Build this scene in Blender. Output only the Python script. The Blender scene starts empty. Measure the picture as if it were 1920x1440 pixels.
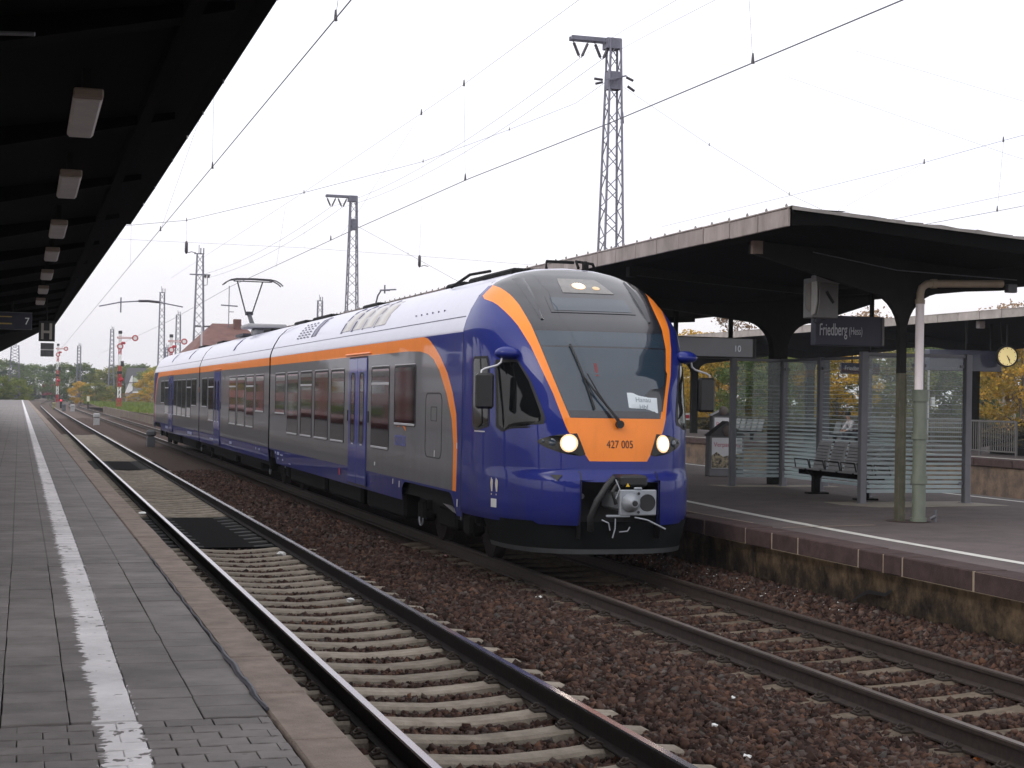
import bpy, bmesh, math, random
import numpy as np
from mathutils import Vector, Matrix
random.seed(7); RNG = np.random.default_rng(7)
scene = bpy.context.scene
COL = scene.collection
PI = math.pi
# ------------------------------------------------------------------ camera
F_PX, YAW, PITCH, ROLL, EYE = 3004.09, 0.2957, 0.0093, 0.0174, 2.1995
cam_d = bpy.data.cameras.new('camera'); cam = bpy.data.objects.new('camera', cam_d); COL.objects.link(cam)
_f = Vector((math.sin(YAW)*math.cos(PITCH), math.cos(YAW)*math.cos(PITCH), math.sin(PITCH)))
_r = Vector((math.cos(YAW), -math.sin(YAW), 0)); _u = _r.cross(_f)
_r2 = _r*math.cos(ROLL)+_u*math.sin(ROLL); _u2 = -_r*math.sin(ROLL)+_u*math.cos(ROLL)
M = Matrix((_r2, _u2, -_f)).transposed().to_4x4(); M.translation = Vector((0, 0, EYE))
cam.matrix_world = M
cam_d.sensor_fit = 'HORIZONTAL'; cam_d.sensor_width = 36.0; cam_d.lens = 36.0*F_PX/1920.0
cam_d.clip_start = 0.1; cam_d.clip_end = 3000
scene.camera = cam
# ------------------------------------------------------------------ sky, sun, exposure
world = bpy.data.worlds.new('World'); scene.world = world; world.use_nodes = True
wn = world.node_tree.nodes; wl = world.node_tree.links; wn.clear()
w_out = wn.new('ShaderNodeOutputWorld'); w_bg = wn.new('ShaderNodeBackground'); w_bg2 = wn.new('ShaderNodeBackground'); w_add = wn.new('ShaderNodeAddShader')
w_sky = wn.new('ShaderNodeTexSky'); w_sky.sky_type = 'NISHITA'; w_sky.sun_disc = False
w_sky.sun_elevation = math.radians(32); w_sky.sun_rotation = math.radians(250); w_sky.air_density = 1.0; w_sky.dust_density = 4.0
w_hsv = wn.new('ShaderNodeHueSaturation'); w_hsv.inputs['Saturation'].default_value = 0.45
w_bg.inputs['Strength'].default_value = 0.05
wl.new(w_sky.outputs[0], w_hsv.inputs['Color']); wl.new(w_hsv.outputs[0], w_bg.inputs['Color'])
w_tc = wn.new('ShaderNodeTexCoord'); w_sep = wn.new('ShaderNodeSeparateXYZ'); wl.new(w_tc.outputs['Generated'], w_sep.inputs[0])
w_ramp = wn.new('ShaderNodeValToRGB')          # overcast layer: brighter towards the zenith
w_ramp.color_ramp.elements[0].position = 0.0; w_ramp.color_ramp.elements[0].color = (0.80, 0.78, 0.80, 1)
e = w_ramp.color_ramp.elements.new(0.07); e.color = (0.81, 0.79, 0.81, 1)
e = w_ramp.color_ramp.elements.new(0.16); e.color = (0.85, 0.845, 0.91, 1)
w_ramp.color_ramp.elements[-1].position = 0.5; w_ramp.color_ramp.elements[-1].color = (1.0, 1.0, 1.03, 1)
w_noise = wn.new('ShaderNodeTexNoise'); w_noise.inputs['Scale'].default_value = 2.2; w_noise.inputs['Detail'].default_value = 5
w_map = wn.new('ShaderNodeMapping'); w_map.inputs['Scale'].default_value = (1, 1, 4); wl.new(w_tc.outputs['Generated'], w_map.inputs[0]); wl.new(w_map.outputs[0], w_noise.inputs['Vector'])
w_mul = wn.new('ShaderNodeMixRGB'); w_mul.blend_type = 'MULTIPLY'; w_mul.inputs[0].default_value = 0.3
w_cr = wn.new('ShaderNodeValToRGB'); w_cr.color_ramp.elements[0].color = (.72, .72, .80, 1); w_cr.color_ramp.elements[1].color = (1.12, 1.1, 1.08, 1); w_cr.color_ramp.elements[0].position = .35; w_cr.color_ramp.elements[1].position = .65
wl.new(w_sep.outputs['Z'], w_ramp.inputs[0]); wl.new(w_noise.outputs['Fac'], w_cr.inputs[0])
wl.new(w_ramp.outputs[0], w_mul.inputs[1]); wl.new(w_cr.outputs[0], w_mul.inputs[2])
wl.new(w_mul.outputs[0], w_bg2.inputs['Color']); w_bg2.inputs['Strength'].default_value = 1.22
wl.new(w_bg.outputs[0], w_add.inputs[0]); wl.new(w_bg2.outputs[0], w_add.inputs[1]); wl.new(w_add.outputs[0], w_out.inputs['Surface'])
sun_d = bpy.data.lights.new('sun', 'SUN'); sun_d.energy = 0.5; sun_d.angle = math.radians(25); sun_d.color = (1, .95, .88)
sun = bpy.data.objects.new('sun', sun_d); COL.objects.link(sun)
sun.rotation_euler = (math.radians(58), 0, math.radians(-70))
scene.view_settings.view_transform = 'Standard'; scene.view_settings.look = 'None'
scene.view_settings.exposure = 0.0; scene.view_settings.gamma = 1.0; scene.view_settings.use_curve_mapping = False
scene.cycles.max_bounces = 8; scene.cycles.transparent_max_bounces = 16
scene.cycles.use_denoising = True
# ------------------------------------------------------------------ materials
MATS = {}
def N(m, t): return m.node_tree.nodes.new(t)
def Lk(m, a, b): m.node_tree.links.new(a, b)
def pmat(name, col, rough=.6, metal=0., var=.15, scale=6., bump=0., bscale=40., coat=0., col2=None, objvar=0., emit=None, estr=0., spec=.5, stretch=None, contrast=.25, attr=None):
    """principled material with world-space noise in colour, optional bump, optional variation from object to object"""
    if name in MATS: return MATS[name]
    m = bpy.data.materials.new(name); m.use_nodes = True; MATS[name] = m
    b = m.node_tree.nodes['Principled BSDF']
    b.inputs['Roughness'].default_value = rough; b.inputs['Metallic'].default_value = metal
    b.inputs['Specular IOR Level'].default_value = spec
    if coat: b.inputs['Coat Weight'].default_value = coat; b.inputs['Coat Roughness'].default_value = .04
    c1 = tuple(max(0, c*(1-(var if col2 is None else 0))) for c in col)+(1,); c2 = tuple(min(1, c*(1+var)) for c in col)+(1,) if col2 is None else tuple(col2)+(1,)
    geo = N(m, 'ShaderNodeNewGeometry'); vec = geo.outputs['Position']
    if stretch:
        mp = N(m, 'ShaderNodeMapping'); mp.inputs['Scale'].default_value = stretch; Lk(m, vec, mp.inputs[0]); vec = mp.outputs[0]
    if attr:
        at = N(m, 'ShaderNodeAttribute'); at.attribute_name = attr; fac = at.outputs['Fac']
    else:
        no = N(m, 'ShaderNodeTexNoise'); no.inputs['Scale'].default_value = scale; no.inputs['Detail'].default_value = 6; no.inputs['Roughness'].default_value = .65
        Lk(m, vec, no.inputs['Vector']); fac = no.outputs['Fac']
    rp = N(m, 'ShaderNodeValToRGB'); rp.color_ramp.elements[0].color = c1; rp.color_ramp.elements[1].color = c2
    rp.color_ramp.elements[0].position = .5-contrast; rp.color_ramp.elements[1].position = .5+contrast
    Lk(m, fac, rp.inputs[0]); out = rp.outputs[0]
    m['ramp'] = rp.name
    if objvar:
        oi = N(m, 'ShaderNodeObjectInfo'); mr = N(m, 'ShaderNodeMapRange'); mr.inputs['To Min'].default_value = 1-objvar; mr.inputs['To Max'].default_value = 1+objvar
        Lk(m, oi.outputs['Random'], mr.inputs[0]); vm = N(m, 'ShaderNodeVectorMath'); vm.operation = 'SCALE'
        Lk(m, out, vm.inputs[0]); Lk(m, mr.outputs[0], vm.inputs['Scale']); out = vm.outputs[0]
    Lk(m, out, b.inputs['Base Color'])
    if bump:
        n2 = N(m, 'ShaderNodeTexNoise'); n2.inputs['Scale'].default_value = bscale; n2.inputs['Detail'].default_value = 4; Lk(m, geo.outputs['Position'], n2.inputs['Vector'])
        bp = N(m, 'ShaderNodeBump'); bp.inputs['Strength'].default_value = bump; bp.inputs['Distance'].default_value = .02
        Lk(m, n2.outputs['Fac'], bp.inputs['Height']); Lk(m, bp.outputs[0], b.inputs['Normal'])
    if emit: b.inputs['Emission Color'].default_value = tuple(emit)+(1,); b.inputs['Emission Strength'].default_value = estr
    return m
def math_node(m, op, a, b=None, c=None):
    n = N(m, 'ShaderNodeMath'); n.operation = op
    for i, v in enumerate((a, b, c)):
        if v is None: continue
        if isinstance(v, (int, float)): n.inputs[i].default_value = v
        else: Lk(m, v, n.inputs[i])
    return n.outputs[0]
# ------------------------------------------------------------------ mesh helpers
class MB:
    def __init__(s): s.v = []; s.f = []; s.mi = []; s.sm = []
    def add(s, vs, fs, mi=0, smooth=False):
        o = len(s.v); s.v += [tuple(p) for p in vs]
        for f in fs: s.f.append(tuple(i+o for i in f)); s.mi.append(mi); s.sm.append(smooth)
        return s
    def box(s, x0, x1, y0, y1, z0, z1, mi=0, b=0.):
        if x0 > x1: x0, x1 = x1, x0
        if y0 > y1: y0, y1 = y1, y0
        if z0 > z1: z0, z1 = z1, z0
        if b <= 0:
            return s.add([(x0,y0,z0),(x1,y0,z0),(x1,y1,z0),(x0,y1,z0),(x0,y0,z1),(x1,y0,z1),(x1,y1,z1),(x0,y1,z1)],
              [(0,3,2,1),(4,5,6,7),(0,1,5,4),(1,2,6,5),(2,3,7,6),(3,0,4,7)], mi)
        b = min(b, (x1-x0)*.45, (y1-y0)*.45, (z1-z0)*.45); vs = []; idx = {}
        X = (x0, x1); Y = (y0, y1); Z = (z0, z1); S = (1, -1)
        for i in (0,1):
            for j in (0,1):
                for k in (0,1):
                    for a in (0,1,2):
                        idx[(i,j,k,a)] = len(vs)
                        vs.append((X[i]+(0 if a==0 else S[i]*b), Y[j]+(0 if a==1 else S[j]*b), Z[k]+(0 if a==2 else S[k]*b)))
        fs = []
        for i in (0,1):
            f = [idx[(i,0,0,0)], idx[(i,1,0,0)], idx[(i,1,1,0)], idx[(i,0,1,0)]]; fs.append(f if i else f[::-1])
            f = [idx[(0,i,0,1)], idx[(0,i,1,1)], idx[(1,i,1,1)], idx[(1,i,0,1)]]; fs.append(f if i else f[::-1])
            f = [idx[(0,0,i,2)], idx[(1,0,i,2)], idx[(1,1,i,2)], idx[(0,1,i,2)]]; fs.append(f if i else f[::-1])
        for i in (0,1):
            for j in (0,1):
                fs.append([idx[(i,j,0,0)], idx[(i,j,1,0)], idx[(i,j,1,1)], idx[(i,j,0,1)]])
                fs.append([idx[(i,0,j,0)], idx[(i,1,j,0)], idx[(i,1,j,2)], idx[(i,0,j,2)]])
                fs.append([idx[(0,i,j,1)], idx[(1,i,j,1)], idx[(1,i,j,2)], idx[(0,i,j,2)]])
                for k in (0,1): fs.append([idx[(i,j,k,0)], idx[(i,j,k,1)], idx[(i,j,k,2)]])
        c = Vector(((x0+x1)/2, (y0+y1)/2, (z0+z1)/2)); out = []
        for f in fs:
            p = [Vector(vs[i]) for i in f]; n = (p[1]-p[0]).cross(p[2]-p[0]); ctr = sum(p, Vector())/len(p)
            out.append(f if n.dot(ctr-c) > 0 else f[::-1])
        return s.add(vs, out, mi)
    def tube(s, pts, r, n=8, mi=0, cap=True, smooth=True):
        P = [Vector(p) for p in pts]; rs = r if isinstance(r, (list, tuple)) else [r]*len(P); rings = []
        prev = None
        for i, p in enumerate(P):
            d = (P[min(i+1, len(P)-1)]-P[max(i-1, 0)]).normalized()
            if prev is None:
                a = d.cross(Vector((0,0,1)));  a = d.cross(Vector((0,1,0))) if a.length < 1e-3 else a
            else: a = prev-d*prev.dot(d)
            a.normalize(); prev = a; bb = d.cross(a)
            rings.append([p+(a*math.cos(2*PI*k/n)+bb*math.sin(2*PI*k/n))*rs[i] for k in range(n)])
        vs = [q for rg in rings for q in rg]; fs = []
        for i in range(len(P)-1):
            for k in range(n):
                k2 = (k+1) % n; fs.append((i*n+k, (i+1)*n+k, (i+1)*n+k2, i*n+k2))
        s.add(vs, fs, mi, smooth)
        if cap: s.add(rings[0], [tuple(range(n))], mi); s.add(rings[-1], [tuple(range(n-1, -1, -1))], mi)
        return s
    def bar(s, a, b, w, h=None, mi=0):
        """square bar from a to b"""
        a = Vector(a); b = Vector(b); d = (b-a); h = h or w
        if d.length < 1e-6: return s
        d.normalize(); x = d.cross(Vector((0,0,1)))
        if x.length < 1e-3: x = Vector((1,0,0))
        x.normalize(); y = d.cross(x).normalized(); vs = []
        for p in (a, b):
            for i, j in ((-1,-1),(1,-1),(1,1),(-1,1)): vs.append(p+x*(w/2*i)+y*(h/2*j))
        return s.add(vs, [(0,1,2,3),(7,6,5,4),(0,4,5,1),(1,5,6,2),(2,6,7,3),(3,7,4,0)], mi)
    def extrude_y(s, prof, y0, y1, mi=0, smooth=False, closed=True):
        """profile of (x, z) points, counter-clockwise seen from -y"""
        n = len(prof); vs = [(x, y0, z) for x, z in prof]+[(x, y1, z) for x, z in prof]
        mis = mi if isinstance(mi, list) else None
        for k in range(n if closed else n-1):
            k2 = (k+1) % n; s.add([vs[k], vs[k2], vs[n+k2], vs[n+k]], [(3,2,1,0)], mis[k] if mis else mi, smooth)
        if closed:
            s.add(vs[:n], [tuple(range(n))], mis[0] if mis else mi); s.add(vs[n:], [tuple(range(n-1,-1,-1))], mis[0] if mis else mi)
        return s
    def grid(s, fn, nu, nv, mi=0, smooth=True):
        vs = [fn(i/nu, j/nv) for j in range(nv+1) for i in range(nu+1)]
        fs = [(j*(nu+1)+i, j*(nu+1)+i+1, (j+1)*(nu+1)+i+1, (j+1)*(nu+1)+i) for j in range(nv) for i in range(nu)]
        return s.add(vs, fs, mi, smooth)
    def lathe(s, prof, c, axis='z', n=16, mi=0, smooth=True):
        """prof of (radius, offset along axis)"""
        vs = []
        for r, h in prof:
            for k in range(n):
                a = 2*PI*k/n; u, v = r*math.cos(a), r*math.sin(a)
                p = (u, v, h) if axis == 'z' else ((h, u, v) if axis == 'x' else (u, h, v))
                vs.append((c[0]+p[0], c[1]+p[1], c[2]+p[2]))
        fs = [(i*n+k, i*n+(k+1) % n, (i+1)*n+(k+1) % n, (i+1)*n+k) for i in range(len(prof)-1) for k in range(n)]
        s.add(vs, fs, mi, smooth)
        s.add(vs[:n], [tuple(range(n-1,-1,-1))], mi); s.add(vs[-n:], [tuple(range(n))], mi)
        return s
    def build(s, name, mats, par=None, loc=None, org=None, fix=False, sharp=None):
        """org: world point that the vertices are taken relative to (the parent's location)"""
        me = bpy.data.meshes.new(name); o3 = org if org is not None else (0, 0, 0)
        me.from_pydata([(a-o3[0], b-o3[1], c-o3[2]) for a, b, c in s.v], [], s.f)
        for m in (mats if isinstance(mats, (list, tuple)) else [mats]): me.materials.append(m)
        me.polygons.foreach_set('material_index', s.mi); me.polygons.foreach_set('use_smooth', s.sm)
        if fix:
            bm = bmesh.new(); bm.from_mesh(me); bmesh.ops.remove_doubles(bm, verts=bm.verts, dist=1e-5); bmesh.ops.recalc_face_normals(bm, faces=bm.faces); bm.to_mesh(me); bm.free()
        me.update()
        if sharp: me.set_sharp_from_angle(angle=math.radians(sharp))
        return link(name, me, par, loc)
def link(name, me, par=None, loc=None):
    o = bpy.data.objects.new(name, me); COL.objects.link(o)
    if par is not None: o.parent = par
    if loc is not None: o.location = loc
    return o
def tag(o, label, cat, group=None, kind=None):
    if label: o['label'] = label
    if cat: o['category'] = cat
    if group: o['group'] = group
    if kind: o['kind'] = kind
    return o
def thing(name, label, cat, loc=(0,0,0), group=None):
    o = bpy.data.objects.new(name, None); COL.objects.link(o); o.location = loc; o.empty_display_size = .2
    return tag(o, label, cat, group)
def structure(o): o['kind'] = 'structure'; return o
def copy_tree(o, par=None):
    c = o.copy(); COL.objects.link(c)
    if par is not None: c.parent = par
    for ch in [x for x in bpy.data.objects if x.parent == o]: copy_tree(ch, c)
    return c
def text_mesh(txt, size, fn, name, mat, par=None, org=(0,0,0), align='LEFT', depth=0.004, xs=1.0, bold=0.):
    cu = bpy.data.curves.new('txt', 'FONT'); cu.body = txt; cu.size = size; cu.align_x = align; cu.extrude = depth; cu.offset = bold
    to = bpy.data.objects.new('txt', cu); COL.objects.link(to)
    dg = bpy.context.evaluated_depsgraph_get(); me = bpy.data.meshes.new_from_object(to.evaluated_get(dg))
    bpy.data.objects.remove(to); bpy.data.curves.remove(cu)
    for v in me.vertices:
        p = fn(v.co.x*xs, v.co.y, v.co.z); v.co = (p[0]-org[0], p[1]-org[1], p[2]-org[2])
    me.materials.clear(); me.materials.append(mat); me.name = name
    return link(name, me, par)
def split_loose(name, new=None):
    """give every separate piece of the parts called name an object of its own"""
    for o in [x for x in bpy.data.objects if x.type == 'MESH' and (x.name == name or x.name.startswith(name+'.')) and len(x.data.polygons)]:
        if o.get('kind') == 'stuff' or o.modifiers: continue
        me = o.data; bm = bmesh.new(); bm.from_mesh(me); bmesh.ops.remove_doubles(bm, verts=bm.verts, dist=1e-5); bm.faces.ensure_lookup_table()
        seen = set(); isl = []
        for f in bm.faces:
            if f.index in seen: continue
            st = [f]; seen.add(f.index); cur = []
            while st:
                g = st.pop(); cur.append(g)
                for v in g.verts:
                    for h in v.link_faces:
                        if h.index not in seen: seen.add(h.index); st.append(h)
            isl.append(cur)
        if len(isl) < 2: bm.free(); continue
        for cur in isl:
            vs = {}; fs = []
            for f in cur: fs.append([vs.setdefault(v.index, len(vs)) for v in f.verts])
            n_ = new or name; m2 = bpy.data.meshes.new(n_); inv = sorted(vs, key=vs.get); bm.verts.ensure_lookup_table()
            m2.from_pydata([tuple(bm.verts[i].co) for i in inv], [], fs)
            for m_ in me.materials: m2.materials.append(m_)
            m2.polygons.foreach_set('material_index', [f.material_index for f in cur]); m2.polygons.foreach_set('use_smooth', [f.smooth for f in cur]); m2.update()
            if any(f.smooth for f in cur): m2.set_sharp_from_angle(angle=math.radians(45))
            q_ = link(n_, m2, o.parent, o.location)
        bm.free(); bpy.data.objects.remove(o)
def drift(y): return -0.0026*max(0., y-15.)      # the left platform eases away from the track
HAZE = 0.0004
# ------------------------------------------------------------------ palette
BALLAST = pmat('ballast_stone', (.020,.013,.011), .92, col2=(.17,.092,.064), attr='rnd', contrast=.5, spec=.2)
_r = BALLAST.node_tree.nodes[BALLAST['ramp']].color_ramp
for p_, c_ in ((.30,(.050,.028,.021,1)),(.55,(.090,.048,.034,1)),(.70,(.07,.062,.056,1)),(.80,(.135,.066,.040,1)),(.92,(.12,.10,.088,1))): _r.elements.new(p_).color = c_
BALLAST_BED = pmat('ballast_bed', (.012,.009,.008), .95, col2=(.105,.066,.05), scale=22, bump=1.0, bscale=26, contrast=.16, spec=.2)
SLEEPER = pmat('sleeper_concrete', (.17,.14,.11), .85, col2=(.36,.315,.255), scale=7, bump=.35, bscale=60, objvar=.16, spec=.25)
SLEEPER_OLD = pmat('sleeper_old', (.055,.042,.032), .9, col2=(.19,.15,.11), scale=10, bump=.3, bscale=50, objvar=.2, spec=.2)
TIMBER = pmat('tarred_timber', (.012,.012,.012), .8, col2=(.035,.032,.03), scale=9, bump=.3, objvar=.2)
RAIL_TOP = pmat('rail_polished', (.58,.56,.59), .20, metal=1., var=.06, scale=5, stretch=(8,.3,8))
RAIL_TOP2 = pmat('rail_worn', (.20,.16,.14), .38, metal=.8, var=.25, scale=5, stretch=(8,.4,8))
RAIL_SIDE = pmat('rail_rust', (.018,.012,.010), .75, col2=(.055,.035,.026), scale=14, bump=.15)
RAIL_DARK = pmat('rail_dark', (.008,.006,.006), .8, col2=(.026,.018,.015), scale=14, bump=.15, spec=.2)
CLIP = pmat('clip_rust', (.02,.015,.012), .8, col2=(.06,.042,.03), scale=30)
ASPHALT = pmat('asphalt', (.078,.064,.063), .9, col2=(.148,.120,.117), scale=2.2, bump=.35, bscale=160, contrast=.3, spec=.3)
KERB = pmat('kerb_stone', (.034,.021,.020), .85, col2=(.085,.054,.052), scale=5, bump=.35, bscale=70, objvar=.12, spec=.25)
EDGE = pmat('edge_stone', (.17,.135,.115), .85, col2=(.36,.285,.24), scale=5, bump=.4, bscale=90, objvar=.06, spec=.25)
MORTAR = pmat('mortar', (.30,.24,.17), .9, var=.25, scale=12, bump=.3)
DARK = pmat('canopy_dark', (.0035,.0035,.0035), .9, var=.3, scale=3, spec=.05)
DARKSTEEL = pmat('dark_steel', (.010,.010,.009), .7, var=.25, scale=6, spec=.12)
FASCIA = pmat('fascia_sheet', (.15,.128,.12), .75, col2=(.33,.285,.27), scale=4, bump=.25, bscale=12, stretch=(1,1,.35), objvar=.1)
ROOFTOP = pmat('roof_felt', (.17,.16,.15), .9, col2=(.30,.28,.27), scale=5, bump=.6, bscale=20)
PAINT = pmat('road_paint', (.45,.44,.40), .7, col2=(.66,.65,.61), scale=5, bump=.15)
GALV = pmat('galvanised', (.115,.118,.13), .5, metal=.3, var=.18, scale=9)
MAST = pmat('mast_steel', (.155,.155,.20), .6, metal=.2, var=.3, scale=5)
WIRE = pmat('wire', (.13,.13,.16), .6, metal=.2)
INSUL = pmat('insulator', (.045,.04,.05), .35, var=.2)
BLACK = pmat('black_plastic', (.012,.012,.013), .45, var=.2)
WHITE = pmat('white_paint', (.74,.74,.73), .55, var=.08)
RED = pmat('signal_red', (.42,.02,.035), .5, var=.15)
GRASS = pmat('grass_blades', (.09,.13,.03), .9, col2=(.20,.25,.07), scale=3, spec=.1)
SOIL = pmat('soil', (.085,.062,.045), .95, col2=(.16,.125,.09), scale=1.5, bump=.5, bscale=8, spec=.15)
GRAVEL_FAR = pmat('far_gravel', (.07,.05,.042), .95, col2=(.155,.12,.10), scale=3, bump=.4, bscale=10, spec=.15)

def paving_mat(name, joints):
    """grey concrete paving with the worn white edge line printed on it; joints: draw slab joints for the part too far to build"""
    m = pmat(name, (.150,.135,.131), .72, col2=(.255,.230,.222), scale=2.4, bump=.3, bscale=130, objvar=.12, spec=.35, contrast=.22)
    b = m.node_tree.nodes['Principled BSDF']; base = b.inputs['Base Color'].links[0].from_socket
    g = N(m, 'ShaderNodeNewGeometry'); sp = N(m, 'ShaderNodeSeparateXYZ'); Lk(m, g.outputs['Position'], sp.inputs[0])
    dx = math_node(m, 'MULTIPLY', math_node(m, 'MAXIMUM', math_node(m, 'SUBTRACT', sp.outputs['Y'], 15.0), 0.0), .0026)
    x = math_node(m, 'ADD', sp.outputs['X'], dx)
    mp = N(m, 'ShaderNodeMapping'); mp.inputs['Scale'].default_value = (4, 14, 1); Lk(m, g.outputs['Position'], mp.inputs[0])
    no = N(m, 'ShaderNodeTexNoise'); no.inputs['Scale'].default_value = 1.0; no.inputs['Detail'].default_value = 5; no.inputs['Roughness'].default_value = .7; Lk(m, mp.outputs[0], no.inputs['Vector'])
    wob = math_node(m, 'MULTIPLY', math_node(m, 'SUBTRACT', no.outputs['Fac'], .5), .26)
    left = math_node(m, 'GREATER_THAN', math_node(m, 'ADD', x, wob), .395)
    wob2 = math_node(m, 'MULTIPLY', math_node(m, 'SUBTRACT', no.outputs['Fac'], .5), .10)
    right = math_node(m, 'LESS_THAN', math_node(m, 'ADD', x, wob2), .592)
    n3 = N(m, 'ShaderNodeTexNoise'); n3.inputs['Scale'].default_value = 9; n3.inputs['Detail'].default_value = 6; Lk(m, g.outputs['Position'], n3.inputs['Vector'])
    keep = math_node(m, 'GREATER_THAN', n3.outputs['Fac'], .365)
    line = math_node(m, 'MULTIPLY', math_node(m, 'MULTIPLY', left, right), keep)
    mx = N(m, 'ShaderNodeMixRGB'); Lk(m, line, mx.inputs[0]); Lk(m, base, mx.inputs[1]); mx.inputs[2].default_value = (.80,.77,.78,1); out = mx.outputs[0]
    if joints:
        def joint(c, pitch, off, w):
            f = math_node(m, 'FRACT', math_node(m, 'DIVIDE', math_node(m, 'SUBTRACT', c, off), pitch)); return math_node(m, 'LESS_THAN', f, w/pitch)
        j = math_node(m, 'MAXIMUM', joint(x, .335, .255, .014), joint(sp.outputs['Y'], .30, 8.4, .018))
        m2 = N(m, 'ShaderNodeMixRGB'); Lk(m, math_node(m, 'MULTIPLY', j, .6), m2.inputs[0]); Lk(m, out, m2.inputs[1]); m2.inputs[2].default_value = (.05,.045,.043,1); out = m2.outputs[0]
    n4 = N(m, 'ShaderNodeTexVoronoi'); n4.inputs['Scale'].default_value = 5.5; Lk(m, g.outputs['Position'], n4.inputs['Vector'])      # trodden-in gum and drips
    sc_ = N(m, 'ShaderNodeSeparateColor'); Lk(m, n4.outputs['Color'], sc_.inputs[0])
    spot = math_node(m, 'MULTIPLY', math_node(m, 'LESS_THAN', n4.outputs['Distance'], .075), math_node(m, 'GREATER_THAN', sc_.outputs[0], .62))
    m3 = N(m, 'ShaderNodeMixRGB'); Lk(m, math_node(m, 'MULTIPLY', spot, .45), m3.inputs[0]); Lk(m, out, m3.inputs[1]); m3.inputs[2].default_value = (.075,.07,.068,1)
    n5 = N(m, 'ShaderNodeTexNoise'); n5.inputs['Scale'].default_value = .9; n5.inputs['Detail'].default_value = 8; n5.inputs['Roughness'].default_value = .7; Lk(m, g.outputs['Position'], n5.inputs['Vector'])
    r5 = N(m, 'ShaderNodeMapRange'); r5.inputs['From Min'].default_value = .35; r5.inputs['From Max'].default_value = .65; r5.inputs['To Min'].default_value = .76; r5.inputs['To Max'].default_value = 1.16; Lk(m, n5.outputs['Fac'], r5.inputs[0])
    v5 = N(m, 'ShaderNodeVectorMath'); v5.operation = 'SCALE'; Lk(m, m3.outputs[0], v5.inputs[0]); Lk(m, r5.outputs[0], v5.inputs['Scale']); out = v5.outputs[0]
    Lk(m, out, b.inputs['Base Color']); return m
PAVE = paving_mat('paving_slab_concrete', False); PAVE_FAR = paving_mat('paving_far', True)

# ------------------------------------------------------------------ ground
XL, XR = 3.1461, 7.047
mb = MB(); mb.add([(-900,-120,-.62),(900,-120,-.62),(900,2200,-.62),(-900,2200,-.62)], [(0,1,2,3)])
structure(mb.build('ground', SOIL))
def smooth(a, b, x): t = min(1, max(0, (x-a)/(b-a))); return t*t*(3-2*t)
def bed_z(x, y):
    """height of the ballast between the two platforms"""
    z = -.245-.025*math.exp(-((x-XL)/.7)**4)
    z += .06*math.exp(-((x-5.3)/.50)**2)
    z += .20*smooth(8.0, 8.75, x)
    z -= .10*smooth(2.2, 1.7, x)
    return z
mb = MB(); nx, ny = 62, 300
mb.grid(lambda u, v: (1.45+7.6*u, 4+(6+140*v)*v, bed_z(1.45+7.6*u, 4+(6+140*v)*v)+.02*(random.random()-.5)), nx, ny)
structure(mb.build('ballast_bed', BALLAST_BED))
mb = MB(); mb.add([(1.3,149.9,-.26),(24,149.9,-.26),(60,700,-.3),(-12,700,-.3)], [(0,1,2,3)])
mb.add([(9.2,60,-.3),(23,60,-.3),(23,149.9,-.3),(9.2,149.9,-.3)], [(0,1,2,3)])
structure(mb.build('far_trackbed', GRAVEL_FAR))

# ------------------------------------------------------------------ ballast stones (nobody could count them)
def scatter(n, xr, yr, smin, smax, zoff, ypow=1.0, mask=None):
    x = RNG.uniform(*xr, n); t = RNG.random(n)**ypow; y = yr[0]+(yr[1]-yr[0])*t
    if mask is not None:
        k = mask(x, y); x, y = x[k], y[k]
    z = np.array([bed_z(a, b) for a, b in zip(x, y)])+zoff+RNG.uniform(-.012, .018, len(x))
    return x, y, z, RNG.uniform(smin, smax, len(x))
SL_P = .63
def crib(x, y):   # keep sleeper tops of the near track clear
    ph = ((y-7.23)/SL_P) % 1.0
    return ~((np.minimum(ph, 1-ph) < .26) & (x > 1.85) & (x < 4.50))
def crib2(x, y):
    ph = ((y-9.1)/SL_P) % 1.0
    return ~((np.minimum(ph, 1-ph) < .19) & (x > 5.95) & (x < 8.15)) 
parts = [scatter(36000, (4.0,6.25), (7.6,24), .012,.036, .010, 1.35, crib),
         scatter(9000, (4.2,5.9), (22,50), .022,.042, .012, 1.3),
         scatter(21000, (2.35,3.95), (7.4,25.2), .013,.032, .010, 1.3, crib),
         scatter(5000, (1.6,2.45), (7.6,20), .016,.032, .005, 1.2, crib),
         scatter(22000, (5.9,8.85), (9.2,19.5), .017,.034, .022, 1.2, crib2),
         scatter(3500, (8.1,8.85), (10,24), .018,.04, .02, 1.2)]
X = np.concatenate([p[0] for p in parts]); Y = np.concatenate([p[1] for p in parts]); Z = np.concatenate([p[2] for p in parts]); S = np.concatenate([p[3] for p in parts])
n = len(X)
cube = np.array([(-1,-1,-1),(1,-1,-1),(1,1,-1),(-1,1,-1),(-1,-1,1),(1,-1,1),(1,1,1),(-1,1,1)], float)
V = cube[None]*RNG.uniform(.30, 1.25, (n, 8, 3)); V *= RNG.uniform(.6, 1.3, (n, 1, 3))
q = RNG.normal(size=(n, 4)); q /= np.linalg.norm(q, axis=1)[:, None]; w_, a_, b_, c_ = q.T
R = np.stack([np.stack([1-2*(b_*b_+c_*c_), 2*(a_*b_-c_*w_), 2*(a_*c_+b_*w_)], 1), np.stack([2*(a_*b_+c_*w_), 1-2*(a_*a_+c_*c_), 2*(b_*c_-a_*w_)], 1), np.stack([2*(a_*c_-b_*w_), 2*(b_*c_+a_*w_), 1-2*(a_*a_+b_*b_)], 1)], 1)
V = np.einsum('nij,nkj->nki', R, V)*S[:, None, None]+np.stack([X, Y, Z], 1)[:, None, :]
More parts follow.
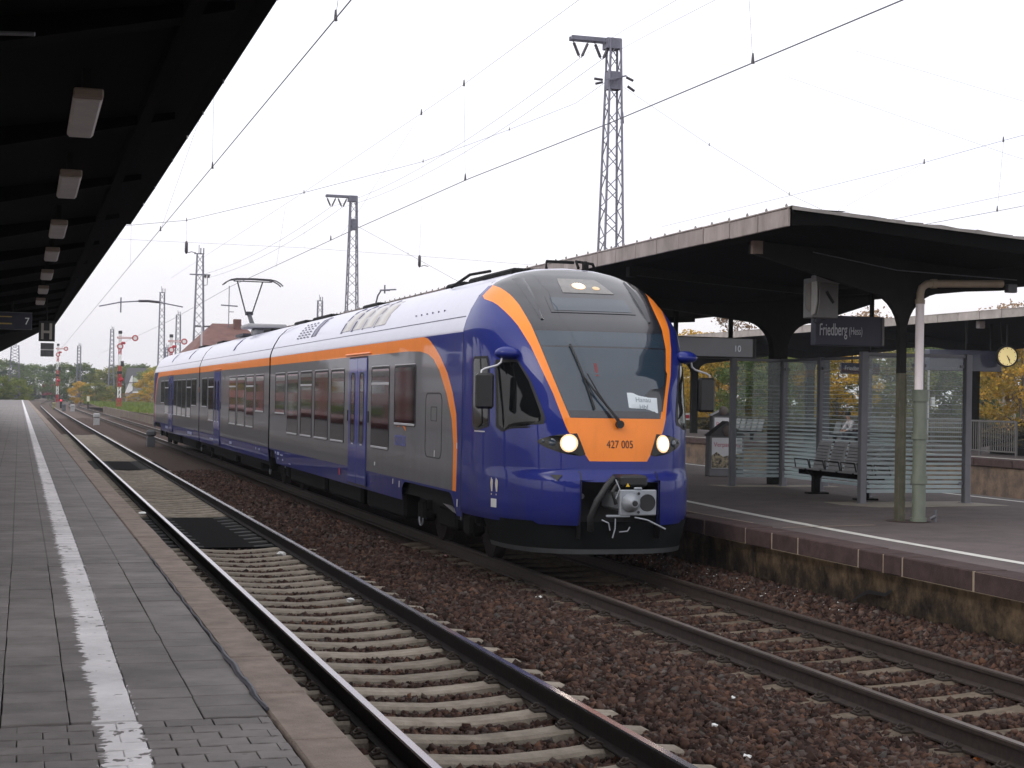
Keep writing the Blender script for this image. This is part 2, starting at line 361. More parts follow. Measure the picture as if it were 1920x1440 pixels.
fc = np.array([(0,3,2,1),(4,5,6,7),(0,1,5,4),(1,2,6,5),(2,3,7,6),(3,0,4,7)])
FI = (fc[None]+8*np.arange(n)[:, None, None]).reshape(-1)
me = bpy.data.meshes.new('ballast_stones'); me.vertices.add(n*8); me.vertices.foreach_set('co', V.reshape(-1)); me.loops.add(n*24); me.loops.foreach_set('vertex_index', FI)
me.polygons.add(n*6); me.polygons.foreach_set('loop_start', np.arange(0, n*24, 4)); me.update(); me.validate()
at = me.attributes.new('rnd', 'FLOAT', 'POINT'); rr = np.clip(RNG.beta(1.3, 1.9, n), 0, 1); at.data.foreach_set('value', np.repeat(rr, 8))
me.materials.append(BALLAST); o = link('ballast_stones', me); o['kind'] = 'stuff'

# ------------------------------------------------------------------ tracks
RAILP = [(-.068,-.172),(.068,-.172),(.068,-.158),(.012,-.14),(.009,-.05),(.034,-.036),(.036,-.010),(.028,0.),(-.028,0.),(-.036,-.010),(-.034,-.036),(-.009,-.05),(-.012,-.14),(-.068,-.158)]
def sleeper_mesh(name, mat):
    mb = MB(); xs = [-1.3,-1.275,-1.23,-1.1,-.95,-.88,-.62,-.5,-.3,0,.3,.5,.62,.88,.95,1.1,1.23,1.275,1.3]
    def top(a):
        a = abs(a)
        if a < .5: return -.222+.03*smooth(.1, .5, a)
        if a < .62: return -.192+.014*smooth(.5, .6, a)
        if a < .9: return -.178
        return -.178-.03*smooth(.9, 1.25, a)
    vs = []
    for a in xs:
        e_ = .62 if abs(a) > 1.29 else (.80 if abs(a) > 1.26 else (.94 if abs(a) > 1.2 else 1.)); t = top(a)-(.02 if abs(a) > 1.28 else 0); wt, wb = .105*e_, .15*e_
        vs += [(a,-wb,-.42),(a,-wt-.012,t-.022),(a,-wt+.012,t),(a,wt-.012,t),(a,wt+.012,t-.022),(a,wb,-.42)]
    k = len(xs); fs = []
    for i in range(k-1):
        for j in range(5): fs.append((i*6+j, i*6+j+1, (i+1)*6+j+1, (i+1)*6+j))
    fs += [(5,4,3,2,1,0), tuple((k-1)*6+j for j in range(6))]
    mb.add(vs, [f[::-1] for f in fs], 0, True); me = bpy.data.meshes.new(name); me.from_pydata(mb.v, [], mb.f); me.materials.append(mat)
    bm = bmesh.new(); bm.from_mesh(me); bmesh.ops.recalc_face_normals(bm, faces=bm.faces); bm.to_mesh(me); bm.free()
    return me
def clip_mesh():
    mb = MB(); mb.box(-.05,.05,-.075,.075,-.18,-.158, b=.006); mb.tube([(-.045,-.05,-.15),(.0,-.055,-.128),(.04,-.03,-.15),(.04,.03,-.15),(.0,.055,-.128),(-.045,.05,-.15)], .009, 6); mb.lathe([(.02,-.16),(.02,-.125),(.014,-.115)], (.005,0,0), 'z', 6)
    me = bpy.data.meshes.new('rail_clip'); me.from_pydata(mb.v, [], mb.f); me.materials.append(CLIP); return me
CLIPME = clip_mesh()
def make_track(label, xc, y0, y1, topmat, sl_mat, s0, s1, clip_to, clip_rows):
    t = thing('railway_track', label, 'railway track', (xc, 0, 0))
    for s in (-1, 1):
        mb = MB(); n_ = len(RAILP); mis = [0]*n_; mis[7] = 1; mis[6] = 1 if topmat is RAIL_TOP else 0; mis[8] = mis[6]
        ys = [y0, 30, 80, y1]
        for a, b in zip(ys[:-1], ys[1:]): mb.extrude_y([(x+s*.753, z) for x, z in RAILP], a, b, mis)
        mb.build('rail', [RAIL_DARK if topmat is RAIL_TOP else RAIL_SIDE, topmat], t, sharp=None)
    sm = sleeper_mesh('sleeper_'+sl_mat.name, sl_mat); st = sleeper_mesh('sleeper_timber', TIMBER); y = s0; k = 0
    while y < s1:
        wood = xc < 5 and (25.4 < y < 31.5 or 51.0 < y < 57.2)
        o = link('sleeper', st if wood else sm, t, (0, y, -.005 if wood else random.uniform(-.004, .003))); o.rotation_euler.z = random.uniform(-.006, .006)
        if y < clip_to:
            for cx in clip_rows: link('rail_clip', CLIPME, o, (cx, 0, 0)).rotation_euler.z = 0 if cx in (-.65, .86) else PI
        y += SL_P; k += 1
    return t
make_track('near track with pale concrete sleepers and shiny rails beside the paved platform', XL, 3, 240, RAIL_TOP, SLEEPER, 5.97, 92, 22, (-.86,-.65,.65,.86))
make_track('track under the blue train with brown rusty rails and half buried sleepers', XR, 3, 240, RAIL_TOP2, SLEEPER_OLD, 7.21, 26, 20, (-.86,-.65,.65,.86))
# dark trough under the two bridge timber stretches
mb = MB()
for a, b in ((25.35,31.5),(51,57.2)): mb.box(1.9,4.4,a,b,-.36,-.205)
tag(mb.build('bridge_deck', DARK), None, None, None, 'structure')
# far tracks that swing to the right in the distance
def far_track(label, pts):
    t = thing('railway_track', label, 'railway track', (0,0,0)); P = [Vector((a,b,-.05)) for a, b in pts]
    for s in (-.75,.75):
        mb = MB()
        for a, b in zip(P[:-1], P[1:]):
            d = (b-a).normalized(); nrm = Vector((d.y,-d.x,0))*s; mb.bar(a+nrm, b+nrm, .07, .14)
        mb.build('rail', RAIL_SIDE, t)
    return t
far_track('distant track curving right past the red and white signal mast', [(8,235),(9.5,270),(13,310),(19,350),(30,400)])
far_track('distant middle track running towards the far red wagons', [(XL,240),(3.6,290),(5,340),(8.5,400),(14,450)])
far_track('distant outer track below the grass bank', [(XR,240),(8,280),(10.5,325),(15,370),(24,430)])

# ------------------------------------------------------------------ left platform
ZP = .52
lp = structure(thing('left_platform', None, None, (0,0,0)))
mb = MB(); yy = [16.2,25,40,60,90,130,180,240,294]
vs = []; 
for y in yy: vs += [(-7.5, y, ZP), (1.262+drift(y), y, ZP)]
mb.add(vs, [(2*i, 2*i+1, 2*i+3, 2*i+2) for i in range(len(yy)-1)])
mb.build('far_paving', PAVE_FAR, lp)
mb = MB(); mb.add([(-7.5,-12,ZP-.03),(1.26,-12,ZP-.03),(1.26,16.2,ZP-.03),(-7.5,16.2,ZP-.03)], [(0,1,2,3)])
mb.build('paving_bed', pmat('joint_dirt', (.035,.03,.025), .95, col2=(.06,.055,.035), scale=5), lp)
mb = MB(); mb.add([(-7.5,-12,ZP),(-.43,-12,ZP),(-.43,16.2,ZP),(-7.5,16.2,ZP)], [(0,1,2,3)]); mb.add([(-.43,-12,ZP),(1.26,-12,ZP),(1.26,6.5,ZP),(-.43,6.5,ZP)], [(0,1,2,3)])
mb.build('near_paving', PAVE_FAR, lp)
def box_mesh(name, sx, sy, sz, b, mat):
    mb = MB(); mb.box(-sx/2, sx/2, -sy/2, sy/2, -sz, 0, 0, b); me = bpy.data.meshes.new(name); me.from_pydata(mb.v, [], mb.f); me.materials.append(mat); return me
slab = box_mesh('paving_slab', .329, .293, .06, .004, PAVE)
cols_ = [-.2475+.335*k for k in range(5)]; cols_[-1] = 1.0925
for r in range(26):
    for k, cx in enumerate(cols_):
        o = link('paving_slab', slab, lp, (cx+random.uniform(-.002,.002), 8.55+.30*r+(.06 if k == 0 else .02*(k % 3))+random.uniform(-.003,.003), ZP+random.uniform(-.003,.003)))
        o.rotation_euler = (random.uniform(-.003,.003), random.uniform(-.003,.003), 0)
def wavy_paver():
    top = []; nseg = 8; L_, W_ = .235, .150
    up = [(-L_/2+L_*i/nseg, -W_/2+.011*math.sin(2*PI*i/nseg)) for i in range(nseg+1)]; dn = [(x, y+W_) for x, y in up[::-1]]
    ring = up+dn; k = len(ring); vs = [(x, y, -.06) for x, y in ring]+[(x, y, -.004) for x, y in ring]+[(x*.97, y*.95, 0) for x, y in ring]
    fs = [(i, (i+1) % k, k+(i+1) % k, k+i) for i in range(k)]+[(k+i, k+(i+1) % k, 2*k+(i+1) % k, 2*k+i) for i in range(k)]+[tuple(range(2*k, 3*k))]
    me = bpy.data.meshes.new('paver'); me.from_pydata(vs, [], fs); me.materials.append(PAVE); return me
pv = wavy_paver()
for r in range(12):
    y = 8.30-.16*r; x = -.36+(.12 if r % 2 else 0)
    while x < 1.16:
        link('paver', pv, lp, (x+random.uniform(-.002,.002), y, ZP+random.uniform(-.003,.002))); x += .24
    # cut piece against the edge stone
    rest = 1.255-(x-.12)
    if rest > .04:
        o = link('paver', pv, lp, (x-.12+rest/2, y, ZP)); o.scale.x = rest/.24
es = box_mesh('edge_stone', .30, 1.24, .22, .018, EDGE); y = 5.9
while y < 292:
    if y < 75:
        o = link('edge_stone', es, lp, (1.42+drift(y), y, ZP+.004+random.uniform(-.004,.004))); o.rotation_euler.z = random.uniform(-.002,.002); y += 1.25
    else:
        o = link('edge_stone', es, lp, (1.42+drift(y+5), y+4.4, ZP+.004)); o.scale.y = 8.08; y += 10.05
mb = MB()
for a, b in ((-12,20),(20,60),(60,130),(130,293)): mb.add([(1.30+drift(a),a,-.6),(1.30+drift(b),b,-.6),(1.30+drift(b),b,ZP-.2),(1.30+drift(a),a,ZP-.2)], [(3,2,1,0)])
mb.build('platform_wall', pmat('wall_dark', (.05,.045,.04), .9, var=.4, scale=3), lp)
mb = MB(); mb.add([(-7.5,293.9,ZP),(1.2+drift(290),293.9,ZP),(1.2+drift(290),293.9,-.6),(-7.5,293.9,-.6)], [(0,1,2,3)]); mb.build('platform_end', EDGE, lp)
# lumpy bitumen filling along the edge stone
mb = MB(); pts = []
y = 8.55
while y < 17:
    pts.append((1.268+.006*math.sin(y*9), y, ZP+.002+random.uniform(0,.006))); y += .08
mb.tube(pts, [.006+.016*max(0, 1-abs(p[1]-9.6)/1.6)*random.uniform(.6,1.2)+random.uniform(0,.004) for p in pts], 6)
mb.build('bitumen_filler', pmat('bitumen', (.045,.045,.06), .55, var=.3, scale=30), lp)

# ------------------------------------------------------------------ right platform
ZR = .63
rp = structure(thing('right_platform', None, None, (0,0,0)))
mb = MB(); mb.add([(9.10,2,ZR),(16.4,2,ZR),(16.4,100,ZR),(9.10,100,ZR)], [(0,1,2,3)]); mb.build('asphalt_paving', ASPHALT, rp)
joints = [6.0,7.3,8.6,9.9,11.0,12.1,13.38,14.68,15.06,15.59,17.01,17.7,18.44,19.7,20.9,22.2,23.4]
while joints[-1] < 78: joints.append(joints[-1]+1.3)
for a, b in zip(joints[:-1], joints[1:]):
    me_b = MB(); me_b.box(-.20,.20,-(b-a)/2+.011,(b-a)/2-.011,-.205,0,0,.012)
    o = me_b.build('kerb_stone', KERB, rp, (8.915+random.uniform(-.006,.006), (a+b)/2, ZR+.004+random.uniform(-.004,.004)))
mb = MB(); mb.box(8.724,9.10,5,78,ZR-.20,ZR-.004); mb.build('kerb_mortar', MORTAR, rp)
mb = MB(); mb.box(8.72,9.12,78,100,ZR-.2,ZR+.004); mb.build('far_kerb', KERB, rp)
mb = MB()
mb.grid(lambda u, v: (8.86+.05*(1-v)-.02*math.sin(u*90)*v*(1-v)+random.uniform(-.012,.012)*(1 if .05 < v < .95 else .2), 5+95*u, -.35+(ZR-.2+.35)*v), 320, 9)
WALLM = pmat('retaining_wall', (.016,.013,.011), .92, col2=(.19,.135,.082), scale=3.6, bump=1., bscale=18, contrast=.13, spec=.15, stretch=(1,1,.8))
_w = WALLM.node_tree.nodes[WALLM['ramp']].color_ramp; _w.elements[0].position = .40; _w.elements[1].position = .78; _e = _w.elements.new(.55); _e.color = (.055,.040,.027,1)
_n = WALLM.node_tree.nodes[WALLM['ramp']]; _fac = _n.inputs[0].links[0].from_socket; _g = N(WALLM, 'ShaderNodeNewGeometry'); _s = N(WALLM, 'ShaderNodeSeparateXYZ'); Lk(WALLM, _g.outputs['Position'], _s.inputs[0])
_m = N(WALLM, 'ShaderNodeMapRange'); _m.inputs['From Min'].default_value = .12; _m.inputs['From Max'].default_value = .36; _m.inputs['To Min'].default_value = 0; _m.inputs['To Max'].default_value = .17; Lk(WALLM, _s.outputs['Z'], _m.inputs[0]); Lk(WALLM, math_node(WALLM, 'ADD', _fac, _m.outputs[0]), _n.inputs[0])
mb.build('retaining_wall', WALLM, rp)
mb = MB()
for (y, z0, z1, dx) in ((18.42,-.1,.42,0),): mb.add([(8.83,y-.012,z0),(8.83,y+.012,z0),(8.82,y+.02,z1),(8.82,y-.02,z1)], [(0,1,2,3)])
ck = [(15.95,-.02),(15.75,.10),(15.55,.17),(15.2,.18),(15.05,.24)]
for (a, b), (c, d) in zip(ck[:-1], ck[1:]): mb.add([(8.825,a,b-.02),(8.825,a,b+.02),(8.825,c,d+.018),(8.825,c,d-.018)], [(0,1,2,3)])
mb.build('wall_crack', BLACK, rp)
mb = MB(); mb.add([(16.4,2,ZR),(16.4,100,ZR),(16.4,100,-.6),(16.4,2,-.6)], [(0,1,2,3)]); mb.build('rear_wall', WALLM, rp)
mb = MB(); mb.add([(9.1,2,ZR),(16.4,2,ZR),(16.4,2,-.6),(8.8,2,-.6)], [(0,1,2,3)]); mb.build('end_wall', WALLM, rp)
def strip(mb, pts, w, z):
    P = [Vector((a,b,z)) for a, b in pts]; L_ = []
    for i, p in enumerate(P):
        d = (P[min(i+1,len(P)-1)]-P[max(i-1,0)]).normalized(); nn = Vector((d.y,-d.x,0)); j = 1+random.uniform(-.12,.12); L_ += [p-nn*w/2*j, p+nn*w/2*j]
    mb.add(L_, [(2*i,2*i+1,2*i+3,2*i+2) for i in range(len(P)-1)])
mb = MB(); pl = []
for i in range(90):
    y = 8+i*.5; x = 9.66+.0045*max(0, y-14)**2 if y < 24 else 10.11+.06*(y-24)
    pl.append((min(x,11.0)+random.uniform(-.006,.006), y))
strip(mb, pl, .15, ZR+.004); mb.build('platform_line', PAINT, rp)
mb = MB(); strip(mb, [(15.95+.01*(y-23), y) for y in np.arange(12,70,1.)], .12, ZR+.004); mb.build('rear_platform_line', PAINT, rp)
mb = MB(); strip(mb, [(9.2,18.36),(9.9,18.5),(10.67,18.65)], .05, ZR+.006); strip(mb, [(9.14,22.6),(9.13,20.5),(9.15,19.1)], .04, ZR+.006)
mb.build('repair_joint', MORTAR, rp)
# grass bank where the platform ends
mb = MB(); mb.box(8.75,8.95,100,190,-.6,.52); structure(mb.build('bank_wall', pmat('bank_wall', (.07,.055,.045), .9, col2=(.20,.16,.125), scale=1.2)))
gb = MB(); gb.grid(lambda u, v: (8.8+26*u, 100+160*v, .50+.12*math.sin(u*7+v*9)-.2*v), 10, 20); structure(gb.build('grass_bank', SOIL))
n = 26000; gx = RNG.uniform(9, 34, n); gy = 100+160*RNG.random(n)**1.2; gh = RNG.uniform(.12, .4, n)*np.where(gy > 185, 1.7, 1); ga = RNG.uniform(0, PI, n); gz = .45-.2*(gy-100)/160
gv = np.zeros((n, 3, 3)); gw = .10
gv[:, 0] = np.stack([gx-gw*np.cos(ga), gy-gw*np.sin(ga), gz], 1); gv[:, 1] = np.stack([gx+gw*np.cos(ga), gy+gw*np.sin(ga), gz], 1); gv[:, 2] = np.stack([gx+RNG.uniform(-.1,.1,n), gy, gz+gh], 1)
me = bpy.data.meshes.new('grass'); me.from_pydata(gv.reshape(-1, 3).tolist(), [], [(3*i, 3*i+1, 3*i+2) for i in range(n)]); me.materials.append(GRASS); o = link('grass', me); o['kind'] = 'stuff'
# ------------------------------------------------------------------ the train
T0 = (XR, 18.45, 0)
train = thing('train', 'three-car blue, grey and orange regional train with lit headlights at the platform', 'train', T0)
BLUE = pmat('train_blue', (.009,.019,.185), .45, spec=.15, var=.05, scale=2, coat=.55)
DOORBLUE = pmat('door_blue', (.035,.05,.27), .4, spec=.2, var=.05, scale=2, coat=.8)
GREY = pmat('train_grey', (.140,.143,.158), .4, spec=.25, var=.06, scale=2, coat=.5)
ORANGE = pmat('train_orange', (.95,.262,.030), .4, spec=.2, var=.05, scale=2, coat=.4)
ROOF = pmat('train_roof', (.50,.50,.62), .35, var=.05, scale=2, coat=.5)
MASK = pmat('cab_mask', (.018,.019,.026), .25, var=.1, coat=.6)
GLASS = pmat('tinted_glass', (.008,.009,.010), .04, var=.1, spec=.75, coat=.6)
GLASS2 = pmat('cab_glass', (.006,.007,.008), .05, var=.1, spec=.35)
HALO = pmat('lamp_reflector', (.8,.5,.3), .3, emit=(1,.62,.34), estr=.75)
WSGLASS = pmat('windscreen_glass', (.026,.042,.062), .06, var=.12, scale=1.5, spec=.6, coat=.5)
RUBBER = pmat('gasket', (.010,.010,.012), .5, var=.1)
STRIP_METAL = pmat('glint_strip_metal', (.55,.55,.58), .35, metal=.4, var=.08)  # pale metal; window strips made of it stand for reflections on rubber
UNDER = pmat('underframe', (.008,.008,.008), .8, var=.3, scale=5, spec=.15)
STEEL = pmat('coupler_steel', (.30,.32,.35), .45, metal=.4, var=.15, scale=12)
DECAL = pmat('decal_white', (.6,.6,.6), .6, var=.05)
LAMP = pmat('lit_lamp', (1,.95,.8), .3, emit=(1,.90,.70), estr=14.)
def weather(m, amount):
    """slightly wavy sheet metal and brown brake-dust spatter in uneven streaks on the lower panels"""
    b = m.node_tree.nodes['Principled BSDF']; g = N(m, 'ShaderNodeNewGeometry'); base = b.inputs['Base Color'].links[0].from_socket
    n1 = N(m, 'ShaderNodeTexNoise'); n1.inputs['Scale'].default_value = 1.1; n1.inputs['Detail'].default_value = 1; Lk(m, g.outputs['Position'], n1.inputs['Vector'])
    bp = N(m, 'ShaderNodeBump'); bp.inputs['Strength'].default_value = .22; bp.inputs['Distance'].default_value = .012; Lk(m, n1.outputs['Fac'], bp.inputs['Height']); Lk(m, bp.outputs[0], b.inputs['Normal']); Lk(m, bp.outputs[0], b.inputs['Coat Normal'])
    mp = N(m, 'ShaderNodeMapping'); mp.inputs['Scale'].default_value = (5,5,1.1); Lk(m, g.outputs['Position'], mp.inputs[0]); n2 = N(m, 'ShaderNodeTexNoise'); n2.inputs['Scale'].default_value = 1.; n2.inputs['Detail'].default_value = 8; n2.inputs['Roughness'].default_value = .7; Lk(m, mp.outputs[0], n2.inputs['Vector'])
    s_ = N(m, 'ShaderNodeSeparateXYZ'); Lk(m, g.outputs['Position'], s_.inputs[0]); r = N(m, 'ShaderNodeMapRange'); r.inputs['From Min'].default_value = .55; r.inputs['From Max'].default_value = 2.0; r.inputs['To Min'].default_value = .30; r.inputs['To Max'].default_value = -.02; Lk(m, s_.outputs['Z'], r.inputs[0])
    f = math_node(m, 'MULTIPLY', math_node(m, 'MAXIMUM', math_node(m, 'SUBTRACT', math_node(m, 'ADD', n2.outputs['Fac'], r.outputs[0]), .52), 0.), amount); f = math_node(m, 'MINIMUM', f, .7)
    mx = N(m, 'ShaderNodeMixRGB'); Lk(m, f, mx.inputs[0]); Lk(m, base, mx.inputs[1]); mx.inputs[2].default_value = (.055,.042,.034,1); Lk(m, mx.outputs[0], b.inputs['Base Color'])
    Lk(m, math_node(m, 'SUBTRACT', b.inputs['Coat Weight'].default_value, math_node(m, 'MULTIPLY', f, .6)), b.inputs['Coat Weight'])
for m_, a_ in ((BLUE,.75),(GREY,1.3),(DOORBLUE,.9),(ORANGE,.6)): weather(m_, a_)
YE = 20.8
ZC=[.3,.55,.8,1.2,1.22,1.33,1.68,1.98,2.27,2.53,2.87,3.14,3.42,3.67,3.85,3.96,4.0]
YC=[18.7,18.5,18.43,18.43,18.44,18.53,18.55,18.60,18.70,18.80,19.0,19.26,19.64,20.02,20.35,20.6,20.8]
ZW=[.3,.55,.75,3.1,3.13,3.25,3.40,3.59,3.77,3.9,3.97,4.0]
WW=[1.15,1.34,1.41,1.41,1.405,1.37,1.307,1.197,1.02,.74,.42,.0]
ZN=[0,2.2,3.2,4.0]; NN=[2.6,2.7,3.0,2.6]
YT = 75.9+18.43                       # mirror constant of the far cab
def cwn(z): return float(np.interp(z,ZW,WW)), float(np.interp(z,ZC,YC)), float(np.interp(z,ZN,NN))
def cab_raw(t, z):
    w, yc, n = cwn(z); L_ = YE-yc
    return Vector((XR+w*math.copysign(abs(math.sin(t))**(2/n), t), yc+L_*(1-abs(math.cos(t))**(2/n)), z))
def cab(t, z, off=0.):
    p = cab_raw(t, z)
    if off:
        h = 2e-3; tt = max(-1.55, min(1.55, t)); zz = min(3.98, z)
        a = cab_raw(tt+h, zz)-cab_raw(tt-h, zz); b = cab_raw(tt, zz+h)-cab_raw(tt, zz-h); nn = a.cross(b)
        if nn.length > 1e-12: p = p+nn.normalized()*off
    return p
def t_x(x, z):
    w, yc, n = cwn(z)
    if w <= abs(x): return math.copysign(PI/2, x)
    return math.copysign(math.asin((abs(x)/w)**(n/2)), x)
def t_y(y, z, s=-1):
    w, yc, n = cwn(z); L_ = max(1e-6, YE-yc); k = 1-(y-yc)/L_
    return s*math.acos(max(0, min(1, max(0, k)**(n/2))))
def mirror(p): return Vector((2*XR-p[0], YT-p[1], p[2]))
def cabpatch(mb, zs, lo, hi, nseg, off=0., mi=0, far=False, smooth=True):
    rows = []
    for z in zs:
        a, b = lo(z), hi(z)
        rows.append([cab(a+(b-a)*k/nseg, z, off) for k in range(nseg+1)])
    vs = [mirror(p) if far else p for r in rows for p in r]; k = nseg+1
    mb.add(vs, [(j*k+i, j*k+i+1, (j+1)*k+i+1, (j+1)*k+i) for j in range(len(zs)-1) for i in range(nseg)], mi, smooth)
def cabpoly(mb, poly, nrow, nseg, off, mi=0, thick=.0):
    """patch on the cab skin inside a (t, z) polygon that is convex along each level of z"""
    z0, z1 = min(p[1] for p in poly), max(p[1] for p in poly)
    def ends(z):
        xs = []
        for (a, za), (b, zb) in zip(poly, poly[1:]+poly[:1]):
            if (za-z)*(zb-z) <= 0 and abs(za-zb) > 1e-9: xs.append(a+(b-a)*(z-za)/(zb-za))
        return (min(xs), max(xs)) if xs else (0, 0)
    e_ = (z1-z0)*.002; zs = [z0+e_+(z1-z0-2*e_)*i/nrow for i in range(nrow+1)]
    cabpatch(mb, zs, lambda z: ends(z)[0], lambda z: ends(z)[1], nseg, off, mi)
    if thick:      # little edge so the patch has a real thickness
        L1 = [cab(ends(z)[0], z, off) for z in zs]; L0 = [cab(ends(z)[0], z, off-thick) for z in zs]; R1 = [cab(ends(z)[1], z, off) for z in zs]; R0 = [cab(ends(z)[1], z, off-thick) for z in zs]
        for A, B in ((L0, L1), (R1, R0)):
            k = len(zs); mb.add(A+B, [(i, i+1, k+i+1, k+i) for i in range(k-1)], mi)
        for i in (0, -1):
            a, b = ends(zs[i]); P1 = [cab(a+(b-a)*k/nseg, zs[i], off) for k in range(nseg+1)]; P0 = [cab(a+(b-a)*k/nseg, zs[i], off-thick) for k in range(nseg+1)]
            k = nseg+1; mb.add(P0+P1, [(j, j+1, k+j+1, k+j) for j in range(nseg)], mi)
def mir(poly): return [(-a, b) for a, b in poly]
IN_ = ([1.98,2.27,2.53,2.87,3.14,3.42,3.55,3.67,3.72], [.60,.69,.768,.85,.893,.930,.965,1.03,1.075])
OUT = ([1.45,1.50,1.64,1.82,1.93,2.27,2.53,2.876,3.2,3.4,3.47], [.38,.41,.51,.63,.672,.765,.855,.955,1.06,1.14,1.18])
def xin(z): return float(np.interp(z, *IN_))
def xout(z): return float(np.interp(z, *OUT))
def tin(z): return t_x(xin(z), z) if z < 3.72 else t_y(20.62, z, 1)
def tout(z):
    if z <= 3.47: return t_x(xout(z), z)
    return max(t_x(min(1.18, cwn(z)[0]-.001), z)*(1-(z-3.47)/.1)+1.5*(z-3.47)/.1, tin(z)+1e-3) if z < 3.57 else max(t_y(20.60, z, 1), tin(z)+1e-3)
Z_BODY = [1.33,1.36,1.40,1.45,1.50,1.57,1.64,1.73,1.82,1.9,1.98]
Z_UP = [1.98,2.1,2.2,2.27,2.4,2.53,2.7,2.87,3.0,3.08,3.14,3.25,3.33,3.42,3.47,3.52,3.57,3.62,3.67,3.72]
Z_TOP = [3.72,3.76,3.80,3.85,3.88,3.91,3.935,3.955,3.97,3.98,3.988,3.994,3.998]
H = PI/2
for far in (False, True):
    mb = MB()                         # blue shell, orange band, dark mask and roof colour as one skin with paint areas
    skirt_z = [.66,.70,.75,.9,1.05,1.2,1.215,1.22]
    # bumper band in three pieces leaves the coupler opening free
    op = lambda z: t_x(.50, z)
    cabpatch(mb, skirt_z[:7], lambda z: -H, lambda z: -op(z), 26, 0, 0, far); cabpatch(mb, skirt_z[:7], op, lambda z: H, 26, 0, 0, far)
    cabpatch(mb, [1.2,1.21,1.22,1.28,1.33], lambda z: -H, lambda z: H, 60, 0, 0, far, False)
    cabpatch(mb, Z_BODY[:4], lambda z: -H, lambda z: H, 60, 0, 0, far)
    zz = Z_BODY[3:]
    cabpatch(mb, zz, lambda z: -H, lambda z: -tout(z), 30, 0, 0, far); cabpatch(mb, zz, tout, lambda z: H, 30, 0, 0, far)
    cabpatch(mb, zz, lambda z: -tout(z), tout, 24, 0, 1, far)
    cabpatch(mb, Z_UP, lambda z: -H, lambda z: -tout(z), 30, 0, 0, far); cabpatch(mb, Z_UP, tout, lambda z: H, 30, 0, 0, far)
    cabpatch(mb, Z_UP, lambda z: -tout(z), lambda z: -tin(z), 6, 0, 1, far); cabpatch(mb, Z_UP, tin, tout, 6, 0, 1, far)
    cabpatch(mb, Z_UP, lambda z: -tin(z), tin, 36, 0, 2, far)
    cabpatch(mb, Z_TOP, lambda z: -tin(z), tin, 36, 0, 2, far)
    cabpatch(mb, Z_TOP, lambda z: -H, lambda z: -tin(z), 6, 0, 3, far); cabpatch(mb, Z_TOP, tin, lambda z: H, 6, 0, 3, far)
    mb.build('cab', [BLUE, ORANGE, MASK, ROOF], train, org=T0, fix=True, sharp=38)
# windscreen
wsz = [1.985+(3.07-1.985)*i/14 for i in range(15)]
mb = MB(); cabpatch(mb, wsz, lambda z: -t_x(xin(z)-.012, z), lambda z: t_x(xin(z)-.012, z), 30, .004)
ws = mb.build('windscreen', WSGLASS, train, org=T0)
mb = MB(); cabpatch(mb, [1.99,2.03,2.07], lambda z: -t_x(xin(z)-.02, z), lambda z: t_x(xin(z)-.02, z), 24, .006)
cabpoly(mb, [(.30,2.07),(.355,2.07),(.47,2.60),(.435,2.62),(.40,2.40),(.16,2.32),(.18,2.28)], 8, 4, .006)
mb.build('windscreen_border', MASK, ws, org=T0)
# destination display, top light, roof cheeks
mb = MB(); cabpoly(mb, [(t_x(-.58,3.32),3.32),(t_x(.58,3.32),3.32),(t_x(.57,3.545),3.545),(t_x(-.57,3.545),3.545)], 5, 16, .007, 0, .006); dd = mb.build('destination_display', MASK, train, org=T0)
mb = MB(); cabpoly(mb, [(t_x(-.53,3.345),3.345),(t_x(.53,3.345),3.345),(t_x(.52,3.525),3.525),(t_x(-.52,3.525),3.525)], 5, 16, .010); mb.build('display_glass', WSGLASS, dd, org=T0)
mb = MB(); cabpoly(mb, [(t_x(-.30,3.605),3.605),(t_x(.42,3.605),3.605),(t_x(.26,3.815),3.815),(t_x(-.26,3.815),3.815)], 5, 12, .006, 0, .005)
tl = mb.build('top_light', pmat('lamp_glass', (.16,.15,.14), .15, var=.3, scale=9, coat=.5), train, org=T0)
def disc_on_cab(name, x, z, r, par, mat, off, squash=1.0):
    c = cab(t_x(x, z), z, off); ax = (cab(t_x(x+.02, z), z, off)-c).normalized(); az = (cab(t_x(x, z+.02), z+.02, off)-c); az = (az-ax*az.dot(ax)).normalized()
    nn = ax.cross(az); mb = MB(); n = 20; rim = [c+ax*r*math.cos(2*PI*k/n)*squash+az*r*math.sin(2*PI*k/n) for k in range(n)]; base = [p-nn*.02 for p in rim]
    mb.add([c+nn*.012]+rim, [(0, k+1, (k+1) % n+1) for k in range(n)], 0, True); mb.add(rim+base, [(k, n+k, n+(k+1) % n, (k+1) % n) for k in range(n)])
    return mb.build(name, mat, par, org=T0)
disc_on_cab('reflector', -.03, 3.705, .095, tl, HALO, .009); disc_on_cab('lamp', -.03, 3.705, .07, tl, LAMP, .014); disc_on_cab('reflector', .2, 3.68, .05, tl, pmat('lamp_dim', (.6,.42,.25), .3, emit=(1,.7,.4), estr=.35), .010)
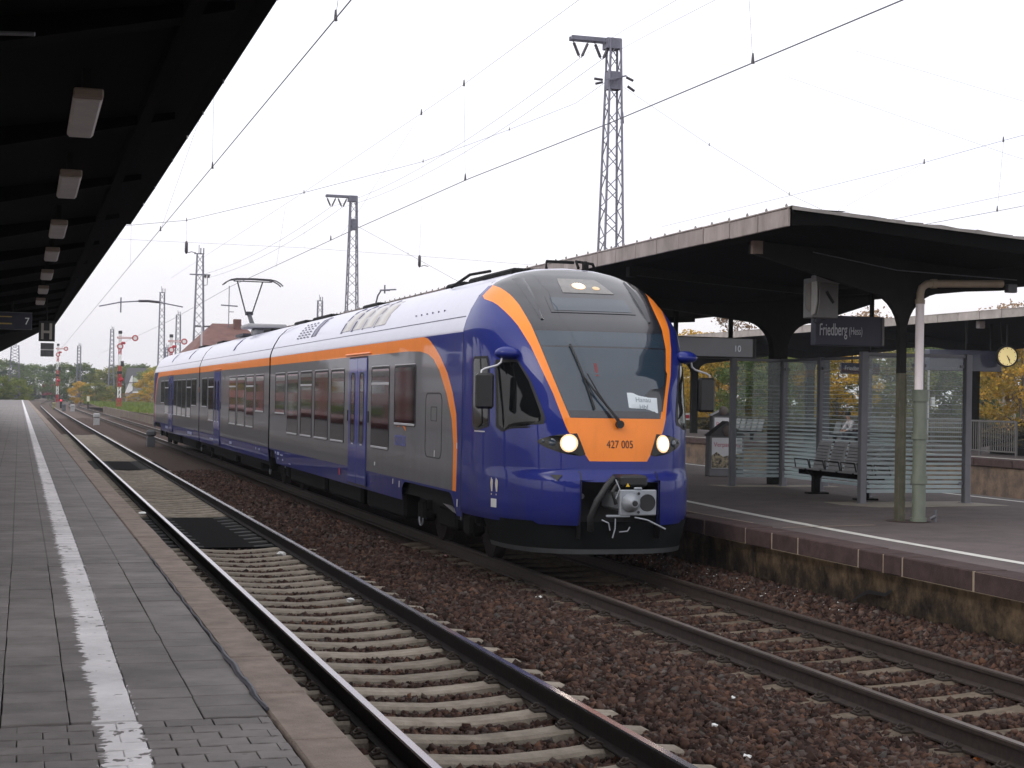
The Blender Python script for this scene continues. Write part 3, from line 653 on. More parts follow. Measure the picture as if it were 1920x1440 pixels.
for s in (-1, 1):
    mb = MB(); zs = [3.22+.58*i/8 for i in range(9)]
    rows = []
    for i, z in enumerate(zs):
        u = i/8; xi = s*(.735-.02*u); wdt = .02+.11*u; hgt = .02+.05*math.sin(PI*min(1, u*1.05))
        rows.append([cab(t_x(xi+s*wdt, z), z, 0.002), cab(t_x(xi+s*wdt*.35, z), z, hgt), cab(t_x(xi, z), z, hgt*.9), cab(t_x(xi-s*.02, z), z, .002)])
    vs = [p for r in rows for p in r]; mb.add(vs, [(j*4+i, j*4+i+1, (j+1)*4+i+1, (j+1)*4+i) for j in range(8) for i in range(3)], 0, True)
    mb.build('roof_cheek', MASK, train, org=T0, fix=True, sharp=40)
# headlights
hl = [(-.642,1.683),(-.60,1.712),(-.50,1.752),(-.417,1.772),(-.34,1.785),(-.269,1.790),(-.236,1.66),(-.204,1.527),(-.247,1.513),(-.33,1.525),(-.42,1.553),(-.543,1.605),(-.61,1.65)]
for s in (-1, 1):
    mb = MB(); cabpoly(mb, hl if s < 0 else mir(hl), 14, 12, .006, 0, .005); h = mb.build('headlight', pmat('lamp_black', (.006,.006,.006), .15, var=.1, spec=.4), train, org=T0)
    disc_on_cab('reflector', s*.62, 1.668, .112, h, HALO, .008); disc_on_cab('lamp', s*.62, 1.668, .082, h, LAMP, .016)
    disc_on_cab('marker_lamp', s*.80, 1.675, .045, h, WSGLASS, .012); disc_on_cab('marker_lamp', s*.895, 1.685, .02, h, WSGLASS, .012)
# cab side windows
for s in (-1, 1):
    pa = [(-1.405,2.751),(-1.18,2.751),(-1.159,2.72),(-1.185,1.85),(-1.225,1.789),(-1.39,1.779),(-1.43,1.83),(-1.425,2.72)]
    pb = [(-1.06,2.70),(-.775,2.70),(-.66,2.443),(-.557,2.028),(-.546,1.945),(-.565,1.90),(-.75,1.835),(-1.02,1.785),(-1.096,1.815),(-1.08,2.66)]
    for k, p in enumerate((pa, pb)):
        p = p if s < 0 else mir(p); mb = MB(); cabpoly(mb, p, 16, 12, .005, 0, .004); w_ = mb.build('cab_window', RUBBER, train, org=T0)
        cx = sum(a for a, _ in p)/len(p); cz = sum(b for _, b in p)/len(p); mb = MB(); cabpoly(mb, [(cx+(a-cx)*.86, cz+(b-cz)*.93) for a, b in p], 14, 10, .009); mb.build('window_glass', GLASS2, w_, org=T0)
        if k == 0:
            mb = MB(); cabpoly(mb, [(s*-1.39,1.765),(s*-1.235,1.765),(s*-1.235,1.782),(s*-1.39,1.782)], 2, 6, .012); mb.build('glint_strip_metal', STRIP_METAL, w_, org=T0)  # reflection along the rubber edge, built as a pale strip
# wiper
wp = [cab(t_x(x, z), z, o_) for x, z, o_ in ((-.0,1.90,.05),(-.02,1.95,.07),(-.30,2.30,.08),(-.40,2.47,.07))]
mb = MB(); mb.tube(wp[:], [.022,.016,.012,.010], 6); mb.tube([cab(t_x(x, z), z, .085) for x, z in ((-.04,1.93),(-.26,2.28),(-.36,2.50))], .009, 5); mb.lathe([(.05,-.03),(.05,.03)], tuple(wp[0]), 'y', 10)
wo = mb.build('wiper', BLACK, train, org=T0)
mb = MB(); mb.tube([cab(t_x(x, z), z, .03) for x, z in ((-.50,2.88),(-.44,2.66),(-.40,2.50),(-.35,2.30),(-.30,2.08))], .013, 5); mb.build('wiper_blade', BLACK, wo, org=T0)
# paper sign behind the windscreen, unit number
def on_cab(x0, z0, off, sx=1.0): return lambda a, b, c: cab(t_x(x0+a*sx, z0+b), z0+b, off+c)
mb = MB(); cabpoly(mb, [(t_x(.16,2.06),2.06),(t_x(.565,2.05),2.05),(t_x(.575,2.295),2.295),(t_x(.15,2.30),2.30)], 4, 8, .008)
pp = mb.build('paper_sign', pmat('paper', (.62,.68,.72), .8, var=.03), train, org=T0); INKG = pmat('grey_ink', (.20,.24,.27), .8)
text_mesh('Hanau', .085, on_cab(.255,2.185,.010), 'lettering', INKG, pp, T0, depth=0); text_mesh('Hbf', .085, on_cab(.30,2.095,.010), 'lettering', INKG, pp, T0, depth=0)
text_mesh('427 005', .135, on_cab(-.165,1.615,.005,.80), 'unit_number', pmat('number_ink', (.045,.02,.015), .6), train, T0, depth=0)
# mirrors
for s in (-1, 1):
    r0 = cab(t_x(s*1.15, 2.77), 2.77)
    mb = MB(); ctr = r0+Vector((s*.06,-.02,.0)); vs = []
    for i in range(9):
        ph = -PI/2+PI*i/8
        for k in range(14):
            a = 2*PI*k/14; z = math.sin(ph)*(.095 if ph > 0 else .07); vs.append(ctr+Vector((math.cos(ph)*math.cos(a)*.17, math.cos(ph)*math.sin(a)*.16, z+.02*math.cos(ph)*s*0)))
    mb.add(vs, [(i*14+k, i*14+(k+1) % 14, (i+1)*14+(k+1) % 14, (i+1)*14+k) for i in range(8) for k in range(14)], 0, True)
    mi_ = mb.build('mirror_mount', BLUE, train, org=T0)
    a = ctr+Vector((s*.08,-.03,-.04)); mb = MB()
    mb.tube([a, a+Vector((s*.01,0,-.07)), a+Vector((s*.06,0,-.11)), a+Vector((s*.22,0,-.155)), a+Vector((s*.265,0,-.18)), a+Vector((s*.27,0,-.28))], .0135, 8)
    mb.build('mirror_arm', STRIP_METAL, mi_, org=T0)
    c = a+Vector((s*.22,0,-.42)); mb = MB(); mb.box(c.x-.115,c.x+.115,c.y-.05,c.y+.06,c.z-.24,c.z+.21,0,.03); mb.build('mirror_case', BLACK, mi_, org=T0)
# coupler opening and coupler
cx0 = XR
mb = MB(); mb.add([(cx0-.52,19.15,.5),(cx0+.52,19.15,.5),(cx0+.52,19.15,1.22),(cx0-.52,19.15,1.22),(cx0-.52,18.46,.5),(cx0+.52,18.46,.5),(cx0+.52,18.46,1.22),(cx0-.52,18.46,1.22)], [(0,1,2,3),(4,0,3,7),(1,5,6,2),(3,2,6,7)])
mb.build('coupler_recess', BLACK, train, org=T0)
cf = 18.02; px = XR+.06
mb = MB(); mb.box(px-.235,px+.235,cf,cf+.06,.82,1.13,0,.012); mb.box(px-.05,px+.05,cf,cf+.05,1.13,1.16,0,.01); mb.box(px-.40,px-.1,cf+.01,cf+.05,.80,.828,0,.006); mb.box(px-.17,px+.17,cf+.06,cf+.85,.86,1.08,0,.03)
cp = mb.build('coupler', STEEL, train, org=T0)
mb = MB(); mb.lathe([(.115,0),(.11,-.05),(.075,-.12),(.05,-.15),(.045,-.155)], (px-.105,cf,.975), 'y', 20); mb.build('coupler_cone', STEEL, cp, org=T0)
mb = MB(); mb.lathe([(.105,-.004),(.098,-.012),(.09,-.004),(.02,-.003)], (px+.115,cf,.975), 'y', 20); mb.build('coupler_socket', BLACK, cp, org=T0)
mb = MB(); mb.lathe([(.034,-.158),(.034,-.165),(.018,-.166)], (px-.105,cf,.975), 'y', 10); mb.lathe([(.018,-.006),(.018,-.012)], (px+.0,cf,1.085), 'y', 8); mb.lathe([(.018,-.006),(.018,-.012)], (px,cf,.862), 'y', 8); mb.build('coupler_bolt', BLACK, cp, org=T0)
mb = MB(); mb.box(px-.20,px+.155,cf+.08,cf+.45,1.16,1.30,0,.03); mb.build('coupler_hood', BLACK, cp, org=T0)
mb = MB(); mb.tube([(px-.05,cf-.01,.80),(px+.10,cf-.05,.77),(px+.33,cf-.06,.66)], .012, 6); mb.build('coupler_handle', STEEL, cp, org=T0)
mb = MB(); mb.add([(px-.135,cf+.076,1.165),(px-.085,cf+.076,1.165),(px-.11,cf+.076,1.21)], [(0,1,2)]); mb.build('warning_mark', pmat('warning_yellow', (.75,.50,.03), .5), cp, org=T0)
mb = MB(); mb.tube([(px-.22,cf+.25,1.26),(px-.32,cf+.22,1.17),(px-.46,cf+.2,.98),(px-.53,cf+.22,.78),(px-.50,cf+.3,.62)], .042, 10); mb.tube([(px-.2,cf+.15,1.22),(px-.30,cf+.10,1.10),(px-.25,cf+.10,.95)], .022, 8); mb.build('air_hose', BLACK, cp, org=T0)
mb = MB()
for (a, b, c) in (((px-.42,cf+.12,.76),(px-.36,cf+.05,.73),(px-.34,cf+.05,.64)),((px-.27,cf+.06,.78),(px-.28,cf+.04,.66),(px-.31,cf+.04,.55)),((px-.22,cf+.05,.62),(px-.12,cf+.04,.63),(px-.09,cf+.04,.68)),((px-.26,cf+.1,1.25),(px-.22,cf+.06,1.14),(px-.27,cf+.06,1.02))): mb.tube([a, b, c], .009, 5)
mb.build('hose_cock', STEEL, cp, org=T0)
for s in (-1, 1):
    mb = MB(); mb.lathe([(.03,0),(.035,-.02),(.03,-.03)], (XR+s*.36,18.9,1.0), 'y', 8); mb.build('recess_fitting', STEEL, train, org=T0)
# snow plough and underside of the cab
mb = MB(); zs = [.31,.335,.36,.42,.52,.6,.70]
def plough(t, z): w = 1.18+.12*(z-.3)/.4; n = 2.8; return Vector((XR+w*math.copysign(abs(math.sin(t))**(2/n), t), 18.56+.02*(z-.3)/.4+1.5*(1-abs(math.cos(t))**(2/n)), z))
k = 41; mb.add([plough(-H+2*H*i/40, z) for z in zs for i in range(k)], [(j*k+i, j*k+i+1, (j+1)*k+i+1, (j+1)*k+i) for j in range(len(zs)-1) for i in range(k-1)], 0, True)
mb.add([plough(-H+2*H*i/40, .31)+Vector((0,.0,0)) for i in range(k)]+[plough(-H+2*H*i/40, .31)+Vector((0,.12,.0)) for i in range(k)], [(i, i+1, k+i+1, k+i) for i in range(k-1)])
mb.build('snow_plough', pmat('plough_grey', (.006,.007,.007), .85, var=.2, spec=.12), train, org=T0)
mb = MB(); zl = [.305,.365]; mb.add([plough(-H+2*H*i/40, z)-Vector((0,.006,0)) for z in zl for i in range(k)], [(i, i+1, k+i+1, k+i) for i in range(k-1)], 0, True); mb.build('plough_lip', pmat('lip_grey', (.035,.038,.04), .6, var=.3, scale=6), train, org=T0)
mb = MB(); mb.box(6.0,6.26,19.95,20.45,.26,.40,0,.03); mb.tube([(6.15,20.3,.38),(6.15,20.4,.7)], .03, 6); mb.build('rail_guard', pmat('guard_grey', (.12,.12,.12), .6, var=.4, scale=25), train, org=T0)

# ---- car bodies
SK = .60
PROF = [(-1.41,.93),(-1.41,2.9),(-1.41,3.09),(-1.405,3.13),(-1.37,3.25),(-1.307,3.40),(-1.197,3.59),(-1.02,3.77),(-.74,3.9),(-.42,3.97),(0,4.0)]
PROF = PROF+[(-x, z) for x, z in PROF[-2::-1]]
PM = [0,1]+[2]*(len(PROF)-5)+[1,0]
def add_body(mb, y0, y1):
    for k in range(len(PROF)-1):
        (x0, z0), (x1, z1) = PROF[k], PROF[k+1]
        mb.add([(XR+x0,y0,z0),(XR+x0,y1,z0),(XR+x1,y1,z1),(XR+x1,y0,z1)], [(0,3,2,1)], PM[k], PM[k] == 2)
def skirt_bottom(y, bogies):
    for c in bogies:
        d = abs(y-c)
        if d < 1.62: return .90 if d < 1.30 else .60+.30*math.sqrt(max(0, 1-((d-1.30)/.32)**2))
    return SK
def add_skirt(mb, y0, y1, bogies, mi):
    ys = sorted(set([y0, y1]+[c+o_ for c in bogies for o_ in np.linspace(-1.63, 1.63, 48) if y0 < c+o_ < y1]))
    for s in (-1, 1):
        for a, b in zip(ys[:-1], ys[1:]):
            za, zb = skirt_bottom(a, bogies), skirt_bottom(b, bogies); ia, ib = (.03 if za < .7 else 0), (.03 if zb < .7 else 0)
            mb.add([(XR+s*(1.41-ia),a,za),(XR+s*(1.41-ib),b,zb),(XR+s*1.41,b,.93),(XR+s*1.41,a,.93)], [(0,1,2,3) if s > 0 else (3,2,1,0)], mi)
Ynose, Y12, Y23, YTS = 24.6, 38.44, 54.47, YT-YE
cars = []
ROUT = [(.93,21.03),(1.56,21.0),(1.98,21.08),(2.27,21.29),(2.55,21.6),(2.78,22.01),(2.9,22.28),(3.01,22.58),(3.06,22.75),(3.09,23.0)]
RIN = [(.93,21.22),(1.56,21.21),(1.91,21.32),(2.26,21.63),(2.59,22.06),(2.75,22.4),(2.83,22.72),(2.88,23.2),(2.9,24.0)]
def curve_end(mb, f):      # painted curve behind a cab; f maps y for the far cab
    zs = sorted(set([z for z, _ in ROUT]+[z for z, _ in RIN]+[1.2,1.4,1.75,2.1,2.4,2.66,2.97]))
    yo = lambda z: float(np.interp(z, [a for a, _ in ROUT], [b for _, b in ROUT])); yi = lambda z: float(np.interp(z, [a for a, _ in RIN], [b for _, b in RIN])) if z < 2.9 else Ynose
    for s in (-1, 1):
        x = XR+s*1.41
        for a, b in zip(zs[:-1], zs[1:]):
            for (l0, l1, r0, r1, mi) in ((YE, YE, yo(a), yo(b), 3), (yo(a), yo(b), yi(a), yi(b) if b < 2.9 else (24.0 if a < 2.9 else Ynose), 1), (yi(a), yi(b) if b < 2.9 else 24.0, Ynose, Ynose, 0)):
                if mi == 0 and a >= 2.9-1e-6: continue
                if mi == 1 and a >= 2.9-1e-6: r0 = r1 = Ynose
                q4 = [(x,f(l0),a),(x,f(r0),a),(x,f(r1),b),(x,f(l1),b)]; mb.add(q4, [(0,1,2,3)], mi)
        for k in range(2, len(PROF)-3):
            pass
    for k in range(len(PROF)-1):
        if PM[k] != 2: continue
        (x0, z0), (x1, z1) = PROF[k], PROF[k+1]; mb.add([(XR+x0,f(YE),z0),(XR+x0,f(Ynose),z0),(XR+x1,f(Ynose),z1),(XR+x1,f(YE),z1)], [(0,3,2,1)], 2, True)
mb = MB(); curve_end(mb, lambda y: y); add_body(mb, Ynose, Y12-.1); add_skirt(mb, YE, Y12-.1, [22.72, Y12+.5], 3); cars.append(mb.build('car_body', [GREY, ORANGE, ROOF, BLUE], train, org=T0, fix=True, sharp=38))
mb = MB(); add_body(mb, Y12+.1, Y23-.1); add_skirt(mb, Y12+.1, Y23-.1, [], 3); cars.append(mb.build('car_body', [GREY, ORANGE, ROOF, BLUE], train, org=T0, fix=True, sharp=38))
mb = MB(); curve_end(mb, lambda y: YT-y); add_body(mb, Y23+.1, YT-Ynose); add_skirt(mb, Y23+.1, YTS, [YT-22.72], 3); cars.append(mb.build('car_body', [GREY, ORANGE, ROOF, BLUE], train, org=T0, fix=True, sharp=38))
for y in (Y12, Y23):
    mb = MB(); pr = [(XR+x*.955, z*.985 if z > 1 else z) for x, z in [(-1.41,.72)]+PROF+[(1.41,.72)]]
    for a, b, s in ((-.1,-.04,1),(-.04,.04,.97),(.04,.1,1)):
        mb.extrude_y([(XR+(x-XR)*s, z) for x, z in pr], y+a, y+b)
    mb.build('gangway_bellows', pmat('bellows', (.012,.012,.035), .7, var=.2), train, org=T0)
# floor and underframe boxes
mb = MB(); mb.box(XR-1.32,XR+1.32,20.9,Y12-.1,.70,.92); mb.box(XR-1.32,XR+1.32,Y12+.1,Y23-.1,.5,.92); mb.box(XR-1.32,XR+1.32,Y23+.1,YTS,.70,.92)
for a, b in ((24.9,27.8),(28.3,31.5),(31.9,36.2),(41,45),(46,51.5),(57,62),(63,68.6)): mb.box(XR-1.22,XR+1.22,a,b,.26,.7,0,.05)
mb.build('underframe', UNDER, train, org=T0)
# bogies
def bogie(yc):
    mb = MB()
    for s in (-1, 1):
        mb.bar((XR+s*1.0,yc-1.75,.56),(XR+s*1.0,yc+1.75,.56),.14,.2); mb.box(XR+s*1.0-.09,XR+s*1.0+.09,yc-.5,yc+.5,.30,.60,0,.04)
        for d in (-1.35, 1.35): mb.box(XR+s*1.05-.11,XR+s*1.05+.11,yc+d-.2,yc+d+.2,.30,.62,0,.05); mb.tube([(XR+s*1.05,yc+d-.32,.5),(XR+s*1.05,yc+d-.32,.8)], .08, 8)
    mb.box(XR-.9,XR+.9,yc-.35,yc+.35,.4,.68)
    bo = mb.build('bogie', UNDER, train, org=T0)
    for d in (-1.35, 1.35):
        for s in (-1, 1):
            mb = MB(); mb.lathe([(.10,-.08),(.12,-.075),(.30,-.04),(.36,-.065),(.39,-.065),(.39,.05),(.41,.065),(.41,.08)] if s < 0 else [(.41,-.08),(.41,-.065),(.39,-.05),(.39,.065),(.36,.065),(.30,.04),(.12,.075),(.10,.08)], (XR+s*.755,yc+d,.39), 'x', 22)
            mb.build('wheel', RAIL_DARK, bo, org=T0)
    mb = MB(); mb.tube([(XR-1.17,yc-.75,.60),(XR-1.17,yc+.1,.72)], .028, 8); mb.tube([(XR-1.17,yc-.95,.57),(XR-1.17,yc-.72,.605)], .02, 8); mb.build('damper', STRIP_METAL, bo, org=T0)
    mb = MB(); mb.tube([(XR-1.18,yc+1.2+.12*math.cos(a),.36+.12*math.sin(a)) for a in np.linspace(-3.1,0,8)], .014, 5); mb.tube([(XR-1.2,yc-1.15,.78),(XR-1.19,yc-1.2,.62),(XR-1.17,yc-1.1,.5)], .014, 5); mb.build('brake_pipe', STEEL, bo, org=T0)
for y in (22.72, Y12, Y23, YT-22.72): bogie(y)

# ---- windows and doors on the platform-7 side
XS = XR-1.41
def rring(mb, y0, y1, z0, z1, r, w, x, dx, mi=0, n=5):
    """rounded rectangular ring standing dx proud of the wall at x"""
    def ring(ins):
        p = []; rr = max(.005, r-ins)
        for (cy, cz, a0) in ((y1-r, z1-r, 0), (y0+r, z1-r, PI/2), (y0+r, z0+r, PI), (y1-r, z0+r, 3*PI/2)):
            for k in range(n+1): a = a0+PI/2*k/n; p.append((cy+rr*math.cos(a), cz+rr*math.sin(a)))
        return p
    A, B = ring(0), ring(w); k = len(A)
    v = [(x, a, b) for a, b in A]+[(x-dx, a, b) for a, b in A]+[(x-dx, a, b) for a, b in B]+[(x-.001, a, b) for a, b in B]
    fs = []
    for i in range(k):
        j = (i+1) % k; fs += [(i, j, k+j, k+i), (k+i, k+j, 2*k+j, 2*k+i), (2*k+i, 2*k+j, 3*k+j, 3*k+i)]
    mb.add(v, fs, mi); return B
def window(y0, y1, z0, z1, split=None):
    mb = MB(); B = rring(mb, y0, y1, z0, z1, .07, .035, XS, .007); w_ = mb.build('window', RUBBER, train, org=T0, fix=True)
    mb = MB(); ty, tz_ = random.uniform(-.0028,.0028), random.uniform(-.0028,.0028); yc_, zc_ = (y0+y1)/2, (z0+z1)/2; mb.add([(XS-.0045+ty*(a-yc_)/(y1-y0)*2+tz_*(b-zc_)/(z1-z0)*2, a, b) for a, b in B], [tuple(range(len(B)-1,-1,-1))]); mb.build('window_glass', GLASS, w_, org=T0, fix=False)
    mb = MB(); mb.box(XS-.016,XS-.007,y0+.05,y1-.05,z0+.012,z0+.045,0,.003); mb.build('glint_strip_metal', STRIP_METAL, w_, org=T0)  # pale strip standing for the reflection on the lower rubber edge
    mb = MB(); mb.box(XS-.012,XS-.001,y0+.05,y1-.05,z1+.004,z1+.02,0,.003); mb.build('top_glint_strip', STRIP_METAL, w_, org=T0)  # pale strip standing for the reflection along the upper rubber edge
    if split:
        mb = MB(); mb.box(XS-.014,XS-.003,y0+.035,y1-.035,split-.02,split+.022,0,.003); mb.build('window_bar', STRIP_METAL, w_, org=T0)
TZ, SH, TA = 2.69, 1.75, 1.33
for y0, y1, b, sp in ((23.44,24.9,SH,0),(25.26,26.66,TA,2.41),(29.05,30.4,TA,0),(30.68,32.2,TA,0),(32.5,33.92,TA,2.41),(34.26,35.72,TA,0),(36.03,37.5,SH,0),
                      (39.37,40.84,SH,0),(41.18,42.62,TA,2.41),(42.9,44.46,TA,0),(44.79,46.28,TA,2.41),(50.24,51.7,TA,2.41),(52.07,53.6,SH,0),
                      (55.43,57.07,SH,0),(57.33,58.8,TA,2.41),(59.17,60.63,TA,0),(60.8,62.5,TA,0),(62.76,64.2,TA,0),(66.4,68.1,TA,2.41),(68.35,70.05,SH,0)): window(y0, y1, b, TZ, sp or None)
for y0, y1 in ((27.02,28.56),(48.49,49.99),(64.43,66.32)):
    ym = (y0+y1)/2
    for a, b in ((y0, ym-.008), (ym+.008, y1)):
        mb = MB(); mb.box(XS-.018,XS+.02,a,b,.66,2.87,0,.008); d = mb.build('door', DOORBLUE, train, org=T0)
        c = (a+b)/2; hw = .18; mb = MB(); B = rring(mb, c-hw, c+hw, 1.36, 2.62, .13, .03, XS-.018, .006); mb.build('door_window_frame', RUBBER, d, org=T0, fix=True)
        mb = MB(); mb.add([(XS-.020, p, z) for p, z in B], [tuple(range(len(B)-1,-1,-1))]); mb.build('door_window', GLASS, d, org=T0)
        mb = MB(); mb.box(XS-.028,XS-.02,c-.09,c+.06,1.345,1.37,0,.003); mb.build('door_glint_strip', STRIP_METAL, d, org=T0)  # reflection at the foot of the door window, built as a strip
    mb = MB(); rring(mb, y0-.03, y1+.03, .63, 2.90, .05, .03, XS, .003); mb.build('door_frame', RUBBER, train, org=T0, fix=True)
    mb = MB(); mb.box(XS-.03,XS,y0-.3,y1+.35,2.925,2.955,0,.008); mb.build('rain_strip', ORANGE, train, org=T0)
    mb = MB(); mb.box(XS-.02,XS,y0-.16,y0-.12,1.75,1.95,0,.006); mb.box(XS-.02,XS,y1+.10,y1+.14,1.75,1.95,0,.006); mb.build('door_button', BLACK, train, org=T0)
mb = MB(); B = rring(mb, 21.86, 22.83, 1.33, 2.27, .14, .018, XS, .004); ht = mb.build('equipment_hatch', RUBBER, train, org=T0, fix=True)
mb = MB(); rring(mb, 22.15, 22.5, 1.86, 2.07, .03, .012, XS, .004); mb.build('hatch_handle', RUBBER, ht, org=T0, fix=True)
# small marks
def mark(y, z, w, h, mat=None):
    mb = MB(); mb.box(XS-.006,XS,y-w/2,y+w/2,z-h/2,z+h/2); mb.build('decal', mat or DECAL, train, org=T0)
for y, z, w, h in ((22.25,1.40,.03,.09),(24.45,.84,.03,.10),(24.9,.86,.025,.08),(26.3,1.08,.05,.06),(20.95,.78,.03,.10),(21.02,1.55,.02,.08)): mark(y, z, w, h)
mark(29.4,.80,.09,.13, RED)
mb = MB()
for dx in (0,.055):
    for k in range(5): mb.box(0,0,0,0,0,0) if False else None
mb = MB(); zz_ = [(1.10-.05*k) for k in range(3)]
for yq in (19.62, 19.50):
    cabpoly(mb, [(t_y(yq-.035,1.02),1.02),(t_y(yq-.005,1.02),1.02),(t_y(yq+.02,1.12),1.12),(t_y(yq+.0,1.20),1.20),(t_y(yq-.05,1.16),1.16)][::1], 5, 3, .005)
    cabpoly(mb, [(t_y(yq-.02,.975),.975),(t_y(yq+.0,.975),.975),(t_y(yq+.0,.995),.995),(t_y(yq-.02,.995),.995)], 2, 2, .005)
mb.build('cab_marks', pmat('mark_beige', (.55,.50,.42), .6), train, org=T0)
mb = MB(); cabpoly(mb, [(t_y(19.62,.82),.82),(t_y(19.48,.82),.82),(t_y(19.48,.93),.93),(t_y(19.62,.93),.93)], 3, 3, .005); mb.build('decal', DECAL, train, org=T0)
mb = MB(); cabpoly(mb, [(t_x(-.83,1.272),1.272),(t_x(-.77,1.205),1.205),(t_x(-.70,1.272),1.272)], 4, 3, .012); mb.build('tow_cover', BLACK, train, org=T0)
for x in (-.50,.50):
    mb = MB(); cabpatch(mb, [1.222,1.25,1.29,1.328], lambda z: t_x(x-.008, z), lambda z: t_x(x+.008, z), 1, .0015); mb.build('bumper_seam', BLACK, train, org=T0)
mb = MB()
for s in (-1, 1): mb.box(XR+s*1.408,XR+s*1.4125,20.785,20.803,.68,3.08)
mb.build('cab_seam', RUBBER, train, org=T0)
mb = MB(); cabpoly(mb, [(t_x(-.235,2.50),2.50),(t_x(-.195,2.50),2.50),(t_x(-.195,2.66),2.66),(t_x(-.235,2.66),2.66)], 2, 2, .006); mb.build('interior_marker', pmat('dim_red', (.16,.03,.035), .5), ws, org=T0)
wall_txt = lambda y0, z0: (lambda a, b, c: (XS-.003-c, y0-a, z0+b))
text_mesh('cantus', .36, wall_txt(24.85,1.44), 'logo_text', pmat('logo_blue', (.10,.11,.36), .5), train, T0, depth=.001, xs=.86)
mb = MB(); ar = [(24.62-.55*u, 1.72+.10*math.sin(PI*.55*u+.2)-.10*u*u) for u in np.linspace(0,1,12)]
for i in range(11):
    (a, b), (c, d) = ar[i], ar[i+1]; h0, h1 = .015+.03*i/11, .015+.03*(i+1)/11; mb.add([(XS-.004,a,b-h0),(XS-.004,c,d-h1),(XS-.004,c,d+h1*.2),(XS-.004,a,b+h0*.2)], [(0,1,2,3)])
mb.build('logo_swoosh', ORANGE, train, org=T0)
DLT = pmat('decal_lilac', (.30,.32,.50), .6)
for i, (y, z, w, h) in enumerate(((37.3,.86,.12,.05),(36.9,.85,.3,.07),(36.4,.83,.35,.03),(36.9,.74,.1,.05),(36.2,.73,.12,.04),(35.2,.68,.25,.02),(40.0,.84,.14,.05),(40.6,.84,.12,.06),(66.5,.80,2.2,.10),(57.5,.80,1.5,.10),(50.5,.80,1.2,.05),(45.8,.82,.5,.07))): mark(y, z, w, h, DLT)
# ---- roof details
def on_prof(s, off=0.):
    """point on the roof profile, s = height z on the camera side"""
    zs = [z for x, z in PROF[:11]]; xs = [x for x, z in PROF[:11]]; x = float(np.interp(s, zs[2:], xs[2:])); return x, s
def roofpatch(name, y0, y1, z0, z1, off, mat, lean=0., par=None):
    mb = MB(); vs = []
    for i in range(7):
        z = z0+(z1-z0)*i/6; x, _ = on_prof(z); xa, _ = on_prof(z+.01); tx, tz = xa-x, .01; l_ = math.hypot(tx, tz); nx_, nz_ = -tz/l_, tx/l_; sh = lean*i/6
        vs += [(XR+x+nx_*off, y0+sh, z+nz_*off), (XR+x+nx_*off, y1+sh, z+nz_*off), (XR+x, y0+sh, z), (XR+x, y1+sh, z)]
    for i in range(6):
        a, b = i*4, i*4+4; mb.add([vs[a], vs[a+1], vs[b+1], vs[b]], [(0,1,2,3)], 0, True); mb.add([vs[a], vs[b], vs[b+2], vs[a+2]], [(0,1,2,3)]); mb.add([vs[a+1], vs[b+1], vs[b+3], vs[a+3]], [(3,2,1,0)])
    return mb.build(name, mat, par or train, org=T0, fix=True)
SEAM = pmat('roof_seam', (.12,.12,.17), .6); SLIT = pmat('roof_slit', (.015,.018,.10), .5); PANEL = pmat('roof_reflection_panel', (.52,.50,.49), .45, var=.05, coat=.2)  # beige of the roof panels is reflection put into their colour
for a, b in ((YE+.1,Y12-.1),(Y12+.1,Y23-.1),(Y23+.1,YTS)): roofpatch('roof_seam', a, b, 3.30, 3.312, .004, SEAM)
for y in (26.1,27.1,28.1,29.1): roofpatch('roof_reflection_panel', y+.08, y+.92, 3.40, 3.80, .008, PANEL)
for y, m_ in ((29.98,SLIT),(28.98,SLIT),(28.02,SEAM),(27.02,SEAM)): roofpatch('roof_slit', y-.06 if m_ is SLIT else y-.02, y+.06 if m_ is SLIT else y+.02, 3.38, 3.86, .010, m_)
roofpatch('roof_slit', 33.3, 33.42, 3.42, 3.84, .01, SLIT); roofpatch('roof_vent', 32.9, 33.28, 3.43, 3.82, .012, pmat('vent_grey', (.20,.20,.26), .5))
mb = MB()
for r in range(6):
    for c in range(4):
        z = 3.43+.06*r; x, _ = on_prof(z); y = 33.75+.42*c; mb.add([(XR+x-.010,y,z),(XR+x-.010,y+.25,z),(XR+x-.002,y+.25,z+.028),(XR+x-.002,y,z+.028)], [(0,1,2,3)])
mb.build('vent_holes', SEAM, train, org=T0)
for y in (46.5,59.5,66.5): roofpatch('roof_slit', y-.12, y+.12, 3.45, 3.80, .01, SLIT)
mb = MB()
for k in range(6): y = 22.3+.35*k; x, _ = on_prof(3.45); mb.lathe([(.016,-.01),(.012,.012)], (XR+x-.003,y,3.45), 'x', 6)
mb.build('roof_bolts', SEAM, train, org=T0)
mb = MB(); RNDM = random.Random(3)
for a, b, h, w in ((21.4,23.0,.035,.55),(23.2,24.1,.06,.45),(24.4,25.3,.04,.5),(30.6,32.0,.04,.5),(35.6,37.9,.045,.5),(39.0,40.6,.05,.5),(44.9,46.4,.07,.45),(56,57.6,.05,.5),(62,64,.05,.5)): mb.box(XR-w,XR+w,a,b,3.93,4.0+h,0,.03)
mb.build('roof_equipment', UNDER, train, org=T0)
mb = MB()
for pts in (([(XR+.25,20.9,4.02),(XR+.25,21.0,4.12),(XR+.6,21.3,4.12),(XR+.7,21.4,4.0)]),([(XR-.2,20.95,4.0),(XR-.2,20.95,4.1),(XR+.2,20.95,4.1)]),([(XR-.85,23.6,3.88),(XR-.75,22.9,4.03),(XR-.7,22.0,4.02)])): mb.tube(pts, .022, 6)
mb.lathe([(.05,0),(.05,.09),(.02,.12)], (XR+.35,20.9,4.0), 'z', 8); mb.build('roof_pipes', UNDER, train, org=T0)
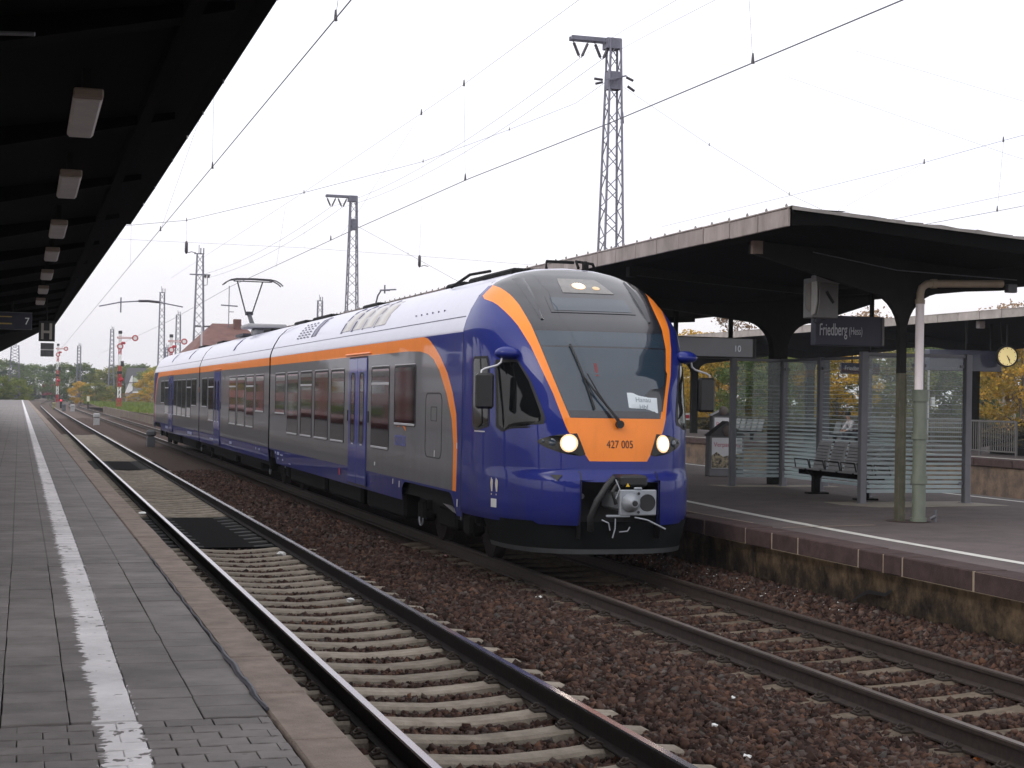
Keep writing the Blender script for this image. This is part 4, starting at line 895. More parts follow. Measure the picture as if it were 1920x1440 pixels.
mb = MB(); mb.box(XR-.85,XR+.3,46.9,48.4,4.15,4.27,0,.03); mb.box(XR-.6,XR+.05,47.2,48.0,3.95,4.15,0,.05); mb.build('air_intake', pmat('intake_grey', (.33,.33,.34), .5), train, org=T0)
# pantograph
mb = MB(); mb.box(XR-.55,XR+.55,50.2,52.0,4.02,4.10); mb.tube([(XR,51.2,4.08),(XR,53.0,4.84)], [.085,.07], 10); mb.box(XR-.12,XR+.12,52.85,53.1,4.80,4.92,0,.02)
pg = mb.build('pantograph', pmat('panto_dark', (.02,.02,.03), .5), train, org=T0)
mb = MB(); mb.tube([(XR-.11,53.0,4.88),(XR-.50,52.2,5.86)], .024, 6); mb.tube([(XR+.11,53.0,4.88),(XR+.32,52.2,5.86)], .024, 6); mb.tube([(XR-.62,52.2,5.86),(XR+.62,52.2,5.86)], .02, 6); mb.build('upper_arm', INSUL, pg, org=T0)
mb = MB()
for dy in (-.22,.22): mb.tube([(XR+x,52.2+dy,z) for x, z in ((-.95,5.73),(-.85,5.82),(-.72,5.89),(-.55,5.925),(0,5.94),(.55,5.925),(.72,5.89),(.85,5.82),(.95,5.73))], .022, 6)
for x in (-.6,.6): mb.bar((XR+x,51.98,5.90),(XR+x,52.42,5.90),.03); mb.tube([(XR+x,52.2,5.86),(XR+x,52.2,5.92)], .02, 6)
mb.build('collector_head', INSUL, pg, org=T0)
# ------------------------------------------------------------------ left canopy
lc = thing('platform_canopy', 'dark canopy overhead along the left platform', 'canopy', (-2.8, 30, 0))
LO = (-2.8, 30, 0)
def cx(y): return 1.47-.0027*max(0, y-20) if y < 24.5 else 1.40-.0085*(y-24.5)
ysr = [-6,4,10,16,20,24.2,24.21,30,36,42,48,54,62]
mb = MB(); th = .22
rows = []
for y in ysr:
    yy2 = y
    e_ = cx(y) if y != 24.21 else cx(24.6)
    rows.append([(e_,y,4.90),(e_,y,4.67),(e_-.12,y,4.68),(-1.0,y,4.32),(-2.8,y,4.2),(-4.6,y,4.35),(-7.0,y,4.7),(-7.0,y,4.95),(-2.8,y,4.5)])
# slanted far end
rows.append([(1.07,62.3,4.90),(1.07,62.3,4.67),(.95,64,4.67),(-1.2,92,4.32),(-2.8,112,4.2),(-4.6,135,4.35),(-7,160,4.7),(-7,160,4.95),(-2.8,112,4.5)])
k = 9; vs = [p for r in rows for p in r]
mb.add(vs, [(j*k+i, j*k+(i+1) % k, (j+1)*k+(i+1) % k, (j+1)*k+i) for j in range(len(rows)-1) for i in range(k)]); mb.add(rows[0], [tuple(range(k))]); mb.add(rows[-1], [tuple(range(k))])
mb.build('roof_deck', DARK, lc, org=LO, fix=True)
for y in np.arange(6, 62, 4.2):
    mb = MB(); mb.add([(cx(y)-.25,y-.12,4.60),(cx(y)-.25,y+.12,4.60),(-2.6,y+.12,3.75),(-2.6,y-.12,3.75),(cx(y)-.25,y-.12,4.68),(cx(y)-.25,y+.12,4.68),(-2.6,y+.12,4.3),(-2.6,y-.12,4.3)], [(0,1,2,3),(7,6,5,4),(0,3,7,4),(1,5,6,2),(0,4,5,1),(2,6,7,3)]); mb.build('roof_rib', DARK, lc, org=LO)
for y in (8.1,16.5,24.9,33.3,41.7,50.1,58.5):
    mb = MB(); mb.box(-3.0,-2.6,y-.15,y+.15,ZP,4.25,0,.02); mb.build('column', DARKSTEEL, lc, org=LO)
for x in (-.55,.95):
    mb = MB(); mb.box(x-.05,x+.05,4,60,4.40+.12*(x > 0),4.52+.12*(x > 0)); mb.build('purlin', DARK, lc, org=LO)
for i, y in enumerate((7.9,9.9,12.7,14.2,15.6,17.2,19.6,21.4,26.5,31.0,36.5)):
    mb = MB(); mb.tube([(cx(y)-.015,y,4.64),(cx(y)-.02,y,4.94+.05*(i % 3))], [.007,.005], 5); mb.build('drip_rod', WHITE if i % 3 == 1 else GALV, lc, org=LO)
lampm = pmat('lamp_diffuser', (.42,.39,.385), .5, var=.12, scale=3); lampe = pmat('lamp_end', (.16,.12,.09), .6)
l0 = thing('ceiling_lamp', 'nearest and largest box lamp under the left canopy', 'ceiling lamp', (.385,12.3,4.2), 'box lamps under the left canopy')
mb = MB(); mb.box(-.10,.10,-.9,.78,-.0,.06,0,.02); mb.build('diffuser', lampm, l0)
mb = MB(); mb.box(-.10,.10,-1.02,-.905,.01,.07,0,.01); mb.build('end_cap', lampe, l0)
mb = MB(); mb.box(-.03,.03,-.5,-.44,.06,.30); mb.box(-.03,.03,.44,.5,.06,.30); mb.build('hanger', DARKSTEEL, l0)
for i, (y, lb) in enumerate(((16.5,'second box lamp from the near end under the left canopy'),(21.1,'third box lamp from the near end under the left canopy'),(25.0,'fourth box lamp from the near end under the left canopy'),(29.4,'fifth box lamp, third from the number 7 board'),(33.8,'small box lamp, second from the number 7 board'),(38.2,'last small box lamp above the number 7 board'))):
    c = copy_tree(l0); c.location = (.385-.012*i, y, 4.2); c['label'] = lb
o = thing('wall_bracket', 'thin pale rod high under the left canopy at the frame edge', 'bracket rod', (-.6,9,4.3)); mb = MB(); mb.tube([(-.8,9.2,4.12),(.02,9.0,4.12)], .012, 6); mb.build('rod', GALV, o, org=(-.6,9,4.3))
# number 7 board
so = (-.6,40,3.85); b7 = thing('destination_board', 'dark destination board with number 7 hanging under the left canopy', 'information board', so)
BOARD = pmat('board_face', (.022,.026,.045), .25, var=.15, coat=.5); YEL = pmat('board_yellow', (.45,.33,.07), .6); TXT = pmat('board_text', (.55,.56,.58), .6, emit=(.6,.6,.55), estr=.12)
mb = MB(); mb.box(-2.6,.16,40,40.25,3.66,4.05,0,.01); mb.build('board_case', BOARD, b7, org=so)
mb = MB(); mb.box(-2.6,.17,39.985,40.0,4.045,4.065); mb.box(-2.6,.17,39.985,40.0,3.645,3.66); mb.build('board_trim', GALV, b7, org=so)
text_mesh('7', .235, lambda a, b, c: (-.015+a, 39.995-c, 3.775+b), 'number', TXT, b7, so, depth=.002)
mb = MB(); mb.box(-.62,-.30,39.990,39.998,3.94,3.962); mb.box(-.62,-.30,39.990,39.998,3.77,3.80); mb.build('text_line', YEL, b7, org=so)
mb = MB(); mb.tube([(-.3,40.1,4.05),(-.3,40.1,4.5)], .03, 6); mb.tube([(-2.2,40.1,4.05),(-2.2,40.1,4.5)], .03, 6); mb.build('hanger', DARKSTEEL, b7, org=so)
so = (.5,40.5,3.65); hb = thing('stop_board', 'black stop board with a pale letter H hanging at the canopy end', 'stop board', so)
mb = MB(); mb.box(.32,.70,40.5,40.53,3.40,3.90,0,.005); mb.build('board_plate', BLACK, hb, org=so)
mb = MB(); mb.box(.375,.435,40.488,40.498,3.45,3.84); mb.box(.57,.63,40.488,40.498,3.45,3.84); mb.box(.435,.57,40.488,40.498,3.60,3.66); mb.build('letter', pmat('board_pale', (.36,.34,.30), .7), hb, org=so)
mb = MB(); mb.tube([(.5,40.52,3.9),(.5,40.52,4.6)], .02, 6); mb.build('hanger', DARKSTEEL, hb, org=so)
mb = MB(); mb.box(.37,.68,40.5,40.52,3.03,3.36,0,.005); lp_ = mb.build('train_length_plate', pmat('plate_grey', (.14,.14,.15), .6, var=.4, scale=20), hb, org=so)
mb = MB(); mb.box(.37,.68,40.488,40.498,3.185,3.21); mb.build('plate_stripe', WHITE, hb, org=so)

# ------------------------------------------------------------------ right canopy
RO = (12.5, 30, 0); rc = thing('platform_canopy', 'large right canopy with grey sheet fascia, dark underside and white drainpipe', 'canopy', RO)
def roof(par, org, xl, xr, zt, yf, yb, far=False, valley=.26):
    mb = MB(); xm = (xl+xr)/2; zb = zt-.20
    prof = [(xl+.02,zb),(xl+.5,zb+.02),(xm,zb-valley),(xr-.5,zb+.02),(xr-.02,zb),(xr-.02,zt-.01),(xm,zt-valley),(xl+.02,zt-.01)]
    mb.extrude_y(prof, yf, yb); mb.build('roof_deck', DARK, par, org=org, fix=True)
    mb = MB(); n = 160
    for s, x in ((1, xl), (-1, xr)):
        mb.grid(lambda u, v: (x+s*(-.02+.75*v), yf-.02+(yb-yf)*u, zt+.006+.012*random.random()-v*.10*2*valley/(xm-xl)), n, 3)
    mb.grid(lambda u, v: (xl+(xr-xl)*u, yf-.03+.25*v, zt+.012+.012*random.random()-valley*(1-abs(2*u-1))), 60, 2)
    for k in range(30):
        u0, u1 = k/30, (k+1)/30; x0, x1 = xl+(xr-xl)*u0, xl+(xr-xl)*u1; a0, a1 = zt-valley*(1-abs(2*u0-1)), zt-valley*(1-abs(2*u1-1)); j0, j1 = random.uniform(.015,.04), random.uniform(.015,.04)
        mb.add([(x0,yf-.035,a0-.012),(x1,yf-.035,a1-.012),(x1,yf-.035,a1+j1),(x0,yf-.035,a0+j0),(x0,yf+.1,a0+j0),(x1,yf+.1,a1+j1)], [(0,1,2,3),(3,2,5,4)])
    mb.build('roof_felt', ROOFTOP, par, org=org)
roof(rc, RO, 8.76, 16.4, 4.54, 17.4, 82)
# fascia sheets, each its own piece
me_f = MB(); me_f.box(-.02,.02,-.41,.41,-.21,.012,0,.008); me_f.grid(lambda u, v: (-.021-.05*v*0-.002, -.41+.82*u, -.2+.2*v), 1, 1)
fm = bpy.data.meshes.new('fascia_sheet'); fb = MB(); fb.box(-.018,.018,-.407,.407,-.215,.0,0,.006); fb.box(-.03,.05,-.402,.402,0.,.022,0,.006); fm.from_pydata(fb.v, [], fb.f); fm.materials.append(FASCIA)
for k in range(62): link('fascia_sheet', fm, rc, (8.745-RO[0]+random.uniform(-.004,.004), 17.83+.836*k-RO[1], 4.545+random.uniform(-.006,.006)+.05*smooth(20,30,17.8+.836*k)*.6)).rotation_euler.x = random.uniform(-.004,.004)
mb = MB(); mb.box(8.725,8.765,69.3,82,4.33,4.57); mb.build('far_fascia', FASCIA, rc, org=RO)
mb = MB(); mb.box(16.38,16.42,17.4,82,4.33,4.56); mb.build('rear_fascia', FASCIA, rc, org=RO)
mb = MB()
for k in range(60): y = 17.6+.55*k; mb.lathe([(.012,0),(.018,.03),(.006,.055)], (8.80,y,4.57+.03*smooth(20,30,y)), 'z', 5)
mb.build('fascia_clip', ROOFTOP, rc, org=RO)
COLM = pmat('column_olive', (.055,.055,.035), .6, col2=(.12,.115,.08), scale=7, bump=.2, spec=.3)
DARK2 = pmat('bracket_dark', (.014,.014,.013), .8, var=.3, spec=.15)
def ycolumn(par, org, x, y, zb, ztop, zbeam, span_l, span_r, mat, w=.12, dy=.11):
    """column with quarter-round haunches into a tapered cross beam"""
    r = .55; hw = w
    def half(s, span):
        p = []
        for i in range(9): a = PI/2*i/8; p.append((x+s*(hw+r*(1-math.cos(a))), zbeam-r+r*math.sin(a)))
        return p+[(x+s*span, zbeam+.42), (x+s*span, zbeam+.58)]
    mid = [(x-hw, zb), (x+hw, zb)]
    R_ = half(1, span_r); L_ = half(-1, span_l); zc = 2.64 if mat is COLM else zb+.02
    mb = MB(); mb.extrude_y([(x-hw,zc),(x+hw,zc)]+R_+[(x, ztop)]+L_[::-1], y-dy, y+dy); mb.build('bracket', DARK2, par, org=org, fix=True)
    mb = MB(); mb.box(x-hw,x+hw,y-dy,y+dy,zb,zc); c = mb.build('column', mat, par, org=org); return c
ycolumn(rc, RO, 11.385, 19.26, ZR, 4.22, 3.74, 2.2, 4.4, COLM, .048, .05)
mb = MB(); mb.box(11.328,11.345,19.195,19.209,ZR,2.63); mb.box(11.42,11.437,19.195,19.209,ZR,2.63); mb.build('column_flange', COLM, rc, org=RO)
ycolumn(rc, RO, 14.02, 28.3, ZR, 4.2, 3.78, 4.6, 2.0, DARKSTEEL, .15)
ycolumn(rc, RO, 12.6, 46, ZR, 4.2, 3.75, 3.3, 3.2, DARKSTEEL, .15)
for y in (19.3,23.8,28.3,37,46,55,64):
    mb = MB(); mb.box(9.14,9.26,y-.08,y+.08,4.17,4.33); mb.bar((9.2,y,4.27),(12.5,y,4.06),.12,.14); mb.bar((12.5,y,4.06),(16.0,y,4.27),.12,.14); mb.build('cross_beam', DARK2, rc, org=RO)
mb = MB(); mb.box(9.13,9.27,19.2,19.28,4.165,4.335); mb.build('beam_end', EDGE, rc, org=RO)
PIPEW = pmat('pipe_white', (.82,.75,.76), .45, var=.12, scale=3, stretch=(1,1,.3)); PIPEG = pmat('pipe_green', (.10,.125,.095), .5, col2=(.17,.19,.15), scale=6, stretch=(1,1,.4)); PIPEB = pmat('pipe_tan', (.33,.27,.20), .5, var=.15)
py_ = 19.12
mb = MB(); mb.tube([(11.575,py_,2.36),(11.575,py_,3.62)], .058, 16); dp = mb.build('drainpipe', PIPEW, rc, org=RO)
mb = MB(); mb.tube([(11.575,py_,3.60),(11.575,py_,3.72),(11.60,py_,3.80),(11.67,py_,3.85),(11.75,py_,3.86),(12.85,py_,3.90)], .052, 14); mb.tube([(11.575,py_,3.58),(11.575,py_,3.64)], .066, 14); mb.tube([(11.74,py_,3.86),(11.82,py_,3.863)], .064, 14); mb.build('pipe_elbow', PIPEB, rc, org=RO)
mb = MB(); mb.tube([(11.60,py_,ZR),(11.60,py_,2.36)], .092, 16)
for z, h in ((2.26,.16),(1.75,.07),(1.15,.12),(.64,.05)): mb.tube([(11.60,py_,z),(11.60,py_,z+h)], .112, 16)
mb.build('standpipe', PIPEG, rc, org=RO)
mb = MB(); mb.tube([(10.0,19.2,4.22),(11.2,19.1,4.02),(13.0,19.0,3.95)], .008, 5); mb.build('cable', GALV, rc, org=RO)
mb = MB(); mb.box(12.9,13.05,19.05,19.15,3.78,3.9,0,.01); mb.build('junction_box', GALV, rc, org=RO)
mb = MB(); mb.lathe([(.26,0),(.30,.004),(.30,.006)], (11.52,19.25,ZR), 'z', 20); mb.build('base_stain', pmat('moss_dirt', (.045,.022,.02), .95, var=.4, scale=12), rc, org=RO)
mb = MB(); mb.tube([(11.74,19.05,.68),(11.80,19.02,.72)], .03, 8); mb.tube([(11.80,19.02,.64),(11.80,19.02,.80)], .02, 8); mb.build('drain_tap', GALV, rc, org=RO)

# grey hooded equipment box
eo = (10.6,20,3.92); eb = thing('signal_box', 'grey hooded equipment box with a diagonal slot hanging from the right canopy', 'equipment box', (10.6,20,3.97)); EB = pmat('box_grey', (.165,.165,.16), .6, var=.12, scale=8)
mb = MB(); mb.box(10.42,10.82,20.0,20.28,3.35,3.90,0,.01); mb.build('case', EB, eb, org=eo)
mb = MB(); mb.box(10.40,10.85,19.86,20.02,3.83,3.93,0,.01); mb.build('hood', EB, eb, org=eo)
for x, t_ in ((10.40,-.0),(10.475,.07)):
    mb = MB(); v = [(x,19.84+t_,3.84),(x,19.995,3.84),(x,19.995,3.38),(x-.0,19.90+t_,3.40),(x-.01,19.82+t_,3.55)]; mb.add(v, [(0,1,2,3,4)]); mb.add([(a+.012,b,c) for a, b, c in v], [(4,3,2,1,0)]); k = 5; mb.add(v+[(a+.012,b,c) for a, b, c in v], [(i, (i+1) % k, k+(i+1) % k, k+i) for i in range(k)])
    mb.build('shade', pmat('shade_pale', (.34,.33,.31), .6), eb, org=eo)
mb = MB(); mb.add([(10.34,20.05,3.82),(10.42,20.05,3.84),(10.42,20.05,3.42),(10.36,20.05,3.48)], [(0,1,2,3)]); mb.add([(10.34,20.07,3.82),(10.42,20.07,3.84),(10.42,20.07,3.42),(10.36,20.07,3.48)], [(3,2,1,0)]); mb.build('side_shade', pmat('shade_pale', (.34,.33,.31), .6), eb, org=eo)
mb = MB(); mb.bar((10.63,19.993,3.72),(10.74,19.993,3.56),.012,.035); mb.bar((10.66,19.99,3.66),(10.71,19.99,3.60),.01,.01); mb.build('slot', BLACK, eb, org=eo)
mb = MB(); mb.tube([(10.62,20.1,3.90),(10.62,20.1,4.12)], .034, 8); mb.tube([(10.64,20.1,4.10),(10.64,20.1,4.35)], .042, 8); mb.build('hanger', EB, eb, org=eo)
mb = MB(); mb.tube([(10.55,20.15,3.36),(10.52,20.15,3.30),(10.60,20.15,3.26),(10.68,20.15,3.34)], .012, 5); mb.build('cable', BLACK, eb, org=eo)

# station name sign
fo = (11.55,21,3.25); fs_ = thing('station_sign', 'dark blue station name sign reading Friedberg hanging under the right canopy', 'station sign', fo)
SIGN = pmat('sign_navy', (.010,.013,.035), .45, var=.1); SIGNT = pmat('sign_text', (.50,.51,.55), .6)
mb = MB(); mb.box(11.0,12.12,21.0,21.16,3.06,3.50,0,.008); mb.build('sign_panel', SIGN, fs_, org=fo)
mb = MB(); mb.box(12.08,12.115,20.985,21.0,3.08,3.48); mb.build('sign_edge', EB, fs_, org=fo)
tf = lambda x0, z0: (lambda a, b, c: (x0+a, 20.985-c, z0+b+.02*a))
text_mesh('Friedberg', .25, tf(11.05,3.205), 'sign_text', SIGNT, fs_, fo, depth=.001, xs=.47, bold=.002); text_mesh('(Hess)', .16, tf(11.53,3.225), 'sign_text', SIGNT, fs_, fo, depth=.001, xs=.54)
mb = MB(); mb.box(11.93,11.98,21.05,21.1,3.5,4.2); mb.box(11.13,11.18,21.05,21.1,3.5,4.2); mb.build('hanger', DARKSTEEL, fs_, org=fo)
# number 10 board
no_ = (12.3,28.4,3.2); nb = thing('destination_board', 'slate blue destination board with number 10 hanging under the right canopy', 'information board', no_)
mb = MB(); mb.box(10.6,13.60,28.4,28.75,3.06,3.46,0,.01); mb.build('board_case', BLACK, nb, org=no_)
mb = MB(); mb.add([(10.65,28.388,3.09),(13.52,28.388,3.09),(13.52,28.394,3.44),(10.65,28.394,3.44)], [(0,1,2,3)]); mb.build('board_glass', pmat('board_glass', (.06,.072,.11), .12, var=.3, scale=1.2, coat=.6), nb, org=no_)
text_mesh('10', .17, lambda a, b, c: (13.12+a, 28.384-c, 3.19+b), 'number', pmat('number_pale', (.7,.72,.78), .6, emit=(.75,.8,.9), estr=.22), nb, no_, depth=.001, xs=.9)
mb = MB(); mb.box(11.93,12.0,28.5,28.57,3.46,4.2); mb.box(13.08,13.15,28.5,28.57,3.46,4.2); mb.box(10.9,10.97,28.5,28.57,3.46,4.2); mb.build('hanger', DARKSTEEL, nb, org=no_)

# ------------------------------------------------------------------ glass shelter
so = (13.7,25.2,ZR); sh = thing('waiting_shelter', 'grey framed glass shelter with white striped panes on the right platform', 'waiting shelter', so)
POST = pmat('shelter_post', (.15,.153,.17), .5, metal=.2, var=.12, scale=5)
PG = bpy.data.materials.new('striped_glass'); PG.use_nodes = True; nt = PG.node_tree; nt.nodes.clear()
g_out = nt.nodes.new('ShaderNodeOutputMaterial'); g_tr = nt.nodes.new('ShaderNodeBsdfTransparent'); g_tr.inputs[0].default_value = (.90,.93,.92,1); g_gl = nt.nodes.new('ShaderNodeBsdfGlossy'); g_gl.inputs['Roughness'].default_value = .02
g_fr = nt.nodes.new('ShaderNodeFresnel'); g_fr.inputs[0].default_value = 1.45; g_mx = nt.nodes.new('ShaderNodeMixShader'); g_g0 = nt.nodes.new('ShaderNodeNewGeometry'); nt.links.new(math_node(PG, 'SUBTRACT', 1.45, math_node(PG, 'MULTIPLY', g_g0.outputs['Backfacing'], 1.45-1/1.45)), g_fr.inputs[0]); nt.links.new(g_fr.outputs[0], g_mx.inputs[0]); nt.links.new(g_tr.outputs[0], g_mx.inputs[1]); nt.links.new(g_gl.outputs[0], g_mx.inputs[2])
g_df = nt.nodes.new('ShaderNodeBsdfDiffuse'); g_df.inputs[0].default_value = (.62,.70,.72,1); g_tl = nt.nodes.new('ShaderNodeBsdfTranslucent'); g_tl.inputs[0].default_value = (.62,.70,.72,1); g_m1 = nt.nodes.new('ShaderNodeMixShader'); g_m1.inputs[0].default_value = .5; nt.links.new(g_df.outputs[0], g_m1.inputs[1]); nt.links.new(g_tl.outputs[0], g_m1.inputs[2])
g_geo = nt.nodes.new('ShaderNodeNewGeometry'); g_sp = nt.nodes.new('ShaderNodeSeparateXYZ'); nt.links.new(g_geo.outputs['Position'], g_sp.inputs[0])
zrel = math_node(PG, 'SUBTRACT', g_sp.outputs['Z'], .80); fr = math_node(PG, 'FRACT', math_node(PG, 'DIVIDE', zrel, .075)); wid = math_node(PG, 'MAXIMUM', math_node(PG, 'SUBTRACT', .74, math_node(PG, 'MULTIPLY', zrel, .47)), .12)
stripe = math_node(PG, 'MULTIPLY', math_node(PG, 'MULTIPLY', math_node(PG, 'LESS_THAN', fr, wid), math_node(PG, 'LESS_THAN', zrel, 2.05)), math_node(PG, 'MAXIMUM', math_node(PG, 'SUBTRACT', .80, math_node(PG, 'MULTIPLY', zrel, .28)), .30))
g_m2 = nt.nodes.new('ShaderNodeMixShader'); nt.links.new(stripe, g_m2.inputs[0]); nt.links.new(g_mx.outputs[0], g_m2.inputs[1]); nt.links.new(g_m1.outputs[0], g_m2.inputs[2]); nt.links.new(g_m2.outputs[0], g_out.inputs['Surface'])
ZT = 3.05; posts = [(12.78,27.65),(13.84,27.65),(14.72,27.65),(13.82,26.15),(13.82,24.45),(13.82,22.8),(12.80,22.8),(14.70,22.8)]
for x, y in posts:
    mb = MB(); mb.box(x-.055,x+.055,y-.055,y+.055,ZR,ZT,0,.008); mb.build('post', POST, sh, org=so)
    mb = MB(); mb.box(x-.09,x+.09,y-.09,y+.09,ZR,ZR+.012); mb.build('foot_plate', POST, sh, org=so)
walls = [((12.78,27.65),(13.84,27.65)),((13.84,27.65),(14.72,27.65)),((13.83,27.65),(13.82,26.15)),((13.82,26.15),(13.82,24.45)),((13.82,24.45),(13.82,22.8)),((12.80,22.8),(13.82,22.8)),((13.82,22.8),(14.70,22.8))]
for (a, b), (c, d) in walls:
    L_ = math.hypot(c-a, d-b); ux, uy = (c-a)/L_, (d-b)/L_; nx_, ny_ = -uy*.006, ux*.006; p0 = (a+ux*.09, b+uy*.09); p1 = (c-ux*.09, d-uy*.09)
    mb = MB(); v = []
    for (x, y) in (p0, p1):
        for z in (.80, 2.98): v += [(x-nx_, y-ny_, z), (x+nx_, y+ny_, z)]
    mb.add(v, [(0,4,6,2),(1,3,7,5)]); mb.build('glass_pane', PG, sh, org=so)
    mb = MB(); mb.bar((a+ux*.055,b+uy*.055,3.015),(c-ux*.055,d-uy*.055,3.015),.06,.05); mb.build('top_rail', POST, sh, org=so)
    mb = MB()
    for z in (.95,2.85):
        for p in (p0, p1): mb.bar((p[0]-ux*.05,p[1]-uy*.05,z),(p[0]+ux*.02,p[1]+uy*.02,z),.03,.05)
    mb.build('glass_clamp', POST, sh, org=so)
SLABM = pmat('shelter_base', (.25,.22,.18), .85, var=.15, scale=6, bump=.2)
for pts in ([(12.45,28.0),(14.9,28.0),(14.9,27.35),(12.55,27.35)],[(12.25,22.5),(12.6,21.9),(15.1,22.2),(14.8,23.2),(12.3,23.1)]):
    mb = MB(); k = len(pts); mb.add([(a,b,ZR+.006) for a, b in pts], [tuple(range(k))]); mb.add([(a,b,ZR-.03) for a, b in pts]+[(a,b,ZR+.006) for a, b in pts], [(i,(i+1) % k,k+(i+1) % k,k+i) for i in range(k)]); mb.build('base_slab', SLABM, sh, org=so)
# bench
def bench(label, x, y0, n, seatm, s=1, group=None, full=True):
    o_ = (x, y0, ZR); b = thing('bench', label, 'bench', o_, group); pitch = .56
    for k in range(n):
        yc = y0-pitch*(k+.5); mb = MB(); h = .235
        prof = [(-.44,.435),(-.42,.455),(-.10,.425),(-.02,.44),(.10,.90),(.13,.915)]
        for i in range(len(prof)-1):
            (a, za), (c, zc) = prof[i], prof[i+1]; nn = Vector((-(zc-za),0,(c-a))).normalized()*.012
            A = [Vector((x+a,yc-h,ZR+za)),Vector((x+a,yc+h,ZR+za)),Vector((x+c,yc+h,ZR+zc)),Vector((x+c,yc-h,ZR+zc))]; B = [p-nn for p in A]
            mb.add(A+B, [(3,2,1,0),(4,5,6,7),(0,1,5,4),(1,2,6,5),(2,3,7,6),(3,0,4,7)])
        st = mb.build('seat', seatm, b, org=o_)
        if full:
            mb = MB()
            for q_ in range(7): z = .50+.055*q_; xx = x-.02+(z-.44)*.26; mb.box(xx-.017,xx-.012,yc-.19,yc+.19,ZR+z,ZR+z+.008)
            mb.build('seat_slots', BLACK, st, org=o_)
            mb = MB(); mb.tube([(x+.12,yc-h,ZR+.915),(x+.12,yc+h,ZR+.915)], .014, 6); mb.build('seat_rim', STRIP_METAL, st, org=o_)
    if full:
        for k in range(n+1):
            y = y0-pitch*k; mb = MB(); mb.tube([(x-.05,y,ZR+.40),(x-.10,y,ZR+.58),(x-.36,y,ZR+.60),(x-.33,y,ZR+.42)], .014, 6); mb.build('armrest', BLACK, b, org=o_)
    mb = MB(); mb.box(x-.28,x-.16,y0-pitch*n,y0,ZR+.33,ZR+.42,0,.01); mb.build('beam', UNDER, b, org=o_)
    for y in (y0-.55, y0-pitch*n+.55):
        mb = MB(); mb.box(x-.28,x-.16,y-.06,y+.06,ZR+.03,ZR+.34,0,.01); mb.box(x-.40,x+.0,y-.08,y+.08,ZR,ZR+.03,0,.006)
        mb.add([(x-.42,y-.03,ZR+.42),(x-.42,y+.03,ZR+.42),(x-.2,y+.03,ZR+.22),(x-.2,y-.03,ZR+.22),(x+.0,y-.03,ZR+.42),(x+.0,y+.03,ZR+.42)], [(0,1,2,3),(3,2,5,4),(0,3,4),(1,5,2)]); mb.build('leg', UNDER, b, org=o_)
    return b
SEATM = pmat('seat_mesh', (.32,.325,.34), .5, metal=.2, var=.15, scale=12)
bench('grey metal bench with armrests inside the striped glass shelter', 13.52, 25.85, 5, SEATM)
# recycling containers
def bin_(label, x0, x1, y0, y1, h, txt, ph=True, ev=.82):
    o_ = ((x0+x1)/2, y0, ZR); b = thing('recycling_bin', label, 'recycling bin', o_); w = x1-x0; G_ = pmat('bin_frame', (.13,.13,.14), .5, metal=.3)
    mb = MB(); mb.box(x0,x1,y0,y1,ZR,ZR+ev*h,0,.012); mb.build('bin_body', G_, b, org=o_)
    mb = MB(); mb.add([(x0-.03,y0-.03,ZR+ev*h),(x1+.03,y0-.03,ZR+ev*h),((x0+x1)/2,y0-.03,ZR+1.12*h),(x0-.03,y1+.03,ZR+ev*h),(x1+.03,y1+.03,ZR+ev*h),((x0+x1)/2,y1+.03,ZR+1.12*h)], [(0,1,2),(5,4,3),(0,2,5,3),(2,1,4,5),(1,0,3,4)]); mb.build('bin_roof', pmat('bin_roof', (.02,.02,.022), .5), b, org=o_)
    mb = MB(); mb.lathe([(.12,0),(.11,-.012),(.02,-.016)], ((x0+x1)/2,y0-.035,ZR+(ev+.10)*h), 'y', 18); mb.build('bin_flap', pmat('flap_brown', (.10,.08,.07), .6, var=.3, scale=20), b, org=o_)
    mb = MB(); mb.box(x0+.05,x1-.05,y0-.012,y0,ZR+.17,ZR+(ev-.04)*h); ps = mb.build('poster', pmat('poster_white', (.62,.63,.65), .6, var=.04), b, org=o_)
    text_mesh(txt, .12*h/.9, lambda a, c, d: (x0+.09+a, y0-.014-d, ZR+(ev-.22)*h+c), 'lettering', pmat('poster_red', (.45,.10,.16), .6), ps, o_, depth=.001, xs=.95)
    if ph:
        mb = MB(); mb.add([(x0+.05,y0-.014,ZR+.18),(x1-.05,y0-.014,ZR+.18),(x1-.05,y0-.014,ZR+.50),(x0+.30,y0-.014,ZR+.42),(x0+.16,y0-.014,ZR+.52),(x0+.05,y0-.014,ZR+.44)], [(0,1,2,3,4,5)]); mb.build('poster_picture', pmat('poster_photo', (.012,.010,.008), .6, col2=(.40,.34,.22), scale=14, contrast=.09), ps, org=o_)
    return b
bin_('front recycling bin with pitched lid and a Verpackung poster beside the shelter', 13.94, 14.74, 31.3, 31.52, 1.05, 'Verpackung')
bin_('rear recycling bin with pitched lid half hidden behind the Verpackung one', 16.0+.55, 16.0+1.1, 37, 37.2, 1.24, 'Papier', False, 1.0)
